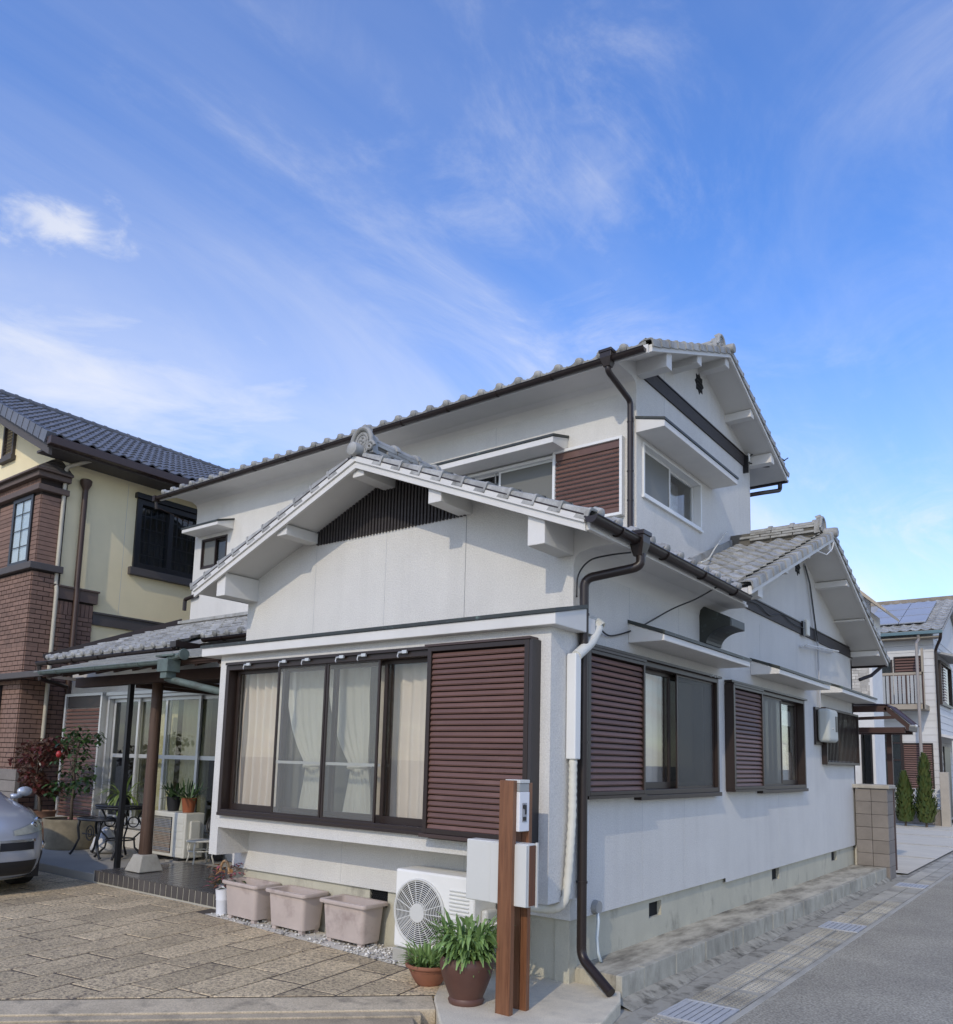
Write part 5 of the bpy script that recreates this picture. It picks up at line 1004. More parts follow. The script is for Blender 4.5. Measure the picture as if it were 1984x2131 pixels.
b = MB(); b.box(-15.5, XR-.045, BF+.02, NY, ZT+.111, ZT+.24); b.build('bay_core', MORTAR, bay)
b = MB(); b.box(-15.5, XR+0.10, BF-0.10, NY, ZT+0.242, ZT+0.34); b.box(-15.5, XR+0.17, BF-0.17, NY, ZT+0.341, ZT+0.38); b.build('cornice', NTRIM, bay, bev=0.008)
for k in range(4):
    z = ZT+0.385+k*0.10; e = 0.16-k*0.13; b = MB(); x1 = XR+e; b.add([(-15.5, BF-e, z), (x1, BF-e, z), (x1, NY, z), (-15.5, NY, z), (-15.5, BF-e+.15, z+.105), (x1-.15, BF-e+.15, z+.105), (x1-.15, NY, z+.105), (-15.5, NY, z+.105)], [(0, 3, 2, 1), (4, 5, 6, 7), (0, 1, 5, 4), (1, 2, 6, 5), (2, 3, 7, 6), (3, 0, 4, 7)]); b.build('roof_board', NTRIM2, bay)
o = bst.build('bricks', BRICK, NB); o['kind'] = 'stuff'
# gable louvre
b = MB(); frame(b, front(NY), -14.92, -14.40, 7.62, 8.40, 0.06, 0, 0.06); mbox(b, front(NY), -14.98, -14.34, 7.52, 7.615, 0, 0.10); gl = b.build('louvre', NTRIM2, NB)
for i in range(9): b = MB(); z = 7.69+i*0.075; b.add([(-14.86, NY-.01, z+.05), (-14.46, NY-.01, z+.05), (-14.46, NY-.05, z), (-14.86, NY-.05, z)], [(0, 1, 2, 3)]); b.build('slat', NTRIM, gl)
# pipes
b = MB(); b.tube(elbow([(NX+0.60, 2.02, 6.98), (NX+0.5, 2.0, 7.04), (NX+0.08, 1.62, 6.84), (NX+0.08, 1.62, 4.62), (NX+0.14, 1.62, 4.5), (NX+0.14, 1.62, 0.4)], .08), 0.036, 10); b.build('downpipe', mat('cream_pipe', (0.50, 0.46, 0.36), 0.5, 0.1), NB, smooth=40)
b = MB(); b.tube([(NX+0.10, 2.0, 6.62), (NX+0.10, 2.0, 4.66), (NX+0.13, 2.0, 4.5), (NX+0.13, 2.0, 0.4)], 0.052, 12); b.lathe([(0.05, -0.14), (0.06, -0.1), (0.10, -0.02), (0.11, 0.06), (0.09, 0.08)], 12, (NX+0.10, 2.0, 6.62)); b.build('downpipe', mat('rust_brown_pipe', (0.06, 0.033, 0.022), 0.45, 0.2, 3), NB, smooth=40)
# low neighbour awning, window, fence
AW = thing('awning', 'flat grey awning with dark gutter edge on the brick house', 'awning', (-12.0, 1.0, 2.7))
b = MB(); b.box(-15.5, -10.35, 0.96, 1.04, 2.79, 2.895); b.build('gutter', NTRIM2, AW, bev=0.01)
b = MB(); b.add([(-15.5, 1.04, 2.885), (-10.4, 1.04, 2.885), (-10.9, 1.6, 3.0), (-15.5, 1.6, 3.0), (-15.5, 1.04, 2.86), (-10.4, 1.04, 2.86), (-10.9, 1.6, 2.98), (-15.5, 1.6, 2.98)], [(0, 1, 2, 3), (7, 6, 5, 4), (0, 4, 5, 1), (1, 5, 6, 2), (2, 6, 7, 3), (3, 7, 4, 0)]); b.build('sheet', NTRIM2, AW)
b = MB(); b.bar((-10.4, 1.0, 2.77), (-9.9, 1.6, 2.70), 0.04, 0.05); b.build('bracket', NTRIM2, AW)
nf = front(BF); b = MB(); frame(b, nf, -14.2, -12.62, 0.9, 2.72, 0.10, 0.02, 0.08); wg = b.build('window', NBLACK, NB); b = MB(); mbox(b, nf, -14.1, -12.72, 1.0, 2.64, 0.022, 0.03); b.build('blind', LIT, wg); b = MB(); mbox(b, nf, -14.1, -12.72, 1.0, 2.62, 0.045, 0.05); b.build('pane', GLASS, wg)
for uu in (-13.1, -13.5): b = MB(); mbox(b, nf, uu, uu+.02, 1.0, 2.62, 0.0505, 0.06); b.build('glazing_bar', NBLACK, wg)
for vv in (1.4, 1.8, 2.2): b = MB(); mbox(b, nf, -14.1, -12.72, vv, vv+.02, 0.0508, 0.0605); b.build('glazing_bar', NBLACK, wg)
FN = thing('boundary_wall', 'low grey wall of wide concrete boards behind the red potted tree', 'wall', (-12.4, 1.1, 0.0))
for i in range(6):
    b = MB(); b.box(-13.6, -11.40, 1.02, 1.10, 0.10+i*0.19+.004, 0.10+(i+1)*0.19-.004); b.build('board', BLOCK, FN, bev=0.006)
b = MB(); b.box(-12.44, -12.32, 0.99, 1.13, 0.0, 1.26); b.build('post', BLOCK, FN, bev=0.006)
# ================================================================ HOUSES BEYOND
# white clad house
WHH = thing('house', 'white house with stone patterned panel and beige eaves behind the tiled gable', 'house', (-4.0, 16.0, -0.05))
mb = MB(); panel(mb, (0, 13.0, 0), (1, 0, 0), (0, 0, 1), (0, -1, 0), (-8, -0.46), (-0.1, 4.9), [(-0.70, -0.53, 0.6, 2.33)], 0.12); panel(mb, (-0.46, 0, 0), (0, 1, 0), (0, 0, 1), (1, 0, 0), (13.0, 14.0), (-0.1, 4.9), [], 0.12)
mb.build('wall', mat('white_cladding', (0.70, 0.70, 0.68), 0.7, 0.06, 5, 0.8, 40), WHH)
b = MB(); frame(b, front(13.0), -0.72, -0.51, 0.55, 2.36, 0.03, -0.02, 0.03); w = b.build('window', NBLACK, WHH); b = MB(); b.box(-0.70, -0.53, 13.05, 13.06, 0.6, 2.33); b.build('pane', GLASSD, w); b = MB(); b.box(-0.8, -0.47, 13.4, 13.41, 0.5, 2.4); b.build('room_screen', VOID, w)
rb_ = random.Random(4)
for r in range(26):
    x = -0.92-0.06*(r % 2)
    while x < -0.52:
        l = rb_.uniform(0.09, 0.16); b = MB(); x1 = min(x+l, -0.515)
        if x1-x > 0.03: b.box(x+.003, x1-.003, 12.985-rb_.uniform(0, .012), 13.0, 2.85+r*0.062+.003, 2.85+(r+1)*0.062-.003); b.build('stone', mat('cladding_stone', (0.52, 0.50, 0.45), 0.9, 0.15, 8, 0.4, 50, rnd=0.25) if 'cladding_stone' not in MATS else MATS['cladding_stone'], WHH)
        x += l
b = MB(); b.add([(-8, 12.65, 5.32+2.9), (-0.62, 12.65, 5.36), (-0.10, 12.65, 4.86), (-0.10, 12.65, 4.80), (-0.62, 12.65, 5.27), (-8, 12.65, 8.1)]+[(-8, 14.1, 5.32+2.9), (-0.62, 14.1, 5.36), (-0.10, 14.1, 4.86), (-0.10, 14.1, 4.80), (-0.62, 14.1, 5.27), (-8, 14.1, 8.1)], [(0, 1, 2, 3, 4, 5), (11, 10, 9, 8, 7, 6)]+[(i, (i+1) % 6, 6+(i+1) % 6, 6+i) for i in range(6)]); b.build('roof', mat('beige_eaves', (0.45, 0.38, 0.28), 0.7, 0.1, 4), WHH)
b = MB(); b.prism([(-8, 4.9), (-0.46, 4.9), (-0.46, 5.1), (-0.62, 5.26), (-8, 6.5)], 'y', 13.0, 13.1); b.build('gable', SIDING, WHH); b = MB(); b.box(-8, -0.47, 13.9, 14.0, -.1, 4.9); b.build('rear_wall', SIDING, WHH)
# siding house with solar panels
S2 = thing('house', 'two storey house with pale horizontal siding, solar panels and a brown railed balcony', 'house', (-3.5, 27.0, 0.0))
FY = 24.0; CR = -0.80
b = MB(); b.box(-7.0, CR-0.02, FY+0.02, 31, 0, 6.05); b.build('core', SIDDARK, S2)
for i in range(26):
    z = 0.3+i*0.222
    if z < 6.0:
        b = MB(); b.add([(-7, FY-.014, z), (CR, FY-.014, z), (CR, FY+.02, z), (-7, FY+.02, z), (-7, FY-.002, z+.216), (CR, FY-.002, z+.216), (CR, FY+.02, z+.216), (-7, FY+.02, z+.216)], [(0, 3, 2, 1), (4, 5, 6, 7), (0, 1, 5, 4), (1, 2, 6, 5), (2, 3, 7, 6), (3, 0, 4, 7)]); b.build('siding_board', SIDING, S2)
        b = MB(); b.add([(CR+.014, FY, z), (CR+.014, 31, z), (CR-.02, 31, z), (CR-.02, FY, z), (CR+.002, FY, z+.216), (CR+.002, 31, z+.216), (CR-.02, 31, z+.216), (CR-.02, FY, z+.216)], [(0, 3, 2, 1), (4, 5, 6, 7), (0, 1, 5, 4), (1, 2, 6, 5), (2, 3, 7, 6), (3, 0, 4, 7)]); b.build('siding_board', SIDING, S2)
ZS2 = lambda y: 6.02+0.42*(y-(FY-0.5))
b = MB(); xg = CR+0.35; b.add([(-7.5, FY-.5, ZS2(FY-.5)), (xg, FY-.5, ZS2(FY-.5)), (xg, 27.5, ZS2(27.5)), (-7.5, 27.5, ZS2(27.5)), (-7.5, FY-.5, ZS2(FY-.5)-.1), (xg, FY-.5, ZS2(FY-.5)-.1), (xg, 27.5, ZS2(27.5)-.1), (-7.5, 27.5, ZS2(27.5)-.1)], [(0, 1, 2, 3), (7, 6, 5, 4), (0, 4, 5, 1), (1, 5, 6, 2), (2, 6, 7, 3), (3, 7, 4, 0)]); r2_ = b.build('roof', SIDDARK, S2)
b = MB(); b.add([(-7.5, 27.5, ZS2(27.5)), (xg, 27.5, ZS2(27.5)), (xg, 31.5, 6.0), (-7.5, 31.5, 6.0)], [(0, 1, 2, 3)]); b.build('rear_roof', SIDDARK, r2_)
b = MB(); b.prism([(FY, 6.0), (31, 6.0), (27.5, ZS2(27.5)-.1)], 'x', CR-0.1, CR); b.build('gable', SIDING, S2)
c5 = 1/math.sqrt(1+.42**2)
for r in range(14):
    for c in range(8):
        q = MB(); M = fmat(Vector((xg-0.30*(c+1), FY-.5, ZS2(FY-.5)))+Vector((0, c5, .42*c5))*(r*0.30)+Vector((0, -.42*c5, c5))*0.03, (1, 0, 0), (0, c5, .42*c5)); tile_geo(q, M, 0.30, 0.30, seg=6); q.build('roof_tile', TILE, r2_, smooth=40)
for (xa, xb) in ((-1.78, -0.80-0.2), (-2.8, -1.80)):
    for k in range(3):
        q = MB(); y0 = FY+0.15+k*0.92; q.fr((0, y0, ZS2(y0)), (1, 0, 0), (0, c5, .42*c5), (0, -.42*c5, c5), xa, xb, 0, 0.93, 0.10, 0.14); q.build('solar_panel', SOLARM, r2_, bev=0.004)
b = MB(); b.box(-7.5, xg, 27.42, 27.62, ZS2(27.5)-.02, ZS2(27.5)+0.12); b.build('ridge', mat('brown_ridge', (0.26, 0.22, 0.17), 0.8, 0.3, 4), r2_)
b = MB(); b.box(-7.5, xg, FY-0.62, FY-0.51, 5.90, 6.0); b.build('gutter', mat('teal_gutter', (0.10, 0.17, 0.19), 0.4, 0.1), r2_, bev=0.01); b = MB(); b.box(-7.5, xg-.1, FY-.49, FY-0.02, 5.80, 5.84); b.build('eave_soffit', BEIGEM, r2_)
# balcony
b = MB(); b.box(-5.5, -0.98, FY-1.0, FY-.02, 3.50, 3.66); bal = b.build('balcony', BEIGEM, S2)
b = MB(); b.box(-5.5, -0.98, FY-1.0, FY-0.94, 4.58, 4.66); b.build('top_rail', BEIGEM, bal)
for i in range(22): b = MB(); x = -1.03-0.115*i; b.box(x-.085, x, FY-.985, FY-.965, 3.68, 4.56); b.build('slat', mat('balcony_panel', (0.36, 0.37, 0.36), 0.6, 0.1, rnd=0.1) if 'balcony_panel' not in MATS else MATS['balcony_panel'], bal)
for i in range(6): b = MB(); x = -1.02-0.46*i; b.box(x, x+.04, FY-1.01, FY-.99, 3.66, 4.58); b.build('upright', DCAN, bal)
b = MB(); b.box(-1.02, -0.96, FY-1.0, FY-0.9, 3.5, 5.4); b.build('corner_post', BEIGEM, bal)
for (u0, u1, v0, v1, n) in ((-1.95, -1.15, 3.75, 5.28, 16), (-1.80, -0.93, 1.0, 2.48, 20)): shutter(front(FY), u0, u1, v0, v1, n, 0.02, 0.10, parent=S2)
b = MB(); frame(b, front(FY), -2.85, -1.80, 0.6, 2.80, 0.06, 0.0, 0.06); mbox(b, front(FY), -2.79, -1.86, 1.9, 1.95, 0, 0.05); mbox(b, front(FY), -2.79, -1.86, 2.45, 2.5, 0, 0.05); w = b.build('window', DBROWN, S2); b = MB(); mbox(b, front(FY), -2.79, -1.86, .66, 2.74, 0.02, 0.024); b.build('pane', GLASSD, w); curtain('curtain', front(FY), one(-2.8), one(-1.85), .66, 2.74, 0.016, 9, 0.004, mat('curtain_pale', (0.42, 0.42, 0.38), 0.9), w, seed=77)
b = MB(); frame(b, front(FY), -3.2, -2.0, 3.7, 5.2, 0.05, 0.0, 0.05); w = b.build('window', DBROWN, S2); b = MB(); mbox(b, front(FY), -3.15, -2.05, 3.75, 5.15, .016, .02); b.build('pane', GLASSD, w)
b = MB(); b.tube([(-1.13, FY-.55, 5.9), (-1.13, FY-0.5, 5.75), (-1.12, FY-1.06, 5.55), (-1.12, FY-1.06, 0.1)], 0.045, 8); b.build('downpipe', mat('grey_pipe', (0.30, 0.27, 0.24), 0.5, 0.1), S2, smooth=40)
b = MB(); b.tube(elbow([(CR+0.30, FY-.55, 5.92), (CR+.28, FY-.5, 5.75), (CR+0.07, FY-.06, 5.45), (CR+0.07, FY-.06, 0.1)], .08), 0.045, 8); b.build('downpipe', GUT, S2, smooth=40)
for (v0, v1) in ((3.75, 5.2),):
    b = MB(); frame(b, side(CR), 24.7, 27.2, v0, v1, 0.08, 0.016, 0.10); w = b.build('window', DBROWN, S2); b = MB(); mbox(b, side(CR), 24.78, 27.1, v0+.08, v1-.08, .02, .04); b.build('pane', GLASSD, w); slats(w, side(CR), 24.8, 25.9, v0+.08, v1-.08, 14, .09, BROWN)
b = MB(); b.add([(CR, 24.3, 5.45), (CR+.6, 24.3, 5.30), (CR+.6, 27.6, 5.30), (CR, 27.6, 5.45), (CR, 24.3, 5.40), (CR+.6, 24.3, 5.22), (CR+.6, 27.6, 5.22), (CR, 27.6, 5.40)], [(0, 1, 2, 3), (7, 6, 5, 4), (0, 4, 5, 1), (1, 5, 6, 2), (2, 6, 7, 3), (3, 7, 4, 0)]); b.build('canopy', SIDDARK, S2)
b = MB(); b.add([(CR, 24.2, 2.80), (CR+.9, 24.2, 2.60), (CR+.9, 27.6, 2.60), (CR, 27.6, 2.80), (CR, 24.2, 2.72), (CR+.9, 24.2, 2.50), (CR+.9, 27.6, 2.50), (CR, 27.6, 2.72)], [(0, 1, 2, 3), (7, 6, 5, 4), (0, 4, 5, 1), (1, 5, 6, 2), (2, 6, 7, 3), (3, 7, 4, 0)]); b.build('canopy', SIDING, S2)
b = MB(); b.box(CR+.35, CR+.45, 24.3, 24.4, 0, 2.6); b.build('post', SIDING, S2); b = MB(); mbox(b, side(CR), 24.9, 26.2, .1, 2.4, .016, .06); b.build('door', NBLACK, S2)
# fence of the siding house
FE = thing('mesh_fence', 'white wire mesh fence on a low wall in front of the siding house', 'fence', (-2.0, 23.2, 0.0))
b = MB(); b.box(-5, -0.55, 23.15, 23.27, -0.05, 0.45); b.build('base_wall', BLOCK, FE)
for i in range(40): b = MB(); x = -0.6-i*0.11; b.box(x, x+.018, 23.2, 23.218, 0.45, 1.05); b.build('wire', WHITEM, FE)
for z in (0.5, 0.64, 0.78, 0.92, 1.04): b = MB(); b.box(-5, -0.55, 23.196, 23.222, z, z+.016); b.build('rail', WHITEM, FE)
GP_ = MB(); GP_.box(-0.66, -0.42, 22.95, 23.15, -0.05, 1.58); tag(GP_.build('gatepost', mat('gatepost_beige', (0.40, 0.36, 0.30), 0.8, 0.1, 4), None, bev=0.01, at=(-0.54, 23.05, 0)), 'tall beige gatepost at the end of the white mesh fence', 'gatepost')
def cypress(x, y, h, r, label, bare=0.0):
    T = thing('cypress_tree', label, 'tree', (x, y, -0.04), 'clipped conifers by the white fence')
    b = MB(); b.tube([(x, y, -0.04), (x, y, h*0.9)], [0.035, 0.008], 7); b.build('trunk', BARK, T)
    rr = random.Random(int(h*100)); b = MB()
    for i in range(1900):
        t = rr.random()**1.25; z = 0.10+t*(h-0.10); R = r*(0.55+0.45*min(1, (t/0.22)))*(1-t)**0.55 if t < .97 else 0.02; R *= 1+0.14*math.sin(9*t+x*7)+rr.uniform(-.30, .22); a = rr.uniform(0, 6.283); q = R*rr.uniform(0.75, 1.0)
        p = Vector((x+q*math.cos(a), y+q*math.sin(a), z)); d = Vector((math.cos(a)*0.45, math.sin(a)*0.45, 1)).normalized(); s = Vector((-math.sin(a), math.cos(a), rr.uniform(-.4, .4))).normalized(); l = rr.uniform(.06, .15); w = l*0.26
        b.add([p-s*w, p+s*w, p+d*l+s*w*0.3, p+d*l-s*w*.3], [(0, 1, 2, 3)])
    b.build('crown', CYP, T, fix=False)
cypress(-1.47, 22.0, 1.50, 0.30, 'shorter dark clipped conifer with a bare leader by the white fence'); cypress(-0.92, 22.0, 2.04, 0.31, 'taller pointed clipped conifer by the white fence')
# brown entrance canopy behind the house and the block gatepost
CA = thing('entrance_canopy', 'dark brown corrugated entrance canopy at the rear of the white house', 'canopy', (0.2, 9.6, 2.2))
b = MB(); P = []
for i in range(41):
    y = 9.35+i*0.02; P.append([(-0.6, y, 2.72+0.012*math.sin(i*1.6)), (0.45, y, 2.665+0.012*math.sin(i*1.6)), (0.80, y, 2.34+0.012*math.sin(i*1.6))])
b.grid(P); b.build('corrugated_sheet', DCAN, CA, smooth=True)
for (a, c, w, h) in (((-0.4, 9.4, 2.25), (0.70, 9.4, 2.25), .06, .09), ((-0.4, 10.1, 2.25), (0.70, 10.1, 2.25), .06, .09), ((-0.4, 9.4, 2.60), (0.44, 9.4, 2.60), .05, .1), ((0.42, 9.4, 2.62), (0.76, 9.4, 2.30), .05, .07), ((0.74, 9.36, 2.28), (0.74, 10.14, 2.28), .05, .07), ((-0.4, 9.4, 2.43), (0.55, 9.4, 2.46), .04, .05)):
    b = MB(); b.bar(a, c, w, h); b.build('beam', DCAN, CA)
b = MB(); b.tube([(0.76, 9.4, 2.32), (0.86, 9.36, 2.31)], 0.02, 8); b.ball((0.87, 9.35, 2.31), 0.03, 8, 6); b.build('bracket', ALU, CA)
b = MB(); b.box(0.3, 0.38, 10.05, 10.13, -0.06, 2.2); b.build('post', DCAN, CA)
GPB = thing('block_gatepost', 'grey concrete block gatepost with a flat cap at the end of the terrace', 'gatepost', (0.30, 9.2, -0.08))
bx0, bx1, by0, by1 = 0.03, 0.50, 8.86, 9.32
for k in range(7):
    z0 = -0.10+k*0.20; z1 = z0+0.196
    sp = ((bx0, bx0+.23), (bx0+.235, bx1))
    for xa, xb in sp: b = MB(); b.box(xa, xb, by0, by1, z0, z1); b.build('block', BLOCK, GPB, bev=0.006)
b = MB(); b.box(bx0-.035, bx1+.035, by0-.035, by1+.035, 1.302, 1.365); b.build('cap', mat('cap_concrete', (0.40, 0.37, 0.31), .9, .2, 6, .8, 60), GPB, bev=0.015)
# ================================================================ THINGS ON THE HOUSE
b = MB(); b.box(0.30, 0.325, 2.54, 2.92, 2.99, 3.06); b.build('rim', HISM, hood)
MT = thing('electric_meter', 'grey rounded electric meter box on a brown board on the side wall', 'meter', (0.06, 7.0, 1.98))
b = MB(); b.box(0.004, 0.03, 6.66, 7.30, 1.93, 2.46); b.build('back_board', DBROWN, MT, bev=0.004)
b = MB(); b.box(0.031, 0.20, 6.72, 7.22, 1.97, 2.44); b.build('case', GREYBOX, MT, bev=0.05, seg=4)
b = MB(); b.box(0.196, 0.206, 7.05, 7.15, 2.12, 2.34); b.build('reading_window', NBLACK, MT); b = MB(); b.tube([(0.20, 6.9, 2.16), (0.212, 6.9, 2.16)], 0.012, 8); b.build('screw', ALU, MT)
CD = thing('conduit', 'thin grey cable conduit running down the gable to the meter box', 'conduit', (0.04, 6.8, 2.5))
b = MB(); b.tube([(0.02, 6.35, 4.46), (0.03, 6.55, 4.22), (0.03, 6.65, 3.95), (0.045, 6.80, 3.45), (0.04, 6.86, 3.3), (0.04, 6.88, 2.46)], 0.014, 6); b.build('pipe', mat('conduit_grey', (0.42, 0.43, 0.44), 0.6, .1), CD)
b = MB(); b.tube([(0.03, 6.35, 4.43), (0.05, 6.5, 4.2), (0.05, 6.62, 3.9), (0.06, 6.78, 3.4)], 0.008, 5); b.build('cable', CABLE, CD)
RK = thing('wire_rack', 'white metal bracket bars fixed across the side wall above the canopies', 'bracket', (0.06, 6.9, 3.35))
for dz, dx in ((0, 0.05), (0.015, 0.11)): b = MB(); b.tube([(dx, 6.02, 3.24+dz), (dx, 7.75, 3.36+dz)], 0.012, 6); b.build('bar', WHITEM, RK)
for y in (6.1, 7.0, 7.7): b = MB(); b.tube([(0.0, y, 3.25+(y-6.02)*.07), (0.115, y, 3.26+(y-6.02)*.07)], 0.010, 6); b.build('arm', WHITEM, RK)
JB = thing('cable_clip', 'small white insulator clip on the dark belt board', 'clip', (0.03, 6.35, 3.45))
b = MB(); b.box(0.023, 0.07, 6.22, 6.36, 3.42, 3.64); b.build('case', CREAMP, JB, bev=0.012); b = MB(); b.box(0.024, 0.05, 6.10, 6.20, 3.40, 3.60); b.build('bracket', BLACKM, JB)
# cables
def cable(label, pts, r=0.007, sub=6, m=CABLE):
    pts = [Vector(p) for p in pts]; out = []
    for i in range(len(pts)-1):
        p0 = pts[max(i-1, 0)]; p1 = pts[i]; p2 = pts[i+1]; p3 = pts[min(i+2, len(pts)-1)]
        for k in range(sub):
            t = k/sub; out.append(0.5*((2*p1)+(p2-p0)*t+(2*p0-5*p1+4*p2-p3)*t*t+(3*p1-p0-3*p2+p3)*t**3))
    out.append(pts[-1]); b = MB(); b.tube(out, r, 6); return tag(b.build('cable', m, None, smooth=True, at=pts[0]), label, 'cable', 'loose cables on the walls')
cable('black cable sagging from the white duct elbow up to the tiled eave', [(0.05, 0.30, 2.70), (0.03, 0.45, 2.64), (0.02, 0.65, 2.65), (0.03, 1.08, 2.78), (0.10, 1.61, 3.02), (0.25, 1.85, 3.15), (0.44, 1.95, 3.28)])
cable('thin black cable drooping along the dark belt board', [(0.03, 3.2, 3.50), (0.04, 3.6, 3.48), (0.04, 4.2, 3.52), (0.035, 4.7, 3.46), (0.035, 5.2, 3.55), (0.04, 5.6, 3.5), (0.05, 6.15, 3.50)], 0.006)
cable('thin black cable looping from the rain head to the downpipe elbow', [(0.40, 0.18, 3.20), (0.25, 0.10, 3.18), (0.14, 0.0, 3.13), (0.06, -0.03, 3.02), (0.05, -0.035, 2.85)], 0.007)
cable('pale cable hanging over the tiled valley beside the upper wall', [(XU+0.06, 5.7, 4.9), (XU+0.08, 5.2, 4.55), (XU+0.25, 4.5, 4.22), (-0.4, 3.6, 3.95)], 0.010, m=CREAMP)
cable('black wire bundle under the eave of the upper gable', [(XU+0.03, 6.66, 6.28), (XU+0.15, 6.8, 6.42), (XU+0.3, 7.0, 6.45), (-0.5, 7.35, 6.40)], 0.010)
cable('short black wire bracing the upper gable eave', [(XU+0.03, 6.68, 6.25), (XU+0.2, 6.95, 6.22), (-0.6, 7.2, 6.3), (-0.45, 7.36, 6.44)], 0.009)
IN = thing('insulator', 'small white insulator and bracket at the end of the upper belt board', 'insulator', (XU, 6.7, 6.2))
b = MB(); b.lathe([(0.012, -0.06), (0.03, -0.05), (0.02, -0.02), (0.03, 0.0), (0.02, 0.03), (0.028, 0.05), (0.01, 0.07)], 10, (XU+0.07, 6.66, 6.30)); b.build('knob', WHITEM, IN, smooth=True); b = MB(); b.box(XU+.002, XU+.08, 6.60, 6.63, 6.05, 6.32); b.build('bracket', BLACKM, IN)
FL = thing('wall_light', 'small white fitting and cable under the ridge of the side gable', 'fitting', (0.45, 5.3, 4.3))
b = MB(); b.tube([(0.45, 5.02, 4.30), (0.46, 5.22, 4.34)], 0.022, 8); b.build('tube', WHITEM, FL); b = MB(); b.tube([(0.46, 5.22, 4.34), (0.5, 5.6, 4.36), (0.5, 5.9, 4.5), (0.5, 6.0, 4.62)], 0.007, 5); b.build('cord', WHITEM, FL)
# white air-conditioner pipe cover on the bay
PC_ = thing('pipe_cover', 'white air conditioner pipe cover with wrapped lower hose beside the brown downpipe', 'pipe', (0.08, -0.12, 0.7))
b = MB(); b.tube(elbow([(0.0, 0.30, 2.72), (0.075, 0.27, 2.66), (0.09, 0.12, 2.52), (0.095, -0.11, 2.385)], 0.05), [0.045]*3+[0.043]*9 if False else 0.042, 12); b.build('elbow_duct', mat('duct_white', (0.66, 0.655, 0.60), 0.55, 0.12, 8, 0.4, 30), PC_, smooth=45)
for i in range(4): b = MB(); b.torus((0.035+i*0.016, 0.285-i*.004, 2.69-i*0.012), (0, 1, 0.25), (0.6, 0, 0.8), 0.047, 0.010, 14, 5); b.build('wrap_turn', CREAMP, PC_)
b = MB(); b.box(0.045, 0.125, -0.165, -0.085, 1.62, 2.40); b.build('straight_duct', mat('duct_bright', (0.74, 0.74, 0.71), 0.4, .04), PC_, bev=0.008)
hp = elbow([(0.085, -0.125, 1.62), (0.085, -0.13, 1.2), (0.08, -0.16, 0.85), (0.07, -0.19, 0.60), (-0.02, -0.21, 0.545), (-0.35, -0.16, 0.53)], 0.09, 5)
hh = []
for i in range(len(hp)-1):
    d = (hp[i+1]-hp[i]).length; k = max(1, int(d/0.025))
    for j in range(k): hh.append(hp[i].lerp(hp[i+1], j/k))
b = MB(); b.tube(hh, [0.030+0.0035*(1 if i % 2 else -0.6) for i in range(len(hh))], 10); b.build('wrapped_hose', CREAMP, PC_, smooth=True)
# vent cap with pale hose on the foundation
VC = thing('drain_hose', 'pale blue hose hanging from a round grey cap low on the side wall', 'hose', (0.04, 0.36, 0.12))
b = MB(); b.tube([(0.0, 0.36, 0.50), (0.045, 0.36, 0.50)], [0.055, 0.05], 14); b.build('cap', mat('cap_grey', (0.30, 0.30, 0.28), .6, .2), VC)
b = MB(); b.tube([(0.035, 0.35, 0.46), (0.045, 0.345, 0.40), (0.04, 0.33, 0.28), (0.05, 0.33, 0.18), (0.07, 0.34, 0.11)], 0.013, 8); b.build('hose', PIPEW, VC, smooth=True)
# ================================================================ FRONT YARD
# air conditioner outdoor unit with round fan guard
A1 = thing('air_conditioner', 'white outdoor air conditioner unit with round fan guard under the bay window', 'air conditioner', (-1.02, -0.20, 0.0))
ax0, ax1, ay0, ay1, az0, az1 = -1.42, -0.62, -0.35, -0.06, 0.11, 0.715
b = MB(); b.box(ax0, ax1, ay0, ay1, az0, az1); b.build('case', mat('aircon_white', (0.80, 0.79, 0.74), 0.4, 0.05, 4), A1, bev=0.018, seg=3)
fc = Vector((-1.155, ay0-0.001, 0.40))
b = MB(); b.tube([fc+Vector((0, 0.002, 0)), fc+Vector((0, -0.004, 0))], 0.248, 40); b.build('fan_opening', VOID, A1)
b = MB(); b.torus(fc+Vector((0, -0.008, 0)), (1, 0, 0), (0, 0, 1), 0.252, 0.010, 40, 6); gr_ = b.build('fan_guard', BOXW, A1, smooth=True)
for i in range(11): b = MB(); b.torus(fc+Vector((0, -0.010-0.0012*(11-i), 0)), (1, 0, 0), (0, 0, 1), 0.085+i*0.0152, 0.0036, 36, 4); b.build('ring', BOXW, gr_)
for i in range(18):
    a = 2*math.pi*i/18; d = Vector((math.cos(a), 0, math.sin(a))); b = MB(); b.tube([fc+d*0.06+Vector((0, -0.026, 0)), fc+d*0.25+Vector((0, -0.010, 0))], 0.0038, 4); b.build('spoke', BOXW, gr_)
b = MB(); b.tube([fc+Vector((0, -0.005, 0)), fc+Vector((0, -0.032, 0))], [0.08, 0.072], 24); b.build('hub_cap', BOXW, gr_, smooth=40)
for i in range(7): b = MB(); z = 0.43+i*0.028; b.box(-0.855, -0.665, ay0-0.010, ay0+.005, z, z+0.012); b.build('louvre', BOXW, A1, bev=0.004)
b = MB(); b.box(-0.87, -0.65, ay0-0.004, ay0+.01, 0.14, 0.40); b.build('service_panel', BOXW, A1, bev=0.004)
for x in (-1.33, -0.74):
    b = MB(); b.box(x-0.07, x+0.07, -0.38, -0.04, 0.0, 0.108); b.build('concrete_foot', CONC, A1, bev=0.008)
b = MB(); b.box(-0.618, -0.56, -0.27, -0.12, 0.15, 0.48); b.build('valve_cover', BOXW, A1, bev=0.02)
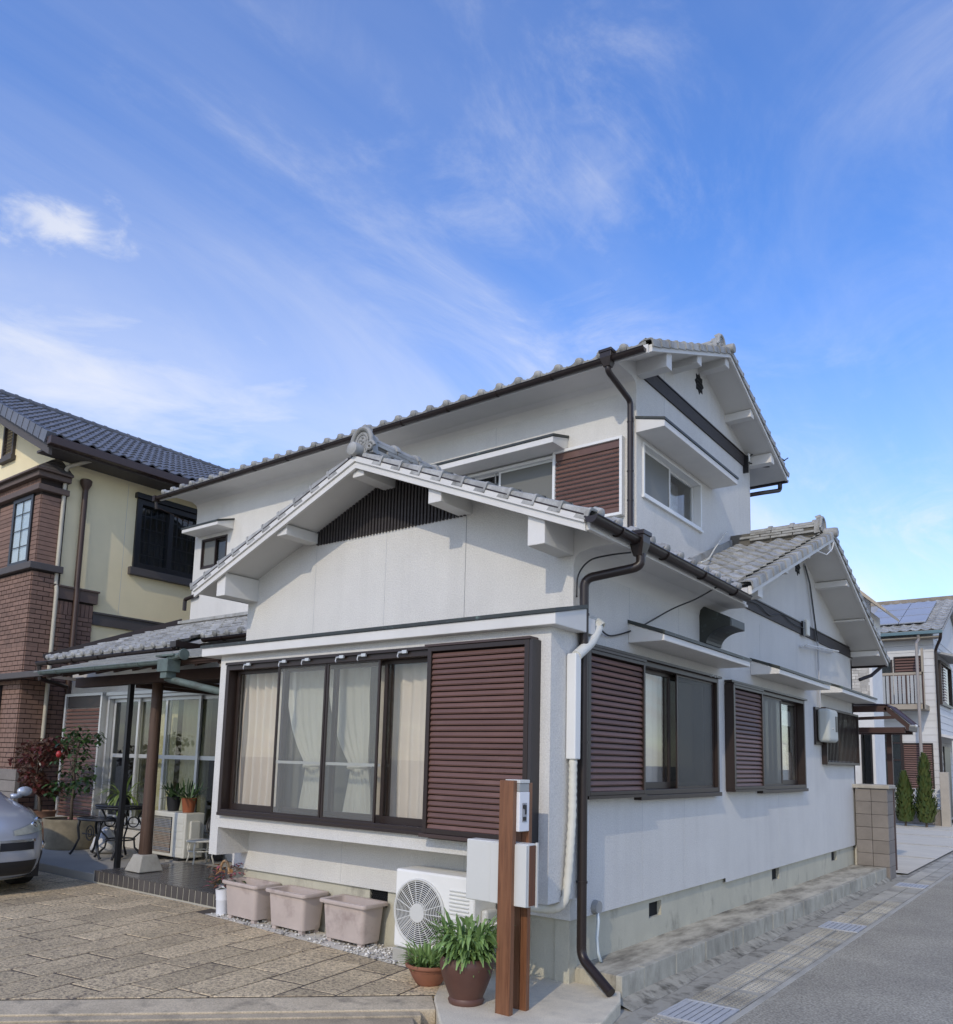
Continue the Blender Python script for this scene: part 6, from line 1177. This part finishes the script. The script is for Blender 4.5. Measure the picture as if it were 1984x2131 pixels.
for k in range(3): b = MB(); b.tube([(-0.60, -0.2-0.03*k, 0.2+0.07*k), (-0.50, -0.2-.03*k, 0.22+.08*k), (-0.40, -0.16, 0.36+.05*k), (-0.35, -0.14, 0.52)], 0.014, 8); b.build('refrigerant_pipe', CREAMP, A1, smooth=True)
b = MB(); frame(b, front(-0.03), -0.60, -0.40, 0.1, 0.58, 0.008, 0, 0.008)
for i in range(5): b.box(-0.585+i*0.04, -0.58+i*0.04, -0.038, -0.03, 0.1, 0.58)
for i in range(8): b.box(-0.60, -0.40, -0.0375, -0.031, 0.14+i*.055, 0.145+i*.055)
b.build('coil_guard', WHITEM, A1)
# three rectangular planters
def planter(x, y, rz, label):
    T = thing('planter', label, 'planter', (x, y, 0.0), 'row of pink planters')
    R_ = Matrix.Translation((x, y, 0)) @ Matrix.Rotation(rz, 4, 'Z')
    def ring(l, w, z, rad=0.035, n=3):
        o = []
        for sx, sy, a0 in ((1, -1, -90), (1, 1, 0), (-1, 1, 90), (-1, -1, 180)):
            for i in range(n+1):
                a = math.radians(a0+90*i/n); o.append(R_ @ Vector((sx*(l/2-rad)+rad*math.cos(a), sy*(w/2-rad)+rad*math.sin(a), z)))
        return o
    secs = [ring(0.47, 0.215, 0.035), ring(0.475, 0.22, 0.05), ring(0.515, 0.255, 0.325), ring(0.525, 0.265, 0.327), ring(0.572, 0.305, 0.330), ring(0.578, 0.312, 0.342), ring(0.574, 0.308, 0.360), ring(0.550, 0.285, 0.364), ring(0.505, 0.245, 0.355), ring(0.495, 0.235, 0.21), ring(0.0 + .48, 0.225, 0.20)]
    b = MB(); k = len(secs[0])
    for s_ in secs: b.v.extend([tuple(p) for p in s_])
    for i in range(len(secs)-1):
        for j in range(k): b.f.append((i*k+j, i*k+(j+1) % k, (i+1)*k+(j+1) % k, (i+1)*k+j))
    b.f.append(tuple(range(k))[::-1]); b.build('tub', PINK, T, smooth=50)
    b = MB(); s_ = ring(0.492, 0.232, 0.222); b.add(s_, [tuple(range(k))]); b.build('soil', SOIL, T)
    for sx in (-1, 1):
        for sy in (-1, 1):
            p = R_ @ Vector((sx*0.19, sy*0.075, 0)); b = MB(); b.box(p.x-.025, p.x+.025, p.y-.02, p.y+.02, 0.0, 0.04); b.build('foot', PINK, T)
planter(-3.53, -0.125, math.radians(-3), 'pink plastic planter touching the white flower pots'); planter(-2.84, -0.14, math.radians(-2), 'pink plastic planter in the middle of the row of three'); planter(-2.09, -0.145, math.radians(-1), 'pink plastic planter nearest the air conditioner with the round fan guard')
# plants
def leaf(b, p, d, l, w, droop, rr, lobes=0, seg=5, fold=0.25):
    d = Vector(d).normalized(); sd_ = d.cross(Vector((0, 0, 1)));
    if sd_.length < 0.1: sd_ = Vector((1, 0, 0))
    sd_.normalize(); p = Vector(p); pts = []
    for i in range(seg+1):
        t = i/seg; ww = w*math.sin(math.pi*min(0.97, 0.06+t*0.92))**0.7*(1+(0.35*math.cos(t*lobes*6.283) if lobes else 0)); n = sd_.cross(d).normalized()
        pts.append((p-sd_*ww+n*ww*fold, p.copy(), p+sd_*ww+n*ww*fold)); d = (d+Vector((0, 0, -droop/seg))).normalized(); p = p+d*(l/seg)
    k = len(b.v)
    for tr in pts: b.v.extend([tuple(q) for q in tr])
    for i in range(seg):
        for j in range(2): b.f.append((k+i*3+j, k+i*3+j+1, k+(i+1)*3+j+1, k+(i+1)*3+j))
def potplant(name, label, x, y, prof, potm, n, hgt, spread, lm, seed, leafl=(0.12, 0.22), leafw=0.018, droop=1.2, lobes=2, rim=None, z0=0.0):
    T = thing(name, label, 'potted plant', (x, y, z0)); rr = random.Random(seed)
    b = MB(); b.lathe(prof, 28, (x, y, z0), caps=False); b.lathe([(0.001, prof[0][1]), (prof[0][0], prof[0][1])], 28, (x, y, z0), caps=False); b.build('pot', potm, T, smooth=50)
    rt_ = prof[-1][0]; zt = max(p[1] for p in prof)-0.03; b = MB(); b.lathe([(0.001, 0), (rt_*0.98, 0)], 20, (x, y, z0+zt-0.02), caps=False); b.build('soil', SOIL, T)
    b = MB(); st = MB()
    for i in range(n):
        a = rr.uniform(0, 6.283); q = rr.random(); el = rr.uniform(0.15, 1.5); r0 = rt_*0.7*math.sqrt(rr.random()); h0 = rr.random()**1.3*hgt
        base_ = Vector((x+r0*math.cos(a), y+r0*math.sin(a), z0+zt)); tip = base_+Vector((math.cos(a)*spread*h0/hgt*rr.uniform(.3, 1), math.sin(a)*spread*h0/hgt*rr.uniform(.3, 1), h0))
        if i % 4 == 0: st.tube([base_, (base_+tip)/2+Vector((0, 0, 0.01)), tip], 0.003, 4, caps=False)
        leaf(b, tip, (math.cos(a)*math.cos(el), math.sin(a)*math.cos(el), math.sin(el)), rr.uniform(*leafl), leafw*rr.uniform(.7, 1.3), droop*rr.uniform(.5, 1.3), rr, lobes)
    b.build('leaves', lm, T, smooth=True, fix=False)
    if st.v: st.build('stems', LEAF, T, fix=False)
    return T
potplant('potted_plant', 'shallow terracotta bowl with short green leaves beside the tall brown pot', -0.765, -0.675, [(0.085, 0.0), (0.095, 0.012), (0.12, 0.05), (0.145, 0.10), (0.150, 0.122), (0.172, 0.126), (0.176, 0.14), (0.170, 0.150), (0.15, 0.145)], TERRA, 260, 0.10, 0.11, LEAF, 11, (0.06, 0.14), 0.008, 0.7, 0)
potplant('potted_plant', 'tall dark brown pot overflowing with lobed green leaves by the wooden post', -0.295, -0.845, [(0.115, 0.0), (0.122, 0.02), (0.112, 0.04), (0.130, 0.08), (0.165, 0.17), (0.182, 0.24), (0.180, 0.27), (0.165, 0.30)], BROWNPOT, 700, 0.20, 0.15, LEAF, 12, (0.06, 0.15), 0.012, 1.7, 3)
# flower pots next to the planters
FP = thing('flower_basket', 'white pots with pink and orange flowers and a hooped handle on the step corner', 'flower pot', (-3.95, -0.13, 0.0)); rr = random.Random(3)
for (x, y, h) in ((-3.915, -0.16, 0.25), (-4.02, -0.05, 0.27)):
    b = MB(); b.lathe([(0.055, 0.0), (0.060, 0.02), (0.066, 0.14), (0.071, 0.15), (0.068, 0.16), (0.078, h-.01), (0.080, h), (0.070, h-.01)], 20, (x, y, 0.0)); b.build('pot', mat('white_pot', (0.74, 0.75, 0.77), 0.35, .04) if 'white_pot' not in MATS else MATS['white_pot'], FP, smooth=50)
for nm, m, n, lw in (('leaves', LEAFD, 45, .02), ('bronze_leaves', mat('leaf_bronze', (0.30, 0.15, 0.06), .6, .1, island=.4, trans=.2), 60, .016), ('pink_petals', mat('petal_pink', (0.45, 0.13, 0.16), .6, .1, island=.35, trans=.2), 46, .018)):
    b = MB()
    for i in range(n):
        a = rr.uniform(0, 6.283); q = rr.uniform(0, .15); z = 0.24+rr.uniform(0, .26) if nm != 'leaves' else 0.2+rr.uniform(0, .14); leaf(b, (-3.96+q*math.cos(a)*1.3, -0.10+q*math.sin(a), z), (math.cos(a), math.sin(a), rr.uniform(-.1, 1.2)), rr.uniform(.04, .09), lw, .8, rr, 0, 3)
    o = b.build(nm, m, FP, smooth=True, fix=False); o['kind'] = 'stuff'
b = MB(); b.torus((-3.97, -0.12, 0.40), (0.9, -.2, 0), (0, 0, 1), 0.115, 0.013, 16, 6, 0.0, math.pi); b.build('handle', mat('wicker', (0.42, 0.26, 0.13), .8, .2, 20), FP)
# gate post with intercom and mail box
GPo = thing('intercom_post', 'tall wooden gate post with white intercom panel and lamp', 'gate post', (0.05, -0.80, 0.0))
for (x0, x1, y0, y1, z1) in ((-0.015, 0.095, -0.905, -0.862, 1.47), (0.010, 0.058, -0.745, -0.705, 1.455), (0.062, 0.115, -0.745, -0.705, 1.455)):
    b = MB(); b.box(x0, x1, y0, y1, -0.02, z1); b.build('board', WOOD, GPo, bev=0.003)
b = MB(); b.box(0.0, 0.118, -0.862, -0.745, 1.14, 1.395); b.build('intercom_panel', mat('panel_white', (0.80, 0.80, 0.80), .35, .02), GPo, bev=0.004)
b = MB(); b.box(0.118, 0.120, -0.832, -0.778, 1.20, 1.325); o = b.build('intercom', mat('intercom_grey', (0.35, 0.35, 0.36), .4, .1), GPo, bev=0.0)
b = MB(); b.tube([(0.1195, -0.812, 1.30), (0.128, -0.812, 1.30)], 0.015, 14); b.build('camera_lens', NBLACK, o); b = MB(); b.box(0.1205, 0.124, -0.80, -0.786, 1.25, 1.31); b.build('speaker', NBLACK, o); b = MB(); b.box(0.1205, 0.125, -0.822, -0.79, 1.21, 1.235); b.build('call_button', NBLACK, o)
b = MB(); b.box(0.004, 0.114, -0.860, -0.747, 1.397, 1.45); b.build('lamp', mat('lamp_diffuser', (0.34, 0.35, 0.34), .3, .1), GPo); b = MB(); b.box(0.0, 0.118, -0.862, -0.745, 1.452, 1.475); b.build('lamp_cap', BOXW, GPo, bev=0.003)
MBx = thing('mail_box', 'white mail box with a wood veneer strip hung between the gate post boards', 'mail box', (0.0, -0.80, 0.65))
b = MB(); b.box(-0.315, 0.185, -0.855, -0.752, 0.665, 1.065); b.build('case', BOXW, MBx, bev=0.008)
b = MB(); b.box(0.187, 0.192, -0.84, -0.775, 0.675, 1.055); b.build('veneer', BOXWOOD, MBx); b = MB(); b.box(0.1855, 0.20, -0.768, -0.752, 0.66, 1.07); b.build('door_edge', BOXW, MBx)
b = MB(); b.box(-0.10, 0.185, -0.875, -0.856, 0.67, 1.06); b.build('door', BOXW, MBx, bev=0.004)
# ================================================================ PORCH THINGS
A2 = thing('air_conditioner', 'old outdoor air conditioner unit on the porch step with plants on top', 'air conditioner', (-7.25, 1.45, 0.11))
b = MB(); b.box(-7.64, -6.84, 1.30, 1.60, 0.16, 0.765); b.build('case', mat('aircon_aged', (0.66, 0.65, 0.57), .5, .08, 5), A2, bev=0.015)
b = MB(); b.box(-7.60, -7.16, 1.292, 1.31, 0.21, 0.70); cg = b.build('coil', VOID, A2)
rr = random.Random(8); cm = [mat('fin_%d' % i, c, .5, .1) for i, c in enumerate(((.35, .2, .13), (.16, .2, .3), (.3, .28, .24)))]
for i in range(21): b = MB(); z = 0.22+i*0.0225; b.box(-7.60, -7.16, 1.284, 1.2915, z, z+0.009); b.build('fin', cm[rr.randrange(3)], cg)
for i in range(15): b = MB(); x = -7.595+i*0.03; b.box(x, x+.005, 1.280, 1.2835, 0.21, 0.70); b.build('wire', CREAMP, cg)
for i in range(5): b = MB(); z = 0.2+i*0.105; b.box(-7.10, -6.88, 1.294, 1.302, z, z+0.085); b.build('panel', A2.children[0].data.materials[0], A2, bev=0.006)
for x in (-7.5, -7.0): b = MB(); b.box(x-.06, x+.06, 1.29, 1.61, 0.12, 0.16); b.build('foot', DARKP, A2)
b = MB(); b.box(-6.838, -6.80, 1.36, 1.52, 0.28, 0.66); b.build('valve_cover', A2.children[0].data.materials[0], A2, bev=0.015)
PLT = [(0.075, 0.0), (0.09, 0.10), (0.10, 0.17), (0.105, 0.20), (0.098, 0.20)]
potplant('potted_plant', 'black pot with dark glossy leaves standing on the porch air conditioner', -7.39, 1.45, PLT, DARKP, 40, 0.14, 0.12, LEAFD, 21, (.08, .16), .024, .7, 0, z0=0.768)
potplant('potted_plant', 'orange pot with pointed green leaves standing on the porch air conditioner', -7.02, 1.45, PLT, mat('orange_pot', (0.30, 0.09, 0.035), .6, .1), 55, 0.10, 0.2, LEAFD, 22, (.10, .24), .014, .6, 0, z0=0.768)
# ornate iron table and chair
def scroll(b, a, c, r=0.010, k=0.06):
    a, c = Vector(a), Vector(c); b.tube([a, a.lerp(c, .25)+Vector((k, 0, 0)), a.lerp(c, .5), a.lerp(c, .75)+Vector((-k, 0, 0)), c], r, 6)
TB = thing('garden_table', 'dark cast iron table with scrolled legs behind the black porch post', 'table', (-7.9, 0.98, 0.10))
b = MB(); b.lathe([(0.02, .70), (.36, .70), (.37, .712), (.36, .724), (.02, .724)], 28, (-7.9, 0.98, 0.12)); b.build('table_top', IRON, TB)
b = MB(); b.torus((-7.9, .98, .80), (1, 0, 0), (0, 1, 0), .34, .018, 28, 6); b.build('apron_ring', IRON, TB)
for i in range(4):
    a = math.pi/4+i*math.pi/2; d = Vector((math.cos(a), math.sin(a), 0)); c0 = Vector((-7.9, .98, 0)); b = MB(); b.tube([c0+d*.30+Vector((0, 0, .81)), c0+d*.22+Vector((0, 0, .66)), c0+d*.30+Vector((0, 0, .5)), c0+d*.18+Vector((0, 0, .38)), c0+d*.20+Vector((0, 0, .25)), c0+d*.33+Vector((0, 0, .115))], [.016, .014, .013, .013, .014, .018], 7); b.torus(c0+d*.16+Vector((0, 0, .60)), d, (0, 0, 1), .07, .010, 14, 5); b.build('leg', IRON, TB, smooth=True)
b = MB(); b.torus((-7.9, .98, .36), (1, 0, 0), (0, 1, 0), .19, .012, 20, 5); b.build('stretcher', IRON, TB)
CH = thing('garden_stool', 'dark cast iron stool with splayed scrolled legs left of the black porch post', 'stool', (-8.2, .78, .10))
b = MB()
for i in range(9): b.torus((-8.2+.30*math.cos(i*.698), .80+.16*math.sin(i*.698), .625), (1, 0, 0), (0, 1, 0), .055, .012, 10, 5)
b.torus((-8.2, .80, .63), (1.6, 0, 0), (0, 1, 0), .23, .018, 24, 6); b.torus((-8.2, .80, .62), (1.6, 0, 0), (0, 1, 0), .12, .014, 20, 6); b.box(-8.5, -7.9, .66, .94, .612, .622); b.build('seat', IRON, CH)
for sx in (-1, 1):
    for sy in (-1, 1): b = MB(); x, y = -8.2+sx*.27, .80+sy*.13; b.tube([(x, y, .62), (x+sx*.03, y, .5), (x-sx*.02, y, .35), (x+sx*.06, y+sy*.02, .2), (x+sx*.13, y+sy*.03, .125), (x+sx*.16, y+sy*.03, .135)], [.022, .02, .017, .016, .018, .014], 7); b.build('leg', IRON, CH, smooth=True)
b = MB(); scroll(b, (-8.42, .7, .42), (-7.98, .7, .42), .010, 0); b.torus((-8.2, .69, .44), (1, 0, 0), (0, 0, 1), .10, .010, 16, 5); b.torus((-8.2, .69, .44), (1, 0, 0), (0, 0, 1), .05, .009, 12, 5); b.build('stretcher', IRON, CH)
SPd = potplant('potted_plant', 'spider plant with long arching leaves on the dark iron table', -7.93, 1.0, [(.08, 0), (.10, .10), (.11, .13), (.10, .13)], DARKP, 46, .06, .08, mat('leaf_lime', (0.22, 0.30, 0.07), .5, .1, island=.3, trans=.25), 23, (.22, .42), .013, 2.0, 0, z0=0.845)
BG = MB(); rr = random.Random(5)
BG.lathe([(0.02, 0), (.17, .01), (.20, .06), (.185, .14), (.14, .22), (.08, .30), (.04, .36), (.01, .38)], 20, (-8.62, 1.16, .10), wob=lambda a, z: .10*math.sin(5*a+z*20)+.06*math.sin(9*a-z*30)); tag(BG.build('sack', mat('white_sack', (.70, .70, .69), .6, .05, 5, .6, 15), None, smooth=True, at=(-8.62, 1.16, .10)), 'white plastic sack slumped behind the iron stool', 'sack')
STl = thing('white_stool', 'small white wire stool next to the porch air conditioner', 'stool', (-6.48, 1.30, .11))
b = MB(); b.lathe([(.02, .30), (.19, .30), (.20, .31), (.19, .32), (.02, .32)], 20, (-6.48, 1.32, .12)); b.build('seat', CREAMP, STl)
for i in range(4): a = i*math.pi/2+.5; d = Vector((math.cos(a), math.sin(a), 0)); c0 = Vector((-6.48, 1.32, 0)); b = MB(); b.tube([c0+d*.15+Vector((0, 0, .43)), c0+d*.19+Vector((0, 0, .34)), c0+d*.16+Vector((0, 0, .24)), c0+d*.20+Vector((0, 0, .125))], .012, 6); b.build('leg', CREAMP, STl, smooth=True)
b = MB(); b.torus((-6.48, 1.32, .30), (1, 0, 0), (0, 1, 0), .165, .008, 18, 5); b.build('ring', CREAMP, STl)
RL = thing('hose_reel', 'dark round hose reel behind the white stool', 'hose reel', (-6.66, 1.60, .11))
b = MB(); b.torus((-6.66, 1.62, .62), (1, 0, 0), (0, .2, 1), .14, .014, 22, 6); b.torus((-6.66, 1.62, .62), (1, 0, 0), (0, .2, 1), .09, .022, 20, 6); b.build('reel', DARKP, RL); b = MB(); b.box(-6.74, -6.58, 1.66, 1.74, .125, .64); b.build('stand', DARKP, RL)
b = MB(); b.box(-6.86, -6.62, 1.34, 1.52, .13, .20); tag(b.build('white_tub', BOXW, None, bev=.01, at=(-6.74, 1.43, .13)), 'small white tub on the step under the stool', 'tub') if False else None
# potted trees
def ptree(label, x, y, z0, pot, potm, trunk, crown, lm, n, seed, lw, group='potted trees on the patio'):
    T = thing('potted_tree', label, 'potted tree', (x, y, z0), group); rr = random.Random(seed)
    b = MB(); b.lathe(pot, 30, (x, y, z0), caps=False); b.lathe([(.001, 0), (pot[0][0], 0)], 30, (x, y, z0), caps=False); b.build('pot', potm, T, smooth=50)
    zt = pot[-1][1]-.03; b = MB(); b.lathe([(.001, 0), (pot[-1][0], 0)], 24, (x, y, z0+zt), caps=False); b.build('soil', SOIL, T)
    tp = [Vector(p) for p in trunk]; b = MB(); b.tube(tp, [.028-.016*i/(len(tp)-1) for i in range(len(tp))], 7); ends = []
    for i in range(14):
        c = crown[rr.randrange(len(crown))]; e = Vector((c[0]+rr.uniform(-1, 1)*c[3]*.6, c[1]+rr.uniform(-1, 1)*c[4]*.6, c[2]+rr.uniform(-1, 1)*c[5]*.6)); k = tp[rr.randrange(len(tp)//2, len(tp))]; b.tube([k, k.lerp(e, .5)+Vector((0, 0, .04)), e], [.010, .007, .003], 5, caps=False)
    b.build('trunk', BARK, T, smooth=True); b = MB()
    for i in range(n):
        c = crown[i % len(crown)]
        while True:
            u = Vector((rr.uniform(-1, 1), rr.uniform(-1, 1), rr.uniform(-1, 1)))
            if u.length < 1: break
        p = Vector((c[0]+u.x*c[3], c[1]+u.y*c[4], c[2]+u.z*c[5])); a = rr.uniform(0, 6.283); leaf(b, p, (math.cos(a), math.sin(a), rr.uniform(-.7, .5)), rr.uniform(.06, .115), lw*rr.uniform(.7, 1.2), .8, rr, 0, 3)
    b.build('crown', lm, T, smooth=True, fix=False); return T
RB_ = mat('ribbed_terracotta', (0.26, 0.14, 0.085), .8, .25, 3, .2, 40, stretch=(1, 1, 9))
ptree('red leaved potted tree in a ribbed terracotta pot', -10.22, .93, .10, [(.13, 0), (.15, .03), (.17, .12), (.165, .13), (.19, .25), (.185, .26), (.21, .38), (.205, .39), (.225, .50), (.24, .53), (.22, .53)], RB_, [(-10.22, .93, .58), (-10.3, .93, .85), (-10.45, .93, 1.1), (-10.5, .95, 1.35)], [(-10.75, .93, 1.45, .42, .3, .30), (-10.35, .95, 1.55, .38, .3, .25), (-10.0, .95, 1.62, .25, .25, .2), (-10.5, .92, 1.12, .30, .22, .16), (-10.15, .95, .98, .2, .2, .1)], LEAFR, 900, 31, .028)
LATT = mat('lattice_pot', (0.30, 0.255, 0.17), .8, .25, 9, .4, 22)
gt = ptree('green leaved potted tree with one red fruit in a beige patterned pot', -9.50, 1.07, .10, [(.33, 0), (.345, .03), (.37, .30), (.385, .38), (.40, .42), (.40, .45), (.37, .44)], LATT, [(-9.5, 1.07, .50), (-9.53, 1.07, .8), (-9.5, 1.07, 1.05), (-9.55, 1.07, 1.4)], [(-9.6, 1.07, 1.75, .36, .3, .24), (-9.3, 1.07, 1.8, .32, .3, .16), (-9.55, 1.07, 1.4, .38, .3, .24), (-9.2, 1.0, 1.15, .28, .25, .18), (-9.75, 1.0, .98, .25, .25, .16)], LEAFD, 420, 32, .026)
b = MB(); b.ball((-9.52, .80, 1.52), .042, 12, 8, (1, 1, 1.3)); b.build('fruit', mat('red_fruit', (.40, .03, .03), .4, .1), gt, smooth=True)
b = MB(); b.lathe([(.16, 0), (.19, .36), (.235, .38), (.235, .44), (.21, .44)], 28, (-9.83, 1.42, .10), caps=False); b.lathe([(.001, .40), (.21, .40)], 20, (-9.83, 1.42, .10), caps=False); tag(b.build('plant_pot', mat('rose_plastic', (.33, .17, .16), .6, .1), None, smooth=50, at=(-9.83, 1.42, .10)), 'empty rose coloured pot between the two potted trees', 'pot')
# ================================================================ PARKED CAR (nose towards +X)
CA_ = thing('car', 'silver compact car parked nose first beside the porch', 'car', (-8.3, -1.38, 0.0))
NXc, CYc = -6.33, -1.39
ZL = [.17, .20, .25, .31, .37, .43, .49, .55, .61, .66, .71, .76, .81, .86, .90, .94, .98, 1.02, 1.07, 1.13, 1.20, 1.28, 1.35, 1.41, 1.45, 1.465]
XF = [-.14, -.07, -.035, -.015, -.004, 0, -.003, -.012, -.028, -.05, -.085, -.14, -.22, -.34, -.50, -.70, -.92, -1.08, -1.20, -1.36, -1.55, -1.78, -2.0, -2.22, -2.45, -2.6]
XB = [-3.80, -3.86, -3.92, -3.95, -3.97, -3.98, -3.99, -3.99, -3.99, -3.985, -3.98, -3.97, -3.96, -3.95, -3.94, -3.92, -3.90, -3.87, -3.83, -3.76, -3.68, -3.58, -3.47, -3.35, -3.15, -2.95]
HW = [.70, .76, .80, .825, .838, .845, .847, .847, .845, .843, .84, .836, .83, .822, .812, .80, .785, .77, .75, .725, .70, .67, .635, .60, .53, .40]
NP = 96
def cpt(zi, j, offn=0.0):
    k = int(zi); f = zi-k; k2 = min(k+1, len(ZL)-1); lp = lambda A: A[k]*(1-f)+A[k2]*f
    xf, xb, hw, z = lp(XF), lp(XB), lp(HW), lp(ZL); a = 2*math.pi*j/NP; xc = (xf+xb)/2; L2 = (xf-xb)/2; c, s = math.cos(a), math.sin(a); p = 5.0; e = 2/p
    pf = 3.9 if c > 0 else 4.5; ef = 2/pf
    return Vector((NXc+xc+L2*math.copysign(abs(c)**ef, c), CYc+hw*math.copysign(abs(s)**ef, s), z))
def cpatch(mb, zf, j0, j1, z0, z1, nj, nz, offn):               # patch following the body; zf(t)->(zi0, zi1)
    P = []
    for i in range(nj+1):
        t = i/nj; j = j0+(j1-j0)*t; a, c = zf(t); row = []
        for k in range(nz+1):
            zi = a+(c-a)*k/nz; p = cpt(zi, j); d1 = cpt(zi, j+.3)-cpt(zi, j-.3); d2 = cpt(min(zi+.1, 24.9), j)-cpt(max(zi-.1, 0), j); n = d1.cross(d2).normalized(); row.append(p+n*offn)
        P.append(row)
    mb.grid(P)
body, glass = MB(), MB()
pts = [[cpt(i, j) for j in range(NP)] for i in range(len(ZL))]
for i in range(len(ZL)-1):
    for j in range(NP):
        z = (ZL[i]+ZL[i+1])/2; q = pts[i][j]; a = 2*math.pi*(j+.5)/NP; isg = 1.06 < z < 1.40 and not (0.62 < abs(math.cos(a)) < 0.74)
        t = glass if isg else body; t.add([pts[i][j], pts[i][(j+1) % NP], pts[i+1][(j+1) % NP], pts[i+1][j]], [(0, 1, 2, 3)])
body.add([p for p in pts[-1]], [tuple(range(NP))]); body.add([p for p in pts[0]], [tuple(range(NP))[::-1]])
def weld(o):
    bm = bmesh.new(); bm.from_mesh(o.data); bmesh.ops.remove_doubles(bm, verts=bm.verts, dist=0.0005); bmesh.ops.recalc_face_normals(bm, faces=bm.faces); bm.to_mesh(o.data); bm.free()
o = body.build('body', SILVER, CA_, smooth=True); weld(o); o.data.set_sharp_from_angle(angle=math.radians(45))
o = glass.build('window_glass', CARG, CA_, smooth=True); weld(o)
for sg in (1, -1):
    J = lambda a: a/360*NP*sg
    b = MB(); cpatch(b, lambda t: (8.6+1.2*t, 9.6+4.0*t), J(6), J(56), 0, 0, 12, 6, 0.006); o = b.build('headlight', mat('lamp_bowl', (.78, .77, .68), .2, .2, 14, metal=.3) if 'lamp_bowl' not in MATS else MATS['lamp_bowl'], CA_, smooth=True, fix=False)
    b = MB(); cpatch(b, lambda t: (8.5+1.2*t, 9.7+4.1*t), J(5), J(57), 0, 0, 12, 6, 0.016); b.build('lens', LENSM, o, smooth=True, fix=False)
    for jj, zi, r in ((24, 10.5, .040), (36, 11.1, .050)):
        p = cpt(zi, J(jj)); b = MB(); b.ball(p+Vector((.006, 0, 0)), r, 12, 8, (.35, 1, 1)); b.build('projector', CHROME, o, smooth=True)
    b = MB(); cpatch(b, lambda t: (2.2+.6*t, 5.4-.6*t), J(34), J(50), 0, 0, 8, 6, 0.004); o = b.build('fog_recess', DARKP, CA_, smooth=True, fix=False)
    p = cpt(6.2, J(42)); b = MB(); b.ball(p, .045, 12, 8, (.5, .8, 1)); b.build('fog_lamp', CHROME, CA_, smooth=True)
    b = MB(); c = Vector((NXc-1.32, CYc+sg*.90, 1.06)); b.ball(c, .085, 14, 10, (.55, 1.1, .72)); b.tube([c-Vector((0, sg*.04, .05)), c-Vector((0.0, sg*.16, .06))], .03, 8); b.build('wing_mirror', SILVER, CA_, smooth=True)
b = MB(); cpatch(b, lambda t: (5.9, 7.3), J(-20), J(20), 0, 0, 24, 5, 0.006); b.build('upper_grille', DARKP, CA_, smooth=True, fix=False)
b = MB(); cpatch(b, lambda t: (7.32, 7.75), J(-22), J(22), 0, 0, 24, 2, 0.010); b.build('grille_trim', CHROME, CA_, smooth=True, fix=False)
b = MB(); cpatch(b, lambda t: (1.4, 4.0), J(-26), J(26), 0, 0, 24, 5, 0.006); b.build('lower_intake', DARKP, CA_, smooth=True, fix=False)
for k in range(2): b = MB(); cpatch(b, lambda t: (2.0+k*.8, 2.25+k*.8), J(-25), J(25), 0, 0, 24, 1, 0.010); b.build('intake_bar', DARKP, CA_, smooth=True, fix=False)
b = MB(); cpatch(b, lambda t: (.2, 1.0), J(-60), J(60), 0, 0, 30, 2, 0.012); b.build('lip_spoiler', SILVER, CA_, smooth=True, fix=False)
b = MB(); b.box(NXc+.006, NXc+.018, CYc-.165, CYc+.100, .43, .595); b.build('number_plate', BOXW, CA_, bev=.004)
for x in (NXc-.86, NXc-3.3):
    for sg in (1, -1):
        y = CYc+sg*.70; b = MB(); b.tube([(x, y-.10, .30), (x, y+.10, .30)], .30, 30); w = b.build('wheel', RUBBER, CA_, smooth=40, bev=.02)
        b = MB(); b.tube([(x, y+sg*.09, .30), (x, y+sg*.107, .30)], .20, 24); b.build('rim', CHROME, w, smooth=40)
b = MB(); b.box(NXc-3.7, NXc-.35, CYc-.7, CYc+.7, .14, .30); b.build('underbody', DARKP, CA_)
